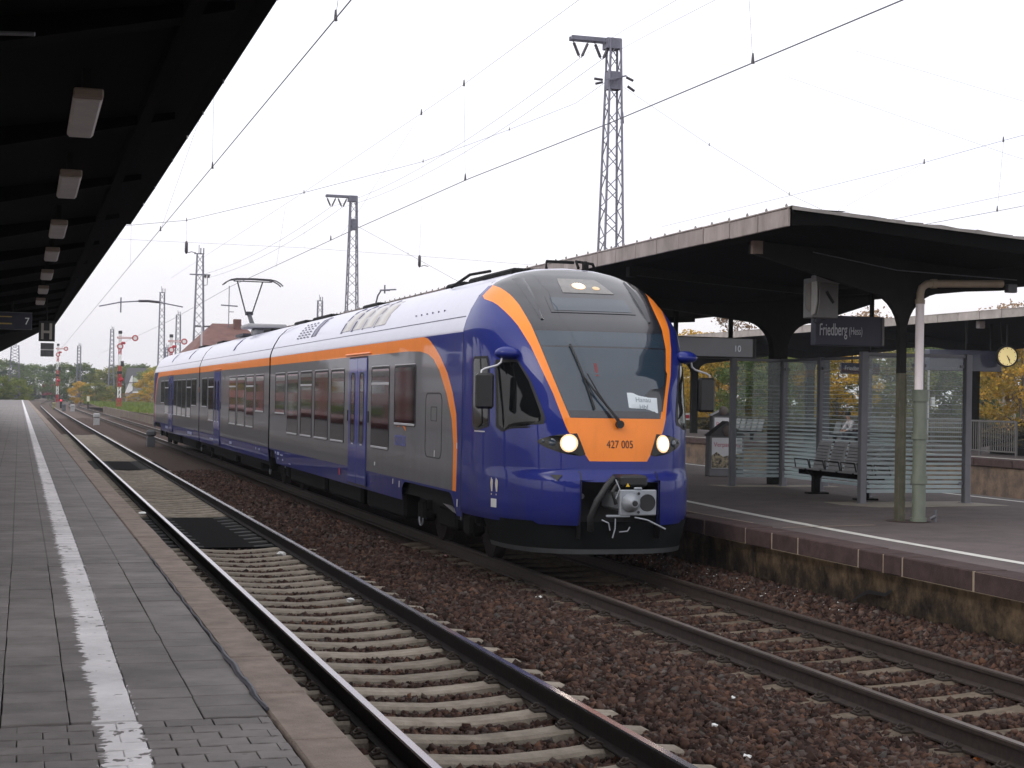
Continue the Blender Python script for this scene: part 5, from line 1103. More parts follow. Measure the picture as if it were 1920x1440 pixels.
# ------------------------------------------------------------------ far platform on the right
ZF = .63
fp = structure(thing('far_platform', None, None, (0,0,0)))
mb = MB(); mb.add([(28.0,25,ZF),(37.2,25,ZF),(37.2,110,ZF),(28.0,110,ZF)], [(0,1,2,3)]); mb.build('asphalt_paving', ASPHALT, fp)
mb = MB()
for k in range(42): mb.box(27.98,28.4,25+2*k+.02,27+2*k-.02,ZF-.22,ZF+.004,0,.01)
mb.build('kerb_row', KERB, fp)
mb = MB(); mb.grid(lambda u, v: (28.05+.03*random.random(), 25+85*u, -.62+(ZF-.2+.62)*v), 200, 6); mb.build('retaining_wall', pmat('far_wall', (.05,.04,.033), .92, col2=(.19,.13,.09), scale=2.2, bump=.6, bscale=14, contrast=.18), fp)
mb = MB(); mb.box(28.75,28.90,25,110,ZF,ZF+.005); mb.build('platform_line', PAINT, fp)
FO = (32.5, 60, 0); fc_ = thing('platform_canopy', 'far canopy on the third platform behind the glass shelter', 'canopy', FO)
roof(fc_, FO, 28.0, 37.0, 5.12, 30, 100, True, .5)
fm2 = fm.copy(); fm2.materials.clear(); fm2.materials.append(pmat('far_fascia_sheet', (.24,.215,.20), .75, col2=(.42,.385,.365), scale=3, objvar=.1))
for k in range(60): link('fascia_sheet', fm2, fc_, (27.98-FO[0], 30.5+1.17*k-FO[1], 5.13)).scale = (1,1.40,1.15)
mb = MB(); mb.box(36.98,37.03,30,100,4.88,5.13); mb.build('rear_fascia', FASCIA, fc_, org=FO)
for y in (37.5, 50, 62.5, 75, 87.5):
    ycolumn(fc_, FO, 32.5, y, ZF, 4.9, 4.18, 3.9, 4.0, DARKSTEEL, .17)
    mb = MB(); mb.bar((28.2,y,4.80),(32.5,y,4.4),.2,.3); mb.bar((32.5,y,4.4),(36.8,y,4.80),.2,.3); mb.build('cross_beam', DARKSTEEL, fc_, org=FO)
mb = MB(); mb.box(32.3,32.7,30,100,4.45,4.75); mb.build('spine_beam', DARKSTEEL, fc_, org=FO)
o = thing('ceiling_lamp', 'small square lamp under the far canopy edge', 'ceiling lamp', (28.6,43.7,4.66)); mb = MB(); mb.box(28.5,28.72,43.6,43.8,4.66,4.90,0,.02); mb.build('diffuser', lampm, o, org=(28.6,43.7,4.66))
# clock
co = (29.45,43.5,3.80); ck_ = thing('station_clock', 'round black rimmed clock with lit cream face under the far canopy', 'clock', co)
ang = math.atan2(29.45, 43.5); dv = Vector((-math.sin(ang-.25), -math.cos(ang-.25), 0)); rt = Vector((-dv.y*1, dv.x*1, 0)); rt = Vector((math.cos(ang-.25), -math.sin(ang-.25), 0)); C0 = Vector(co)
def clk(a, b, d): return C0+rt*a+Vector((0,0,1))*b+dv*d
def ringdisc(name, r0, r1, d0, d1, mat, par, cap=False):
    mb = MB(); n = 32; A = [clk(r1*math.cos(2*PI*k/n), r1*math.sin(2*PI*k/n), d0) for k in range(n)]; B = [clk(r1*math.cos(2*PI*k/n), r1*math.sin(2*PI*k/n), d1) for k in range(n)]
    mb.add(A+B, [(k, (k+1) % n, n+(k+1) % n, n+k) for k in range(n)], 0, True)
    if r0 > 0:
        Cc = [clk(r0*math.cos(2*PI*k/n), r0*math.sin(2*PI*k/n), d1) for k in range(n)]; mb.add(B+Cc, [(k, (k+1) % n, n+(k+1) % n, n+k) for k in range(n)])
    else: mb.add(B, [tuple(range(n))])
    mb.add(A, [tuple(range(n))]); return mb.build(name, mat, par, org=co)
ringdisc('clock_case', .29, .335, -.16, .06, BLACK, ck_)
ringdisc('clock_face', 0, .29, -.05, .03, pmat('clock_cream', (.72,.60,.30), .5, var=.05, emit=(1,.80,.36), estr=.42), ck_)
mb = MB()
for a0, L_, w in ((math.radians(-58),.15,.022),(math.radians(-68),.24,.014)): mb.bar(clk(-.03*math.cos(a0),-.03*math.sin(a0),.045), clk(L_*math.cos(a0),L_*math.sin(a0),.045), w)
for k in range(12): a0 = PI/6*k; mb.bar(clk(.24*math.cos(a0),.24*math.sin(a0),.04), clk(.275*math.cos(a0),.275*math.sin(a0),.04), .012)
mb.build('clock_hands', BLACK, ck_, org=co)
mb = MB(); mb.tube([(29.45,43.5,4.1),(29.45,43.5,4.95)], .03, 8); mb.tube([(29.45,43.5,4.12),(29.25,43.5,4.2),(29.2,43.5,4.9)], .015, 6); mb.build('clock_hanger', BLACK, ck_, org=co)
# railing
RLM = pmat('railing_grey', (.14,.135,.13), .5, metal=.3, var=.2)
def railing(label, x, y0, y1):
    o_ = (x, y0, ZF); r = thing('railing', label, 'railing', o_); n = int((y1-y0)/.125); post = None
    for z in (.16,1.12):
        mb = MB(); mb.bar((x,y0,ZF+z),(x,y1,ZF+z),.05,.06 if z > 1 else .04); mb.build('rail_bar', RLM, r, org=o_)
    bm_ = MB(); bm_.tube([(0,0,.16),(0,0,1.1)], .017, 5); me = bpy.data.meshes.new('baluster'); me.from_pydata(bm_.v, [], bm_.f); me.materials.append(RLM)
    for k in range(1, n): link('baluster', me, r, (0, k*(y1-y0)/n, 0))
    for k in range(int((y1-y0)/2.0)+1):
        mb = MB(); y = min(y1, y0+2.0*k); mb.box(x-.03,x+.03,y-.03,y+.03,ZF,ZF+1.14); mb.build('railing_post', RLM, r, org=o_)
railing('grey stair railing with vertical bars on the far platform, below the clock', 29.9, 43.6, 46.6)
railing('long grey railing on the far platform seen through the shelter pane', 30.6, 47.6, 56.0)
mb = MB(); st_o = (31,40,ZF); o = thing('stair_wall', 'low dark stair side wall behind the railing on the far platform', 'stair wall', st_o); mb.box(31.2,31.35,41.0,47.0,ZF,ZF+.25); mb.bar((30.6,47.0,ZF+.2),(31.8,42.0,ZF+1.2),.06,.08); mb.build('parapet', DARKSTEEL, o, org=st_o)
# benches on the far platform with a seated person
FAR_SEAT = pmat('far_seat', (.13,.13,.135), .5, metal=.3, var=.15)
bench('grey metal bench on the far platform where a person sits', 30.2, 56.1, 5, FAR_SEAT, 1, None, False)
bench('empty grey metal bench on the far platform left of the shelter seats', 28.9, 63.0, 6, FAR_SEAT, 1, None, False)
def skin_mesh(name, verts, edges, radii, mat, par, org, sub=2):
    me = bpy.data.meshes.new(name); me.from_pydata([tuple(Vector(v)-Vector(org)) for v in verts], edges, []); o = link(name, me, par)
    sk = o.modifiers.new('skin', 'SKIN'); me.skin_vertices.new() if not me.skin_vertices else None
    for i, r in enumerate(radii): me.skin_vertices[0].data[i].radius = (r, r) if not isinstance(r, tuple) else r
    me.skin_vertices[0].data[0].use_root = True; ss = o.modifiers.new('sub', 'SUBSURF'); ss.levels = sub; ss.render_levels = sub; me.materials.append(mat); sk.use_smooth_shade = True
    return o
PX_, PY_ = 30.02, 54.05; po = (PX_, PY_, ZF); pn = thing('person', 'seated person with dark hair and pale shirt leaning forward on the far bench', 'person', po)
SKINM = pmat('skin', (.42,.25,.18), .6, var=.06); SHIRT = pmat('shirt', (.50,.47,.50), .8, var=.05); TROU = pmat('trousers', (.03,.03,.045), .8); HAIR = pmat('hair', (.018,.010,.008), .6)
z = lambda h: ZF+h
pel = (PX_,PY_,z(.53)); che = (PX_-.17,PY_,z(.85)); nk = (PX_-.27,PY_,z(1.02)); hd = (PX_-.32,PY_,z(1.15)); hd2 = (PX_-.33,PY_,z(1.22))
V_ = [pel, (PX_-.08,PY_,z(.68)), che, nk, hd, hd2]; E_ = [(0,1),(1,2),(2,3),(3,4),(4,5)]; R_ = [.13,.125,.14,.055,.088,.075]
for s in (-1, 1):
    i = len(V_); V_ += [(PX_-.20,PY_+s*.19,z(.90)),(PX_-.33,PY_+s*.25,z(.68)),(PX_-.50,PY_+s*.12,z(.58)),(PX_-.56,PY_+s*.07,z(.55))]; E_ += [(2,i),(i,i+1),(i+1,i+2),(i+2,i+3)]; R_ += [.062,.048,.038,.036]
    i = len(V_); V_ += [(PX_-.02,PY_+s*.10,z(.50)),(PX_-.42,PY_+s*.14,z(.49)),(PX_-.45,PY_+s*.14,z(.10)),(PX_-.58,PY_+s*.15,z(.045))]; E_ += [(0,i),(i,i+1),(i+1,i+2),(i+2,i+3)]; R_ += [.09,.068,.045,.04]
skin_mesh('body', V_, E_, R_, SKINM, pn, po)
Vs = V_[:3]+[(PX_-.24,PY_,z(.97))]; Es = [(0,1),(1,2),(2,3)]; Rs = [.145,.14,.158,.08]
for s in (-1, 1):
    i = len(Vs); Vs += [(PX_-.20,PY_+s*.19,z(.90)),(PX_-.33,PY_+s*.25,z(.68)),(PX_-.46,PY_+s*.15,z(.605))]; Es += [(2,i),(i,i+1),(i+1,i+2)]; Rs += [.078,.062,.05]
skin_mesh('shirt', Vs, Es, Rs, SHIRT, pn, po)
Vs = [pel]; Es = []; Rs = [.15]
for s in (-1, 1):
    i = len(Vs); Vs += [(PX_-.02,PY_+s*.10,z(.50)),(PX_-.42,PY_+s*.14,z(.49)),(PX_-.45,PY_+s*.14,z(.12))]; Es += [(0,i),(i,i+1),(i+1,i+2)]; Rs += [.105,.083,.06]
skin_mesh('trousers', Vs, Es, Rs, TROU, pn, po)
mb = MB(); hc = Vector((PX_-.305,PY_,z(1.225))); vs = []
for i in range(7):
    ph = -.5+(PI/2+.5)*i/6
    for k in range(12): a = 2*PI*k/12; vs.append(hc+Vector((math.cos(ph)*math.cos(a)*.115, math.cos(ph)*math.sin(a)*.105, math.sin(ph)*.11)))
mb.add(vs, [(i*12+k, i*12+(k+1) % 12, (i+1)*12+(k+1) % 12, (i+1)*12+k) for i in range(6) for k in range(12)], 0, True); mb.build('hair', HAIR, pn, org=po)
for s in (-1, 1):
    mb = MB(); x, y = PX_-.56, PY_+s*.15; mb.box(x-.12,x+.12,y-.045,y+.045,ZF,ZF+.08,0,.03); mb.build('shoe', BLACK, pn, org=po)
# far station sign, far board, light pole, red stop sign
o_ = (29,52,3.5); t = thing('station_sign', 'small far station sign seen through the shelter pane', 'station sign', o_); mb = MB(); mb.box(28.3,29.85,52,52.1,3.32,3.72); mb.build('sign_panel', SIGN, t, org=o_); text_mesh('Friedberg', .24, lambda a, b, c: (28.42+a, 51.99-c, 3.45+b), 'sign_text', SIGNT, t, o_, depth=.001, xs=.8); mb = MB(); mb.tube([(28.75,52.05,3.7),(28.75,52.05,5.0)], .03, 6); mb.tube([(29.5,52.05,3.7),(29.5,52.05,5.0)], .03, 6); mb.build('hanger', DARKSTEEL, t, org=o_)
o_ = (27.8,44,3.5); t = thing('destination_board', 'far destination board high behind the shelter, right of the drainpipe', 'information board', (28.4,44.2,3.5)); mb = MB(); mb.box(27.0,29.6,44,44.3,3.32,3.98,0,.01); mb.build('board_case', pmat('far_board', (.04,.045,.07), .25, var=.3, scale=1.5, coat=.4), t, org=(28.4,44.2,3.5)); mb = MB(); mb.tube([(28.4,44.15,3.98),(28.4,44.15,4.95)], .04, 6); mb.tube([(29.3,44.15,3.98),(29.3,44.15,4.95)], .04, 6); mb.build('hanger', DARKSTEEL, t, org=(28.4,44.2,3.5))
t = thing('lamp_post', 'slim pale lamp post beyond the far platform behind the drainpipe', 'lamp post', (38,62,-.3)); mb = MB(); mb.tube([(38,62,-.3),(38,62,4.4)], [.06,.045], 8); mb.build('pole', STRIP_METAL, t, org=(38,62,-.3)); mb = MB(); mb.bar((37.6,62,4.42),(38.4,62,4.42),.16,.08); mb.build('lamp_head', GALV, t, org=(38,62,-.3)); mb = MB(); mb.box(38.15,38.32,61.95,62.05,2.2,2.6); mb.build('notice_plate', WHITE, t, org=(38,62,-.3))
t = thing('stop_signal', 'small red and white stop plate on a post beyond the train mirror', 'stop signal', (32.5,76,-.3)); mb = MB(); mb.box(32.28,32.79,76,76.03,1.27,1.63,0,.01); pl_ = mb.build('plate', WHITE, t, org=(32.5,76,-.3)); mb = MB(); mb.box(32.38,32.69,75.985,76,1.36,1.54); mb.build('plate_field', RED, pl_, org=(32.5,76,-.3)); mb = MB(); mb.tube([(32.53,76.05,-.3),(32.53,76.05,1.5)], .03, 6); mb.build('post', GALV, t, org=(32.5,76,-.3))

# ------------------------------------------------------------------ lattice masts
def mast(label, x, y, z0, z1, w0, w1, pieces=False, group=None, npan=None, lean=0.):
    o_ = (x, y, z0); m = thing('catenary_mast', label, 'catenary mast', o_, group); npan = npan or int((z1-z0)/.62)
    def leg(i, j, u): w = (w0+(w1-w0)*u)/2; return Vector((x+lean*u+i*w, y+j*w, z0+(z1-z0)*u))
    lw = .060 if pieces else max(.07, y/2300)
    for i, j in ((-1,-1),(1,-1),(1,1),(-1,1)):
        mb = MB(); mb.bar(leg(i,j,0), leg(i,j,1), lw); mb.build('leg', MAST, m, org=o_)
    br = MB()
    for k in range(npan):
        a, b = k/npan, (k+1)/npan
        for (i, j), (c, d) in (((-1,-1),(1,-1)),((1,-1),(1,1)),((1,1),(-1,1)),((-1,1),(-1,-1))):
            p, q_ = (leg(i,j,a), leg(c,d,b)) if k % 2 else (leg(c,d,a), leg(i,j,b))
            if pieces: mb = MB(); mb.bar(p, q_, .026); mb.build('brace', MAST, m, org=o_)
            else: br.bar(p, q_, lw*.55)
    if not pieces: br.build('lattice', MAST, m, org=o_)
    return m, o_
def crossarm(m, o_, x0, x1, y, zt, xs):
    mb = MB(); mb.bar((x0,y,zt-.06),(x1,y,zt-.06),.10,.14); mb.bar((x0,y+.25,zt-.06),(x1,y+.25,zt-.06),.10,.14); mb.box(x1-.5,x1,y-.2,y+.3,zt-.35,zt); mb.build('cross_arm', MAST, m, org=o_)
    for xc in xs:
        for s in (-1, 1):
            mb = MB(); a = Vector((xc+s*.30,y,zt-.12)); b = Vector((xc+s*.03,y,zt-.72)); mb.tube([a, a.lerp(b,.2)], .02, 5); mb.tube([a.lerp(b,.2), a.lerp(b,.9)], .05, 6); mb.tube([a.lerp(b,.9), b], .02, 5); mb.build('insulator', INSUL, m, org=o_)
m1, o1 = mast('large lattice mast with two-insulator arm rising behind the right canopy', 18.95, 51, -.3, 14.46, .98, .36, True, None, 26)
crossarm(m1, o1, 17.43, 19.14, 51, 14.48, (17.75,18.52))
mb = MB(); mb.box(18.72,19.18,50.8,51.2,12.75,13.35); mb.bar((18.55,50.7,13.0),(19.3,50.7,13.2),.05); mb.build('bracket_plate', MAST, m1, org=o1)
mb = MB()
for a, b in (((18.45,50.7,12.92),(18.2,50.7,12.85)),((18.45,50.7,13.0),(18.15,50.7,13.02)),((19.3,50.7,13.15),(19.55,50.7,13.05)),((19.35,50.7,12.85),(19.6,50.7,12.70))): mb.tube([a, b], .045, 6)
mb.build('insulator', INSUL, m1, org=o1)
mb = MB(); mb.tube([(19.22,50.8,12.0),(19.22,50.8,11.6)], [.03,.07], 6); mb.tube([(19.15,50.8,12.9),(19.22,50.8,12.0)], .012, 5); mb.build('tension_weight', MAST, m1, org=o1)
m2, o2 = mast('lattice mast with two-insulator arm above the middle of the train', 18.97, 96, -.3, 14.37, .98, .36, True, None, 26)
crossarm(m2, o2, 17.29, 19.15, 96, 14.38, (17.60,18.28)); mb = MB(); mb.box(18.75,19.18,95.8,96.2,12.3,12.95); mb.build('bracket_plate', MAST, m2, org=o2)
def topfit(m, o_, x, y, z, w, low=True):
    mb = MB(); mb.bar((x-.55*w,y,z+.05),(x+.35*w,y,z+.05),.09); mb.bar((x+.05,y,z),(x+.05,y,z+.55),.09); mb.bar((x+.30,y,z),(x+.30,y,z+.55),.09); mb.bar((x-.1,y,z),(x-.1,y,z+.8),.05)
    if low: mb.bar((x-.95*w,y,z-1.75),(x+1.0*w,y,z-1.75),.12,.10)
    mb.build('cross_arm', MAST, m, org=o_)
    if low:
        mb = MB(); mb.tube([(x+.55*w,y,z-1.80),(x+.5*w,y,z-2.0)], .12, 6); mb.tube([(x+.85*w,y,z-1.80),(x+.8*w,y,z-2.0)], .12, 6); mb.tube([(x+.75*w,y,z-1.9),(x+.72*w,y,z-2.6),(x+.35*w,y,z-2.7)], .03, 5); mb.build('insulator', INSUL, m, org=o_)
for lb, x, y, z1, w0, w1, low in (('lattice mast just behind the brown roof, left of the raised pantograph',14.33,140,14.2,1.15,.5,True),('lattice mast above the rear end of the train',15.6,195,14.1,.9,.5,False),('thin distant mast between the two leftmost tall masts',22.4,249,14.1,.9,.6,False),('thin mast tip behind the canopy between the pantograph and the tall mast',34.95,197,13.9,.9,.55,False),('pale distant mast left of the large semaphore signal',16.2,320,14.3,1.2,.55,False),('faint distant mast under the left canopy end',-1.8,330,11.0,2.2,1.4,False),('faint short distant mast near the wood edge',10.4,330,11.2,.8,.6,False),('thin dark mast beside the bushy tree right of the semaphore',25.0,300,10.5,.6,.4,False)):
    m, oo = mast(lb, x, y, -.3, z1, w0, w1, False, None, 18); topfit(m, oo, x, y, z1, .9 if low else .7, low)
# ------------------------------------------------------------------ overhead wires
def sag(a, b, s, n=10):
    a, b = Vector(a), Vector(b); return [a.lerp(b, i/n)-Vector((0,0,s*4*(i/n)*(1-i/n))) for i in range(n+1)]
def wire(label, pts, r=.005, clamps=(), drops=(), group=None):
    o_ = tuple(pts[0]); w_ = thing('overhead_wire', label, 'overhead wire', o_, group); mb = MB(); mb.tube(pts, r, 5); mb.build('strand', WIRE, w_, org=o_)
    for c in clamps: mb = MB(); d = .07; mb.tube([(c[0],c[1],c[2]+.08),(c[0],c[1],c[2]-.03)], [.010,.022], 5); mb.build('clamp', INSUL, w_, org=o_)
    for a, b in drops: mb = MB(); mb.tube([a, b], .0026, 4); mb.build('dropper', WIRE, w_, org=o_)
    return w_
wire('thick contact wire above the near track, beside the left canopy edge', [(2.85,y,5.90-.0021*(y-12)) for y in (6,14.7,26.2,36.6,60.7,100,145)], 0.0072, [(2.85,15.5,5.90),(2.85,26.2,5.87),(2.85,36.5,5.84)], [((2.85,15.5,5.9),(2.87,14.6,7.2)),((2.85,36.46,5.82),(2.85,25.94,7.36)),((2.85,47,5.83),(2.85,47,7.3)),((2.85,26.2,5.87),(2.85,26.2,7.5))])
wire('thick contact wire running above the blue train', [(7.6,6,5.80),(7.45,12.0,5.82),(7.2,19.55,5.80),(6.9,25.24,5.79),(6.75,34.88,5.80),(6.6,54.0,5.82),(6.8,80,5.75),(6.5,146,5.62)], 0.0072, [(7.33,15.5,5.83),(6.9,25.5,5.82),(6.75,36.8,5.84)], [((7.33,15.5,5.8),(7.3,15.7,7.4)),((6.9,25.5,5.8),(7.0,26.06,7.49)),((6.72,45,5.8),(6.95,45,7.5))])
wire('thin messenger wire above the train sloping down leftwards', [(7.0,10,7.66),(7.0,17.49,7.58),(7.0,26.06,7.49),(7.0,29.09,7.50),(7.0,42.19,7.58),(7.0,82.5,8.0)], 0.0035, [(7.0,26.06,7.49),(7.0,29.09,7.50)], [((7.0,29.09,7.50),(7.0,34.68,6.32)),((7.0,34.68,6.32),(7.0,36.82,5.95))])
wire('outer feeder wire from the large mast to the top of the picture', [(13.07,30,10.7),(15.3,40.4,12.2),(17.75,51,13.75)], 0.0049)
wire('inner feeder wire from the large mast to the top of the picture', [(13.9,30,10.73),(16.1,40.5,12.2),(18.52,51,13.75)], 0.0049)
wire('left feeder wire slung between the two arm masts', sag((17.75,51,13.75),(17.60,96,13.65),.7), .008)
wire('right feeder wire slung between the two arm masts', sag((18.52,51,13.75),(18.28,96,13.65),.7), .008)
wire('left feeder wire running on from the second arm mast into the distance', sag((17.60,96,13.65),(14.0,140,12.3),.6), .009)
wire('right feeder wire running on from the second arm mast into the distance', sag((18.28,96,13.65),(14.7,140,12.1),.6), .009)
cr = [(18.7,51,13.02),(17.62,51,12.21),(15.29,51,11.16),(12.36,51,9.92),(8.46,51,8.69),(4.78,51,7.62),(1.0,51,7.1),(-4,51,7.3)]
wire('sagging cross span wire from the large mast down to the left canopy', cr, .007, cr[2:6], [((8.46,51,8.69),(8.5,51,6.9)),((12.36,51,9.92),(12.3,51,6.86)),((4.78,51,7.62),(4.79,51,6.97))])
wire('level cross span wire low over the train roof', [(-2,51,7.0),(3.85,51,6.93),(8.53,51,6.92),(13.15,51,6.79),(18.7,51,6.60)], 0.0035)
for lb, x, z in (('dark rod insulator hanging above the left end of the train',4.79,6.97),('dark rod insulator hanging above the train beside the middle mast',12.3,6.85)):
    t = thing('hanging_insulator', lb, 'insulator', (x,51,z)); mb = MB(); mb.tube([(0,0,0),(0,0,-.06),(0,0,-.34),(0,0,-.40)], [.02,.05,.05,.02], 8); mb.build('rod', INSUL, t); mb = MB(); mb.tube([(0,0,-.38),(.16,0,-.33),(.3,0,-.36)], .012, 5); mb.build('steady_arm', INSUL, t)
wire('cross span wire from the large mast down to the right canopy', [(19.3,51,12.88),(22.52,51,11.1),(25.6,51,9.56),(29,51,8.3)], 0.0056, [(22.52,51,11.1),(25.6,51,9.56)])
wire('messenger wire above the right canopy at the right edge', [(19,18,7.75),(19,25.4,7.66),(19,28.3,7.64),(19,31.3,7.60),(19,37.5,7.62),(19,46.6,7.67)], 0.0042, [(19,28.3,7.64),(19,31.3,7.60)], [((19,28.29,7.64),(19,28.48,6.22)),((19,31.26,7.6),(19,35.2,6.95))])
wire('contact wire just above the right canopy at the right edge', [(19,18,6.25),(19,25.4,6.24),(19,28.5,6.22),(19,40,6.22)], 0.0052, [(19,28.48,6.24)])
wire('pale wire between the right canopy and the upper right messenger', [(22,20,7.25),(22,29.4,7.21),(22,37.6,7.15),(22,50,7.1)], 0.0042)
wire('cross span wire from the second arm mast down behind the canopy', [(19.2,96,12.56),(22.42,96,11.0),(25.53,96,9.48),(29,96,8.2)], 0.0093, [(22.42,96,11.0)])
wire('faint wire crossing high at the upper right, upper strand', [(22,40,12.1),(30,40,10.6),(36,40,9.7)], 0.0035)
wire('faint wire crossing high at the upper right, lower strand', [(20,40,11.2),(27,40,9.5),(33,40,8.3)], 0.0035)
t = thing('catenary_bracket', 'distant cantilever bracket arm left of the train roof', 'bracket', (8.6,120,8.8)); mb = MB(); mb.tube([(5.12,120,8.41),(6.6,120,8.75),(8.0,120,8.88)], .05, 6); mb.tube([(9.3,120,8.85),(11.1,120,8.55)], .05, 6); mb.build('arm', MAST, t, org=(8.6,120,8.8)); mb = MB(); mb.tube([(7.9,120,8.88),(8.6,120,8.9),(9.4,120,8.84)], .10, 6); mb.build('insulator', INSUL, t, org=(8.6,120,8.8)); mb = MB(); mb.tube([(6.65,120,9.1),(6.65,120,8.0)], .05, 6); mb.build('hanger', MAST, t, org=(8.6,120,8.8))

# ------------------------------------------------------------------ semaphore signals
def semaphore(label, x, y, z0, zt, arm, sc=1.):
    o_ = (x, y, z0); t = thing('semaphore_signal', label, 'semaphore signal', o_, 'red and white semaphore signals'); w = .24*sc; n = 7; h = (zt-z0)/n
    for k in range(n):
        mb = MB(); a, b = z0+h*k, z0+h*(k+1); ww = w*(1.25-.4*k/n)
        for i, j in ((-1,-1),(1,-1),(1,1),(-1,1)): mb.bar((x+i*ww/2,y+j*ww/2,a),(x+i*ww/2,y+j*ww/2,b),.12*sc)
        for q_ in range(2): mb.bar((x-ww/2,y-ww/2,a+h*q_/2),(x+ww/2,y-ww/2,a+h*(q_+1)/2),.07*sc)
        mb.build('mast_section', RED if k in (0,2,3,5) else WHITE, t, org=o_)
    za = zt-.55*sc
    mb = MB(); mb.box(x-.35*sc,x+arm,y-.3,y-.26,za-.10*sc,za+.10*sc); ar_ = mb.build('signal_arm', RED, t, org=o_)
    mb = MB(); mb.box(x-.25*sc,x+arm-.35*sc,y-.32,y-.30,za-.045*sc,za+.045*sc); mb.build('arm_stripe', WHITE, ar_, org=o_)
    mb = MB(); mb.lathe([(.36*sc,0),(.36*sc,.05)], (x+arm,y-.33,za), 'y', 18); mb.build('arm_disc', RED, ar_, org=o_); mb = MB(); mb.lathe([(.22*sc,0),(.22*sc,.03)], (x+arm,y-.36,za), 'y', 16); mb.build('arm_disc_centre', WHITE, ar_, org=o_)
    for zz, xx, rr in ((zt-1.55*sc, x, .36*sc),):
        mb = MB(); mb.lathe([(rr,0),(rr,.05)], (xx,y-.4,zz), 'y', 16); d = mb.build('signal_disc', RED, t, org=o_); mb = MB(); mb.lathe([(rr*.6,0),(rr*.6,.03)], (xx,y-.43,zz), 'y', 14); mb.build('disc_centre', WHITE, d, org=o_)
    mb = MB(); mb.box(x+.1,x+.6*sc,y-.3,y,zt-1.30*sc,zt-1.0*sc,0,.1); mb.box(x-.05,x+.42*sc,y-.35,y-.1,z0+(zt-z0)*.36,z0+(zt-z0)*.36+.45*sc,0,.12); mb.build('lamp_housing', RED, t, org=o_)
    mb = MB(); mb.box(x-.2*sc,x+.2*sc,y-.2,y+.2,zt-.1,zt+.25*sc); mb.box(x+.1*sc,x+.45*sc,y-.2,y+.2,z0+(zt-z0)*.56,z0+(zt-z0)*.56+.6*sc); mb.box(x-.3*sc,x+.25*sc,y-.25,y+.2,z0+(zt-z0)*.46,z0+(zt-z0)*.46+.3*sc); mb.build('mechanism', BLACK, t, org=o_)
semaphore('largest semaphore signal, standing free left of the train end', 10.42, 188, .3, 8.95, 1.65)
semaphore('semaphore signal partly hidden behind the rear of the train roof', 16.15, 188, .3, 8.7, 1.45)
semaphore('small distant semaphore signal beside the H board', 5.30, 275, .3, 9.75, 1.25)
t = thing('signal_bridge', 'small grey signal platform over the rear train roof', 'signal gantry', (16.5,188,5)); mb = MB(); mb.bar((15.7,188,6.3),(18.3,188,6.3),.15,.2); mb.build('beam', MAST, t, org=(16.5,188,5)); mb = MB(); mb.bar((17.9,188.2,-.3),(17.9,188.2,6.3),.15); mb.build('post', MAST, t, org=(16.5,188,5))
# trackside boxes
RB = pmat('relay_box', (.11,.115,.125), .7, var=.15, scale=4)
def relay(label, x, y, w, h, m=None):
    o_ = (x, y, -.25); t = thing('trackside_box', label, 'trackside box', o_); mb = MB(); mb.box(x-w/2,x+w/2,y-.2,y+.2,-.25,h*.45,0,.02); mb.build('base', m or RB, t, org=o_); mb = MB(); mb.box(x-w/2-.03,x+w/2+.03,y-.25,y+.25,h*.47,h,0,.08); mb.build('hood', m or RB, t, org=o_)
relay('nearest grey trackside box just left of the train rear', 5.42, 72.4, .34, .55); relay('pale grey trackside box farther up between the two tracks', 5.05, 118.9, .42, .66, pmat('relay_pale', (.36,.36,.37), .7)); relay('small pale trackside box, right one of the far pair', 5.67, 199.9, .50, .62, pmat('relay_pale', (.36,.36,.37), .7)); relay('small grey trackside box, left one of the far pair', 4.75, 204, .45, .65); relay('tiny yellowish trackside box beside the small semaphore', 3.9, 222, .45, .7, pmat('relay_yellow', (.25,.23,.13), .7))
t = thing('dwarf_signal', 'tiny red lit ground signal between the far tracks', 'ground signal', (5.0,232,.1)); mb = MB(); mb.lathe([(.15,0),(.15,.1)], (5.0,232,.9), 'y', 14); mb.build('lens', pmat('red_lens', (.6,.03,.05), .3, emit=(1,.08,.12), estr=.9), t, org=(5.0,232,.1)); mb = MB(); mb.box(4.85,5.15,232.1,232.3,-.2,.9); mb.build('post', BLACK, t, org=(5.0,232,.1))
t = thing('marker_post', 'small white and yellow marker post near the semaphore foot', 'marker post', (6.7,215,-.2)); mb = MB(); mb.box(7.85,8.2,215,215.1,.9,1.6); mb.build('plate', pmat('marker_yellow', (.62,.60,.45), .6), t, org=(6.7,215,-.2)); mb = MB(); mb.box(7.95,8.1,215.1,215.2,-.2,.9); mb.build('post', BLACK, t, org=(6.7,215,-.2))

# ------------------------------------------------------------------ buildings and rolling stock in the distance
def roof_house(label, x0, x1, y0, y1, z0, ze, zr, ins, wallm, roofm, ridge_y=True):
    o_ = (x0, y0, z0); t = thing('house', label, 'house', o_); mb = MB(); mb.box(x0,x1,y0,y1,z0,ze); mb.build('wall', wallm, t, org=o_)
    ym = (y0+y1)/2; a, b = x0+ins, x1-ins; e_ = .35; mb = MB()
    v = [(x0-e_,y0-e_,ze-.1),(x1+e_,y0-e_,ze-.1),(x1+e_,y1+e_,ze-.1),(x0-e_,y1+e_,ze-.1),(a,ym,zr),(b,ym,zr)]; mb.add(v, [(0,1,5,4),(1,2,5),(2,3,4,5),(3,0,4),(3,2,1,0)]); mb.build('roof', roofm, t, org=o_); return t, o_
TILE = pmat('roof_tile_brown', (.11,.05,.045), .85, col2=(.19,.10,.085), scale=1.5, bump=.4, bscale=6); PLAST = pmat('plaster', (.42,.40,.37), .85, var=.1)
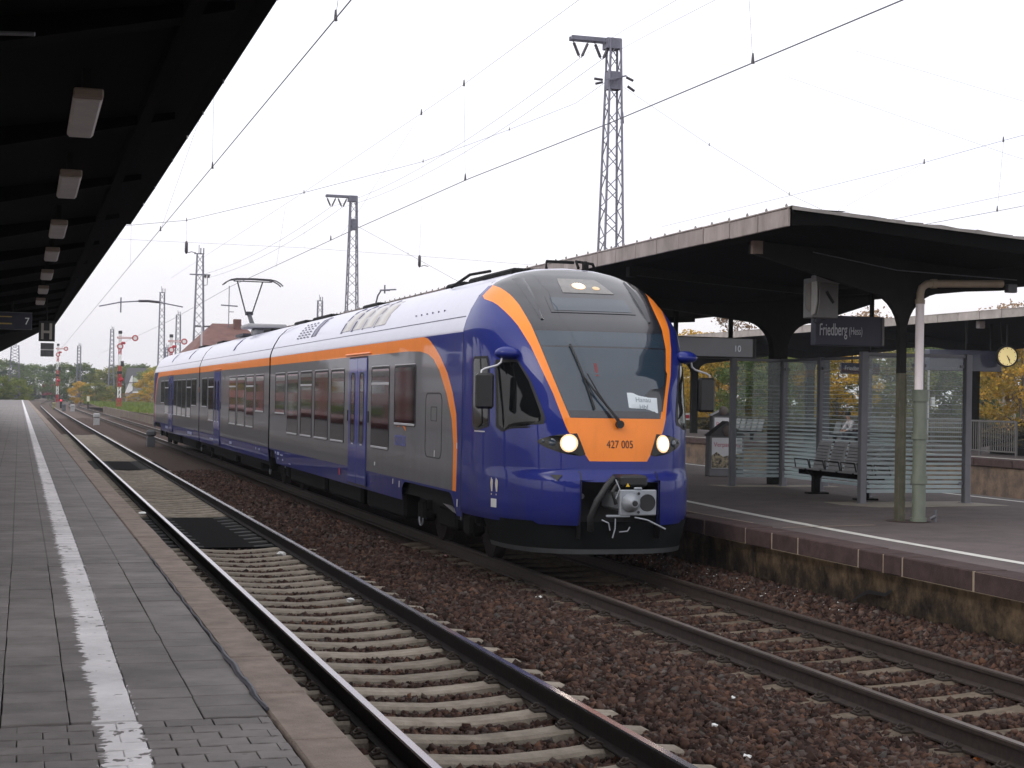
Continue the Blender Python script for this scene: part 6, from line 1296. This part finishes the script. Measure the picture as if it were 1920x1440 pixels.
th, oh = roof_house('building with brown hipped tile roof behind the train pantograph', 10.6, 16.6, 108, 120, -.3, 4.6, 7.15, 2.0, PLAST, TILE)
mb = MB(); mb.box(14.0,14.5,113,113.6,6.6,7.45); mb.build('chimney', TILE, th, org=oh)
for k in range(4): mb = MB(); mb.box(11.2+1.3*k,12.0+1.3*k,107.95,108,1.6,3.4); w_ = mb.build('window', WHITE, th, org=oh); mb = MB(); mb.box(11.28+1.3*k,11.92+1.3*k,107.93,107.95,1.68,3.32); mb.build('pane', GLASS, w_, org=oh)
t = thing('roof_antenna', 'television antenna on a tall pole above the brown roof', 'antenna', (13.5,112,7)); mb = MB(); mb.tube([(13.5,112,6.8),(13.5,112,9.7)], .03, 6); mb.build('pole', MAST, t, org=(13.5,112,7)); mb = MB(); mb.tube([(12.95,112,8.35),(14.1,112,8.3)], .045, 5); mb.tube([(13.5,112,7.9),(13.85,112,7.9)], .025, 5)
for k in range(6): mb.tube([(13.0+.2*k,111.8,8.33),(13.0+.2*k,112.2,8.33)], .02, 4)
mb.build('elements', MAST, t, org=(13.5,112,7))
t = thing('lamp_post', 'twin headed platform lamp post beside the brown roof', 'lamp post', (10.42,100,.5)); mb = MB(); mb.tube([(10.42,100,.5),(10.42,100,6.3)], [.07,.05], 8); mb.build('pole', STRIP_METAL, t, org=(10.42,100,.5)); mb = MB(); mb.bar((10.0,100,6.35),(10.35,100,6.33),.16,.10); mb.bar((10.5,100,6.33),(10.9,100,6.35),.16,.10); mb.build('lamp_head', RB, t, org=(10.42,100,.5))
t = thing('lamp_post', 'thin bent lamp pole standing above the right canopy roof', 'lamp post', (16,75,4.5)); mb = MB(); mb.tube([(15.95,75.1,4.5),(16,75.1,6.6),(16.05,74.9,7.0),(16.15,74.6,7.25),(16.5,74.3,7.25)], .04, 6); mb.build('pole', MAST, t, org=(16,75,4.5)); mb = MB(); mb.bar((16.1,74.6,7.25),(16.75,74.1,7.28),.10,.06); mb.bar((16.3,74.5,7.1),(16.3,74.5,7.5),.06); mb.build('lamp_head', MAST, t, org=(16,75,4.5))
t, oh = roof_house('grey house with white gable wall between the bushes behind the semaphore', 19.9, 25.5, 330, 338, -.3, 4.2, 7.2, .1, pmat('house_grey', (.24,.24,.235), .9, var=.08), pmat('slate', (.06,.06,.065), .8, var=.2))
mb = MB(); mb.add([(19.2,329.8,1.4),(20.9,329.8,2.6),(20.9,329.8,5.6),(20.6,329.8,5.4)], [(0,1,2,3)]); mb.add([(19.2,330.0,1.4),(20.9,330.0,2.6),(20.9,330.0,5.6),(20.6,330.0,5.4)], [(3,2,1,0)]); mb.build('gable_wall', WHITE, t, org=oh)
mb = MB(); mb.box(21.0,22.0,329.9,330,4.3,5.2); mb.build('window', pmat('pale_green', (.45,.50,.38), .7), t, org=oh); mb = MB(); mb.box(20.9,24.6,329.6,330,2.1,2.35); mb.build('balcony_rail', WHITE, t, org=oh)
t, oh = roof_house('pale roofed shed half hidden by the yellow bushes', 10.2, 14.0, 392, 400, -.3, 3.0, 6.0, .3, PLAST, pmat('shed_roof', (.45,.42,.40), .8))
WAG = pmat('wagon_red', (.20,.035,.04), .7, var=.2, scale=2); WAG2 = pmat('wagon_dark', (.055,.03,.06), .7, var=.2)
for lb, x0, x1, m_, y in (('dark purple freight wagon in the far distance, left of the red one',1.0,3.2,WAG2,432),('dull red freight wagon in the far distance below the small semaphore',4.4,8.4,WAG,420)):
    o_ = (x0, y, -.2); t = thing('freight_wagon', lb, 'freight wagon', o_); mb = MB(); mb.box(x0,x1,y,y+9,1.0,3.9,0,.15); mb.build('wagon_body', m_, t, org=o_); mb = MB(); mb.box(x0+.1,x1-.1,y+.3,y+8.7,.3,1.0); mb.build('wagon_frame', BLACK, t, org=o_)
# red train standing on the far side of the left platform: seen only as reflections in the blue train
o_ = (-9.6,58,0); t = thing('red_train', 'red double-deck coaches reflected in the train windows', 'train', o_); RT = pmat('coach_red', (.32,.018,.025), .35, coat=.5)
for k in range(4):
    y0 = 58+26.8*k; mb = MB(); mb.box(-11.0,-8.2,y0,y0+26.3,.5,3.9,0,.3); cb = mb.build('coach_body', RT, t, org=o_); mb = MB(); mb.box(-8.2,-8.17,y0+2,y0+24,2.5,3.2); mb.box(-8.2,-8.17,y0+2,y0+24,1.1,1.8); mb.build('window_band', GLASS, cb, org=o_); mb = MB(); mb.box(-8.2,-8.165,y0+.2,y0+26,3.45,3.75); mb.box(-8.2,-8.165,y0+9,y0+10.4,.7,2.4); mb.build('white_panel', WHITE, cb, org=o_); mb = MB(); mb.box(-10.8,-8.4,y0+1,y0+25,.05,.5); mb.build('underframe', UNDER, cb, org=o_)

# ------------------------------------------------------------------ trees and bushes
def leaf_mat(name, c1, c2, c3):
    m = bpy.data.materials.new(name); m.use_nodes = True; nt = m.node_tree; b = nt.nodes['Principled BSDF']; b.inputs['Roughness'].default_value = .75; b.inputs['Specular IOR Level'].default_value = .15
    a = nt.nodes.new('ShaderNodeAttribute'); a.attribute_name = 'rnd'; r = nt.nodes.new('ShaderNodeValToRGB'); r.color_ramp.elements[0].color = c1+(1,); r.color_ramp.elements[1].color = c3+(1,); e_ = r.color_ramp.elements.new(.5); e_.color = c2+(1,)
    nt.links.new(a.outputs['Fac'], r.inputs[0]); oi = nt.nodes.new('ShaderNodeObjectInfo'); mr = nt.nodes.new('ShaderNodeMapRange'); mr.inputs['To Min'].default_value = .8; mr.inputs['To Max'].default_value = 1.25; nt.links.new(oi.outputs['Random'], mr.inputs[0])
    vm = nt.nodes.new('ShaderNodeVectorMath'); vm.operation = 'SCALE'; nt.links.new(r.outputs[0], vm.inputs[0]); nt.links.new(mr.outputs[0], vm.inputs['Scale']); nt.links.new(vm.outputs[0], b.inputs['Base Color'])
    tr = nt.nodes.new('ShaderNodeBsdfTranslucent'); nt.links.new(vm.outputs[0], tr.inputs[0]); mx = nt.nodes.new('ShaderNodeMixShader'); mx.inputs[0].default_value = .45; o_ = nt.nodes['Material Output']; nt.links.new(b.outputs[0], mx.inputs[1]); nt.links.new(tr.outputs[0], mx.inputs[2]); nt.links.new(mx.outputs[0], o_.inputs[0]); return m
L_YEL = leaf_mat('leaf_yellow', (0.188,0.160,0.037), (0.413,0.290,0.041), (0.675,0.394,0.056)); L_OLI = leaf_mat('leaf_olive', (0.095,0.126,0.038), (0.200,0.231,0.053), (0.399,0.357,0.074)); L_GRN = leaf_mat('leaf_green', (0.049,0.088,0.030), (0.108,0.157,0.043), (0.216,0.255,0.078)); L_RUS = leaf_mat('leaf_rust', (0.164,0.108,0.063), (0.316,0.196,0.108), (0.468,0.329,0.202)); L_BSH = leaf_mat('leaf_bush', (0.080,0.120,0.029), (0.192,0.240,0.048), (0.384,0.400,0.080)); L_DRK = leaf_mat('leaf_dark', (.018,.03,.02), (.04,.055,.03), (.07,.085,.045))
BARK = pmat('bark', (.07,.055,.045), .9, col2=(.15,.125,.10), scale=8, stretch=(3,3,.5)); BIRCH = pmat('birch_bark', (.25,.23,.20), .8, col2=(.55,.53,.50), scale=5, stretch=(1,1,2))
def crown_mesh(name, n, h, w, base, nc, size, rng, mat, slim=1.):
    """leaf-sized faces gathered in clumps inside an uneven crown of height h and half-width w"""
    k = rng.random((nc, 3)); ph = k[:, 0]*2*PI; t = k[:, 1]**.8; prof = np.sin(np.clip(t*.92+.06, 0, 1)*PI)**.55*w*slim; rad = prof*np.sqrt(.12+.88*k[:, 2])
    cxy = np.stack([rad*np.cos(ph), rad*np.sin(ph), base+t*(h-base)], 1); cr_ = rng.uniform(.09, .20, nc)*w*1.6
    idx = rng.integers(0, nc, n); d = rng.normal(size=(n, 3)); d /= np.linalg.norm(d, axis=1)[:, None]; d *= (rng.random(n)**.45)[:, None]; d[:, 2] *= .75
    P = cxy[idx]+d*cr_[idx][:, None]; u = rng.normal(size=(n, 3)); u /= np.linalg.norm(u, axis=1)[:, None]; v = np.cross(u, rng.normal(size=(n, 3))); v /= np.linalg.norm(v, axis=1)[:, None]
    s = size*rng.uniform(.5, 1.2, n)[:, None]; Q = np.stack([P-u*s, P+v*s*.55, P+u*s, P-v*s*.55], 1).reshape(-1, 3)
    me = bpy.data.meshes.new(name); me.vertices.add(n*4); me.vertices.foreach_set('co', Q.reshape(-1)); me.loops.add(n*4); me.loops.foreach_set('vertex_index', np.arange(n*4)); me.polygons.add(n); me.polygons.foreach_set('loop_start', np.arange(0, n*4, 4)); me.update(); me.validate()
    cv = rng.random(nc); at = me.attributes.new('rnd', 'FLOAT', 'POINT'); at.data.foreach_set('value', np.repeat(np.clip(.6*cv[idx]+.4*rng.random(n), 0, 1), 4)); me.materials.append(mat); return me, cxy
def trunk_mesh(name, h, r, cxy, mat, rng, nb=14):
    mb = MB(); pts = [(rng.normal()*.04*h*u*.5, rng.normal()*.04*h*u*.5, h*u) for u in (0,.2,.4,.6,.8,.97)]; mb.tube(pts, [r,r*.8,r*.62,r*.45,r*.28,r*.08], 7)
    for i in range(min(nb, len(cxy))):
        c = cxy[i]; u = min(.9, max(.2, (c[2]-h*.18)/h)); a = np.array(pts[0])*0+np.array([0,0,h*u*.82]); m_ = (a+c)/2+np.array([0,0,.04*h]); mb.tube([tuple(a), tuple(m_), tuple(c)], [r*.32,r*.2,r*.06], 5)
    me = bpy.data.meshes.new(name); me.from_pydata(mb.v, [], mb.f); me.polygons.foreach_set('use_smooth', mb.sm); me.materials.append(mat); return me
rng = np.random.default_rng(11)
KINDS_ = {}
for key, (n, h, w, base, nc, sz, mat, bark) in {'yellow': (7500, 9, 3.6, 1.0, 75, .17, L_YEL, BARK), 'olive': (8500, 9, 4.0, .8, 80, .18, L_OLI, BARK), 'green': (9000, 9, 4.0, .5, 80, .19, L_GRN, BARK), 'bush': (9000, 9, 4.0, .2, 80, .2, L_BSH, BARK), 'rust': (2600, 9, 3.0, 1.6, 60, .13, L_RUS, BIRCH), 'birch': (4200, 9.5, 2.6, 1.6, 60, .14, L_YEL, BIRCH)}.items():
    cm, cxy = crown_mesh('crown_'+key, n, h, w, base, nc, sz, rng, mat); KINDS_[key] = (cm, trunk_mesh('trunk_'+key, h, .16, cxy, bark, rng))
def tree(label, kind, x, y, z, s, sx=1., name='tree', cat='tree', group=None):
    cm, tm = KINDS_[kind]; t = thing(name, label, cat, (x, y, z), group); a = link('trunk', tm, t); b = link('crown', cm, t); t.scale = (s*sx, s*sx, s); t.rotation_euler.z = random.uniform(0, 6.28); return t
def px_x(px, y):        # lateral position seen at picture column px at distance y
    a = math.atan((px-960)/F_PX)+YAW; return y*math.tan(a)
TG = 'autumn trees behind the far platform'
for lb, k, px, y, s, sx in (
 ('yellow tree directly behind the train mirror on the right','yellow',1290,112,.85,1.1),('bare rusty tree above the number 10 board','rust',1375,118,1.12,1.0),('golden tree between the train mirror and the shelter','yellow',1350,104,.80,1.1),
 ('green tree filling the leftmost shelter pane','green',1415,100,.72,1.05),('pale trunked birch at the right side of the leftmost pane','birch',1452,108,.82,1.0),('olive tree behind the second shelter pane','olive',1510,106,.78,1.1),('golden tree behind the shelter bench','yellow',1570,102,.72,1.2),
 ('tall tan tree rising above the station name sign','rust',1625,112,1.10,1.3),('thin rusty tree just left of the column','rust',1668,116,1.08,.9),('olive tree hidden behind the column and drainpipe','olive',1665,104,.75,1.1),('green tree seen through the pane right of the drainpipe','green',1735,106,.78,1.1),('dark green tree behind the right end pane','green',1790,110,.80,1.1),
 ('dense green tree between the shelter and the clock','green',1845,104,.76,1.0),('pale trunked birch right behind the clock','birch',1882,100,.85,1.0),('brightest yellow tree at the right picture edge','yellow',1915,98,.86,1.15),('olive and tan tree above the far canopy at the right edge','rust',1900,122,1.30,1.3),('tall olive tree behind the clock','olive',1870,126,1.18,1.0),('yellow tree just beyond the right picture edge','yellow',1985,108,1.05,1.2),
 ('broad golden tree deep behind the train mirror','yellow',1318,128,.92,1.3),('deep olive tree behind the birch and the shelter','olive',1480,126,.90,1.2)):
    tree(lb, k, px_x(px, y), y, -.4, s, sx, group=TG)
bm_, bxy = crown_mesh('undergrowth', 12000, 2.4, 2.0, .0, 70, .20, rng, L_GRN); 
# low scrub along the back fence line plus an added hedge, one mass
n_ = 16; qs = []
for i in range(n_):
    px = 1250+48*i
    o = link('undergrowth', bm_, None, (px_x(px, 97+3*(i % 3)), 97+3*(i % 3), -.5)); o.scale = (2.2,1.6,.45+.25*(i % 4)/3); o.rotation_euler.z = i*1.3; qs.append(o)
for i in range(12): o = link('undergrowth', bm_, None, (-15-2*(i % 3), 172+20*i, -.5)); o.scale = (2.5,6.5,3.2+.5*(i % 3)); qs.append(o)  # tall unseen hedge, added so the rear train windows reflect something dark
# joined into one object of scrub and added hedge
vs_, at_ = [], []
for o in qs:
    mw = Matrix.LocRotScale(o.location, o.rotation_euler, o.scale); co_ = np.empty(len(bm_.vertices)*3); bm_.vertices.foreach_get('co', co_); co_ = co_.reshape(-1, 3); A = np.array(mw.to_3x3()); vs_.append(co_ @ A.T+np.array(mw.translation)); va = np.empty(len(bm_.vertices)); bm_.attributes['rnd'].data.foreach_get('value', va); at_.append(va)
for o in qs: bpy.data.objects.remove(o)
VV = np.concatenate(vs_); me = bpy.data.meshes.new('scrub_and_added_hedge'); k = len(VV); me.vertices.add(k); me.vertices.foreach_set('co', VV.reshape(-1)); me.loops.add(k); me.loops.foreach_set('vertex_index', np.arange(k)); me.polygons.add(k//4); me.polygons.foreach_set('loop_start', np.arange(0, k, 4)); me.update(); a = me.attributes.new('rnd', 'FLOAT', 'POINT'); a.data.foreach_set('value', np.concatenate(at_)); me.materials.append(leaf_mat('leaf_scrub', (.03,.03,.014), (.07,.06,.024), (.13,.10,.04))); o = link('scrub_and_added_hedge', me); o['kind'] = 'stuff'
# distant trees on the left
LG = 'distant trees beyond the left tracks'
for lb, k, px, y, s, sx in (('hazy broad tree at the far left under the canopy end','green',8,420,1.25,1.6),('hazy tree left of the H board','green',62,430,1.15,1.5),('hazy grey green tree behind the small semaphore','green',112,400,1.15,1.2),('tall green tree left of the large semaphore','green',150,350,1.05,1.3),
 ('round green tree right behind the large semaphore','olive',205,340,1.0,1.3),('dark bushy tree above the grey house','green',262,345,1.05,1.2),('green tree between the large semaphore and the grey house','green',232,350,1.05,1.1),('yellow bush low in front of the wood','yellow',152,300,.55,1.2),('orange tinted bush beside the yellow one','yellow',196,300,.42,1.2),('olive bush at the foot of the large semaphore','olive',180,290,.55,1.4),
 ('yellow leaved tree touching the train rear','yellow',288,260,.75,1.0),('olive tree behind the train rear','olive',300,300,1.0,1.2),('low olive bush left of the grey house','olive',215,310,.5,1.2)):
    tree(lb, k, px_x(px, y), y, -.4, s*.86, sx*1.15, group=LG)
tree('bright green bush at the end of the left platform, right clump', 'bush', -.9, 297, -.2, .50, 1.25, 'bush', 'bush'); tree('bright green bush at the end of the left platform, left clump', 'bush', -4.2, 298, -.2, .56, 1.3, 'bush', 'bush'); tree('low yellowish bush at the frame edge past the left platform', 'yellow', -7.5, 302, -.2, .45, 1.3, 'bush', 'bush')
for i, (px, y) in enumerate(((238,255),(262,252),(285,250))): tree(('reddish dry weeds in front of the house, left tuft','dry weeds in the middle below the grey house','dry weeds next to the train rear')[i], ('rust','yellow','rust')[i], px_x(px, y), y, .1, .22, 2.4, 'weed_clump', 'weeds')
# ------------------------------------------------------------------ litter and leaves
LITM = pmat('litter_white', (.78,.78,.76), .7, var=.05)
def scrap(label, x, y, z, r, mat=None, flat=.6):
    bm = bmesh.new(); bmesh.ops.create_icosphere(bm, subdivisions=2, radius=r)
    for v in bm.verts: v.co = Vector((v.co.x*random.uniform(.6,1.25), v.co.y*random.uniform(.6,1.25), v.co.z*flat*random.uniform(.5,1.2)))
    me = bpy.data.meshes.new('litter'); bm.to_mesh(me); bm.free(); me.materials.append(mat or LITM); o = link('litter', me, None, (x, y, z)); tag(o, label, 'litter', 'scraps of litter between the tracks')
LEAFO = pmat('leaf_orange', (.45,.13,.02), .7, var=.2)
def on_bed(px, py, z=-.2):
    d = _f+_r2*((px-960)/F_PX)+_u2*((720-py)/F_PX); k = (z-EYE)/d.z; return d.x*k, d.y*k
for lb, px, py, r, m_ in (('crumpled white paper ball below the train nose',1010,1121,.045,None),('small white scrap on the ballast, right of the near track',1373,1320,.026,None),('white torn scrap lying low in the ballast near the bottom edge',1340,1367,.030,None),('white crumpled scrap at the bottom edge of the ballast',1400,1422,.035,None),('small white scrap beside the rusty rail at lower right',1688,1390,.028,None),('white cup lid on the sleepers of the near track',656,1130,.05,None),('flat white scrap on the sleepers by the dark timbers',527,1042,.07,None),('pale crisp packet by the platform wall, lower right',1872,1236,.045,pmat('packet', (.5,.35,.2), .5)),('white scrap under the retaining wall near the crack',1668,1173,.03,None),('orange autumn leaf beside the right rail at the bottom',1838,1424,.05,LEAFO),('pink scrap left of the rusty rail under the train side',835,1043,.045,pmat('pink', (.6,.3,.32), .6)),('little white scrap left of the train nose by the rail',1093,1176,.02,None),('tiny white pebble-like scrap in the middle of the ballast',1187,1249,.016,None)):
    x, y = on_bed(px, py); scrap(lb, x, y, bed_z(x, y)+.04 if px not in (656,527) else -.17, r, m_)
x, y = on_bed(267, 965, ZP); scrap('white scrap lying on the left platform edge', x, y, ZP+.02, .06, None, .4)
n = 70; lx = RNG.uniform(8.2, 8.75, n); ly = RNG.uniform(15.5, 21.5, n); mb = MB()
for a, b in zip(lx, ly):
    s = random.uniform(.008, .022); z_ = bed_z(a, b)+.05; mb.add([(a-s,b,z_),(a,b-s,z_+.006),(a+s,b,z_),(a,b+s,z_+.008)], [(0,1,2,3)])
o = mb.build('litter_crumbs', LITM); o['kind'] = 'stuff'
# ------------------------------------------------------------------ one object per piece
for a_, b_ in (('roof_equipment','roof_box'),('fascia_clip',None),('coupler_bolt',None),('roof_pipes','roof_pipe'),('hanger',None),('insulator',None),('hose_cock',None),('brake_pipe',None),('door_button',None),('board_trim',None),('text_line',None),('glass_clamp',None),('roof_bolts','roof_bolt'),('vent_holes','vent_hole'),('seat_slots','seat_slot'),('clock_hands','clock_mark'),('kerb_row','kerb_stone'),('lamp_head',None),('mechanism',None),('lamp_housing',None),('cab_marks','decal'),('air_hose',None),('damper',None),('air_intake',None),('collector_head',None),('upper_arm',None),('window_band',None),('white_panel',None),('cross_arm',None),('column_flange',None),('underframe',None),('elements','antenna_element'),('drain_tap',None),('clock_hanger',None),('repair_joint',None),('letter',None),('arm',None)): split_loose(a_, b_)
# ------------------------------------------------------------------ air
mb = MB(); mb.box(-250,420,-40,700,-1.7,24)
hz = bpy.data.materials.new('haze'); hz.use_nodes = True; nt = hz.node_tree; nt.nodes.clear(); oo = nt.nodes.new('ShaderNodeOutputMaterial'); pv_ = nt.nodes.new('ShaderNodeVolumePrincipled'); pv_.inputs['Color'].default_value = (.80,.84,.92,1); pv_.inputs['Density'].default_value = HAZE; pv_.inputs['Anisotropy'].default_value = .2; nt.links.new(pv_.outputs[0], oo.inputs['Volume'])
if HAZE > 0: o = mb.build('haze', hz); o['kind'] = 'stuff'
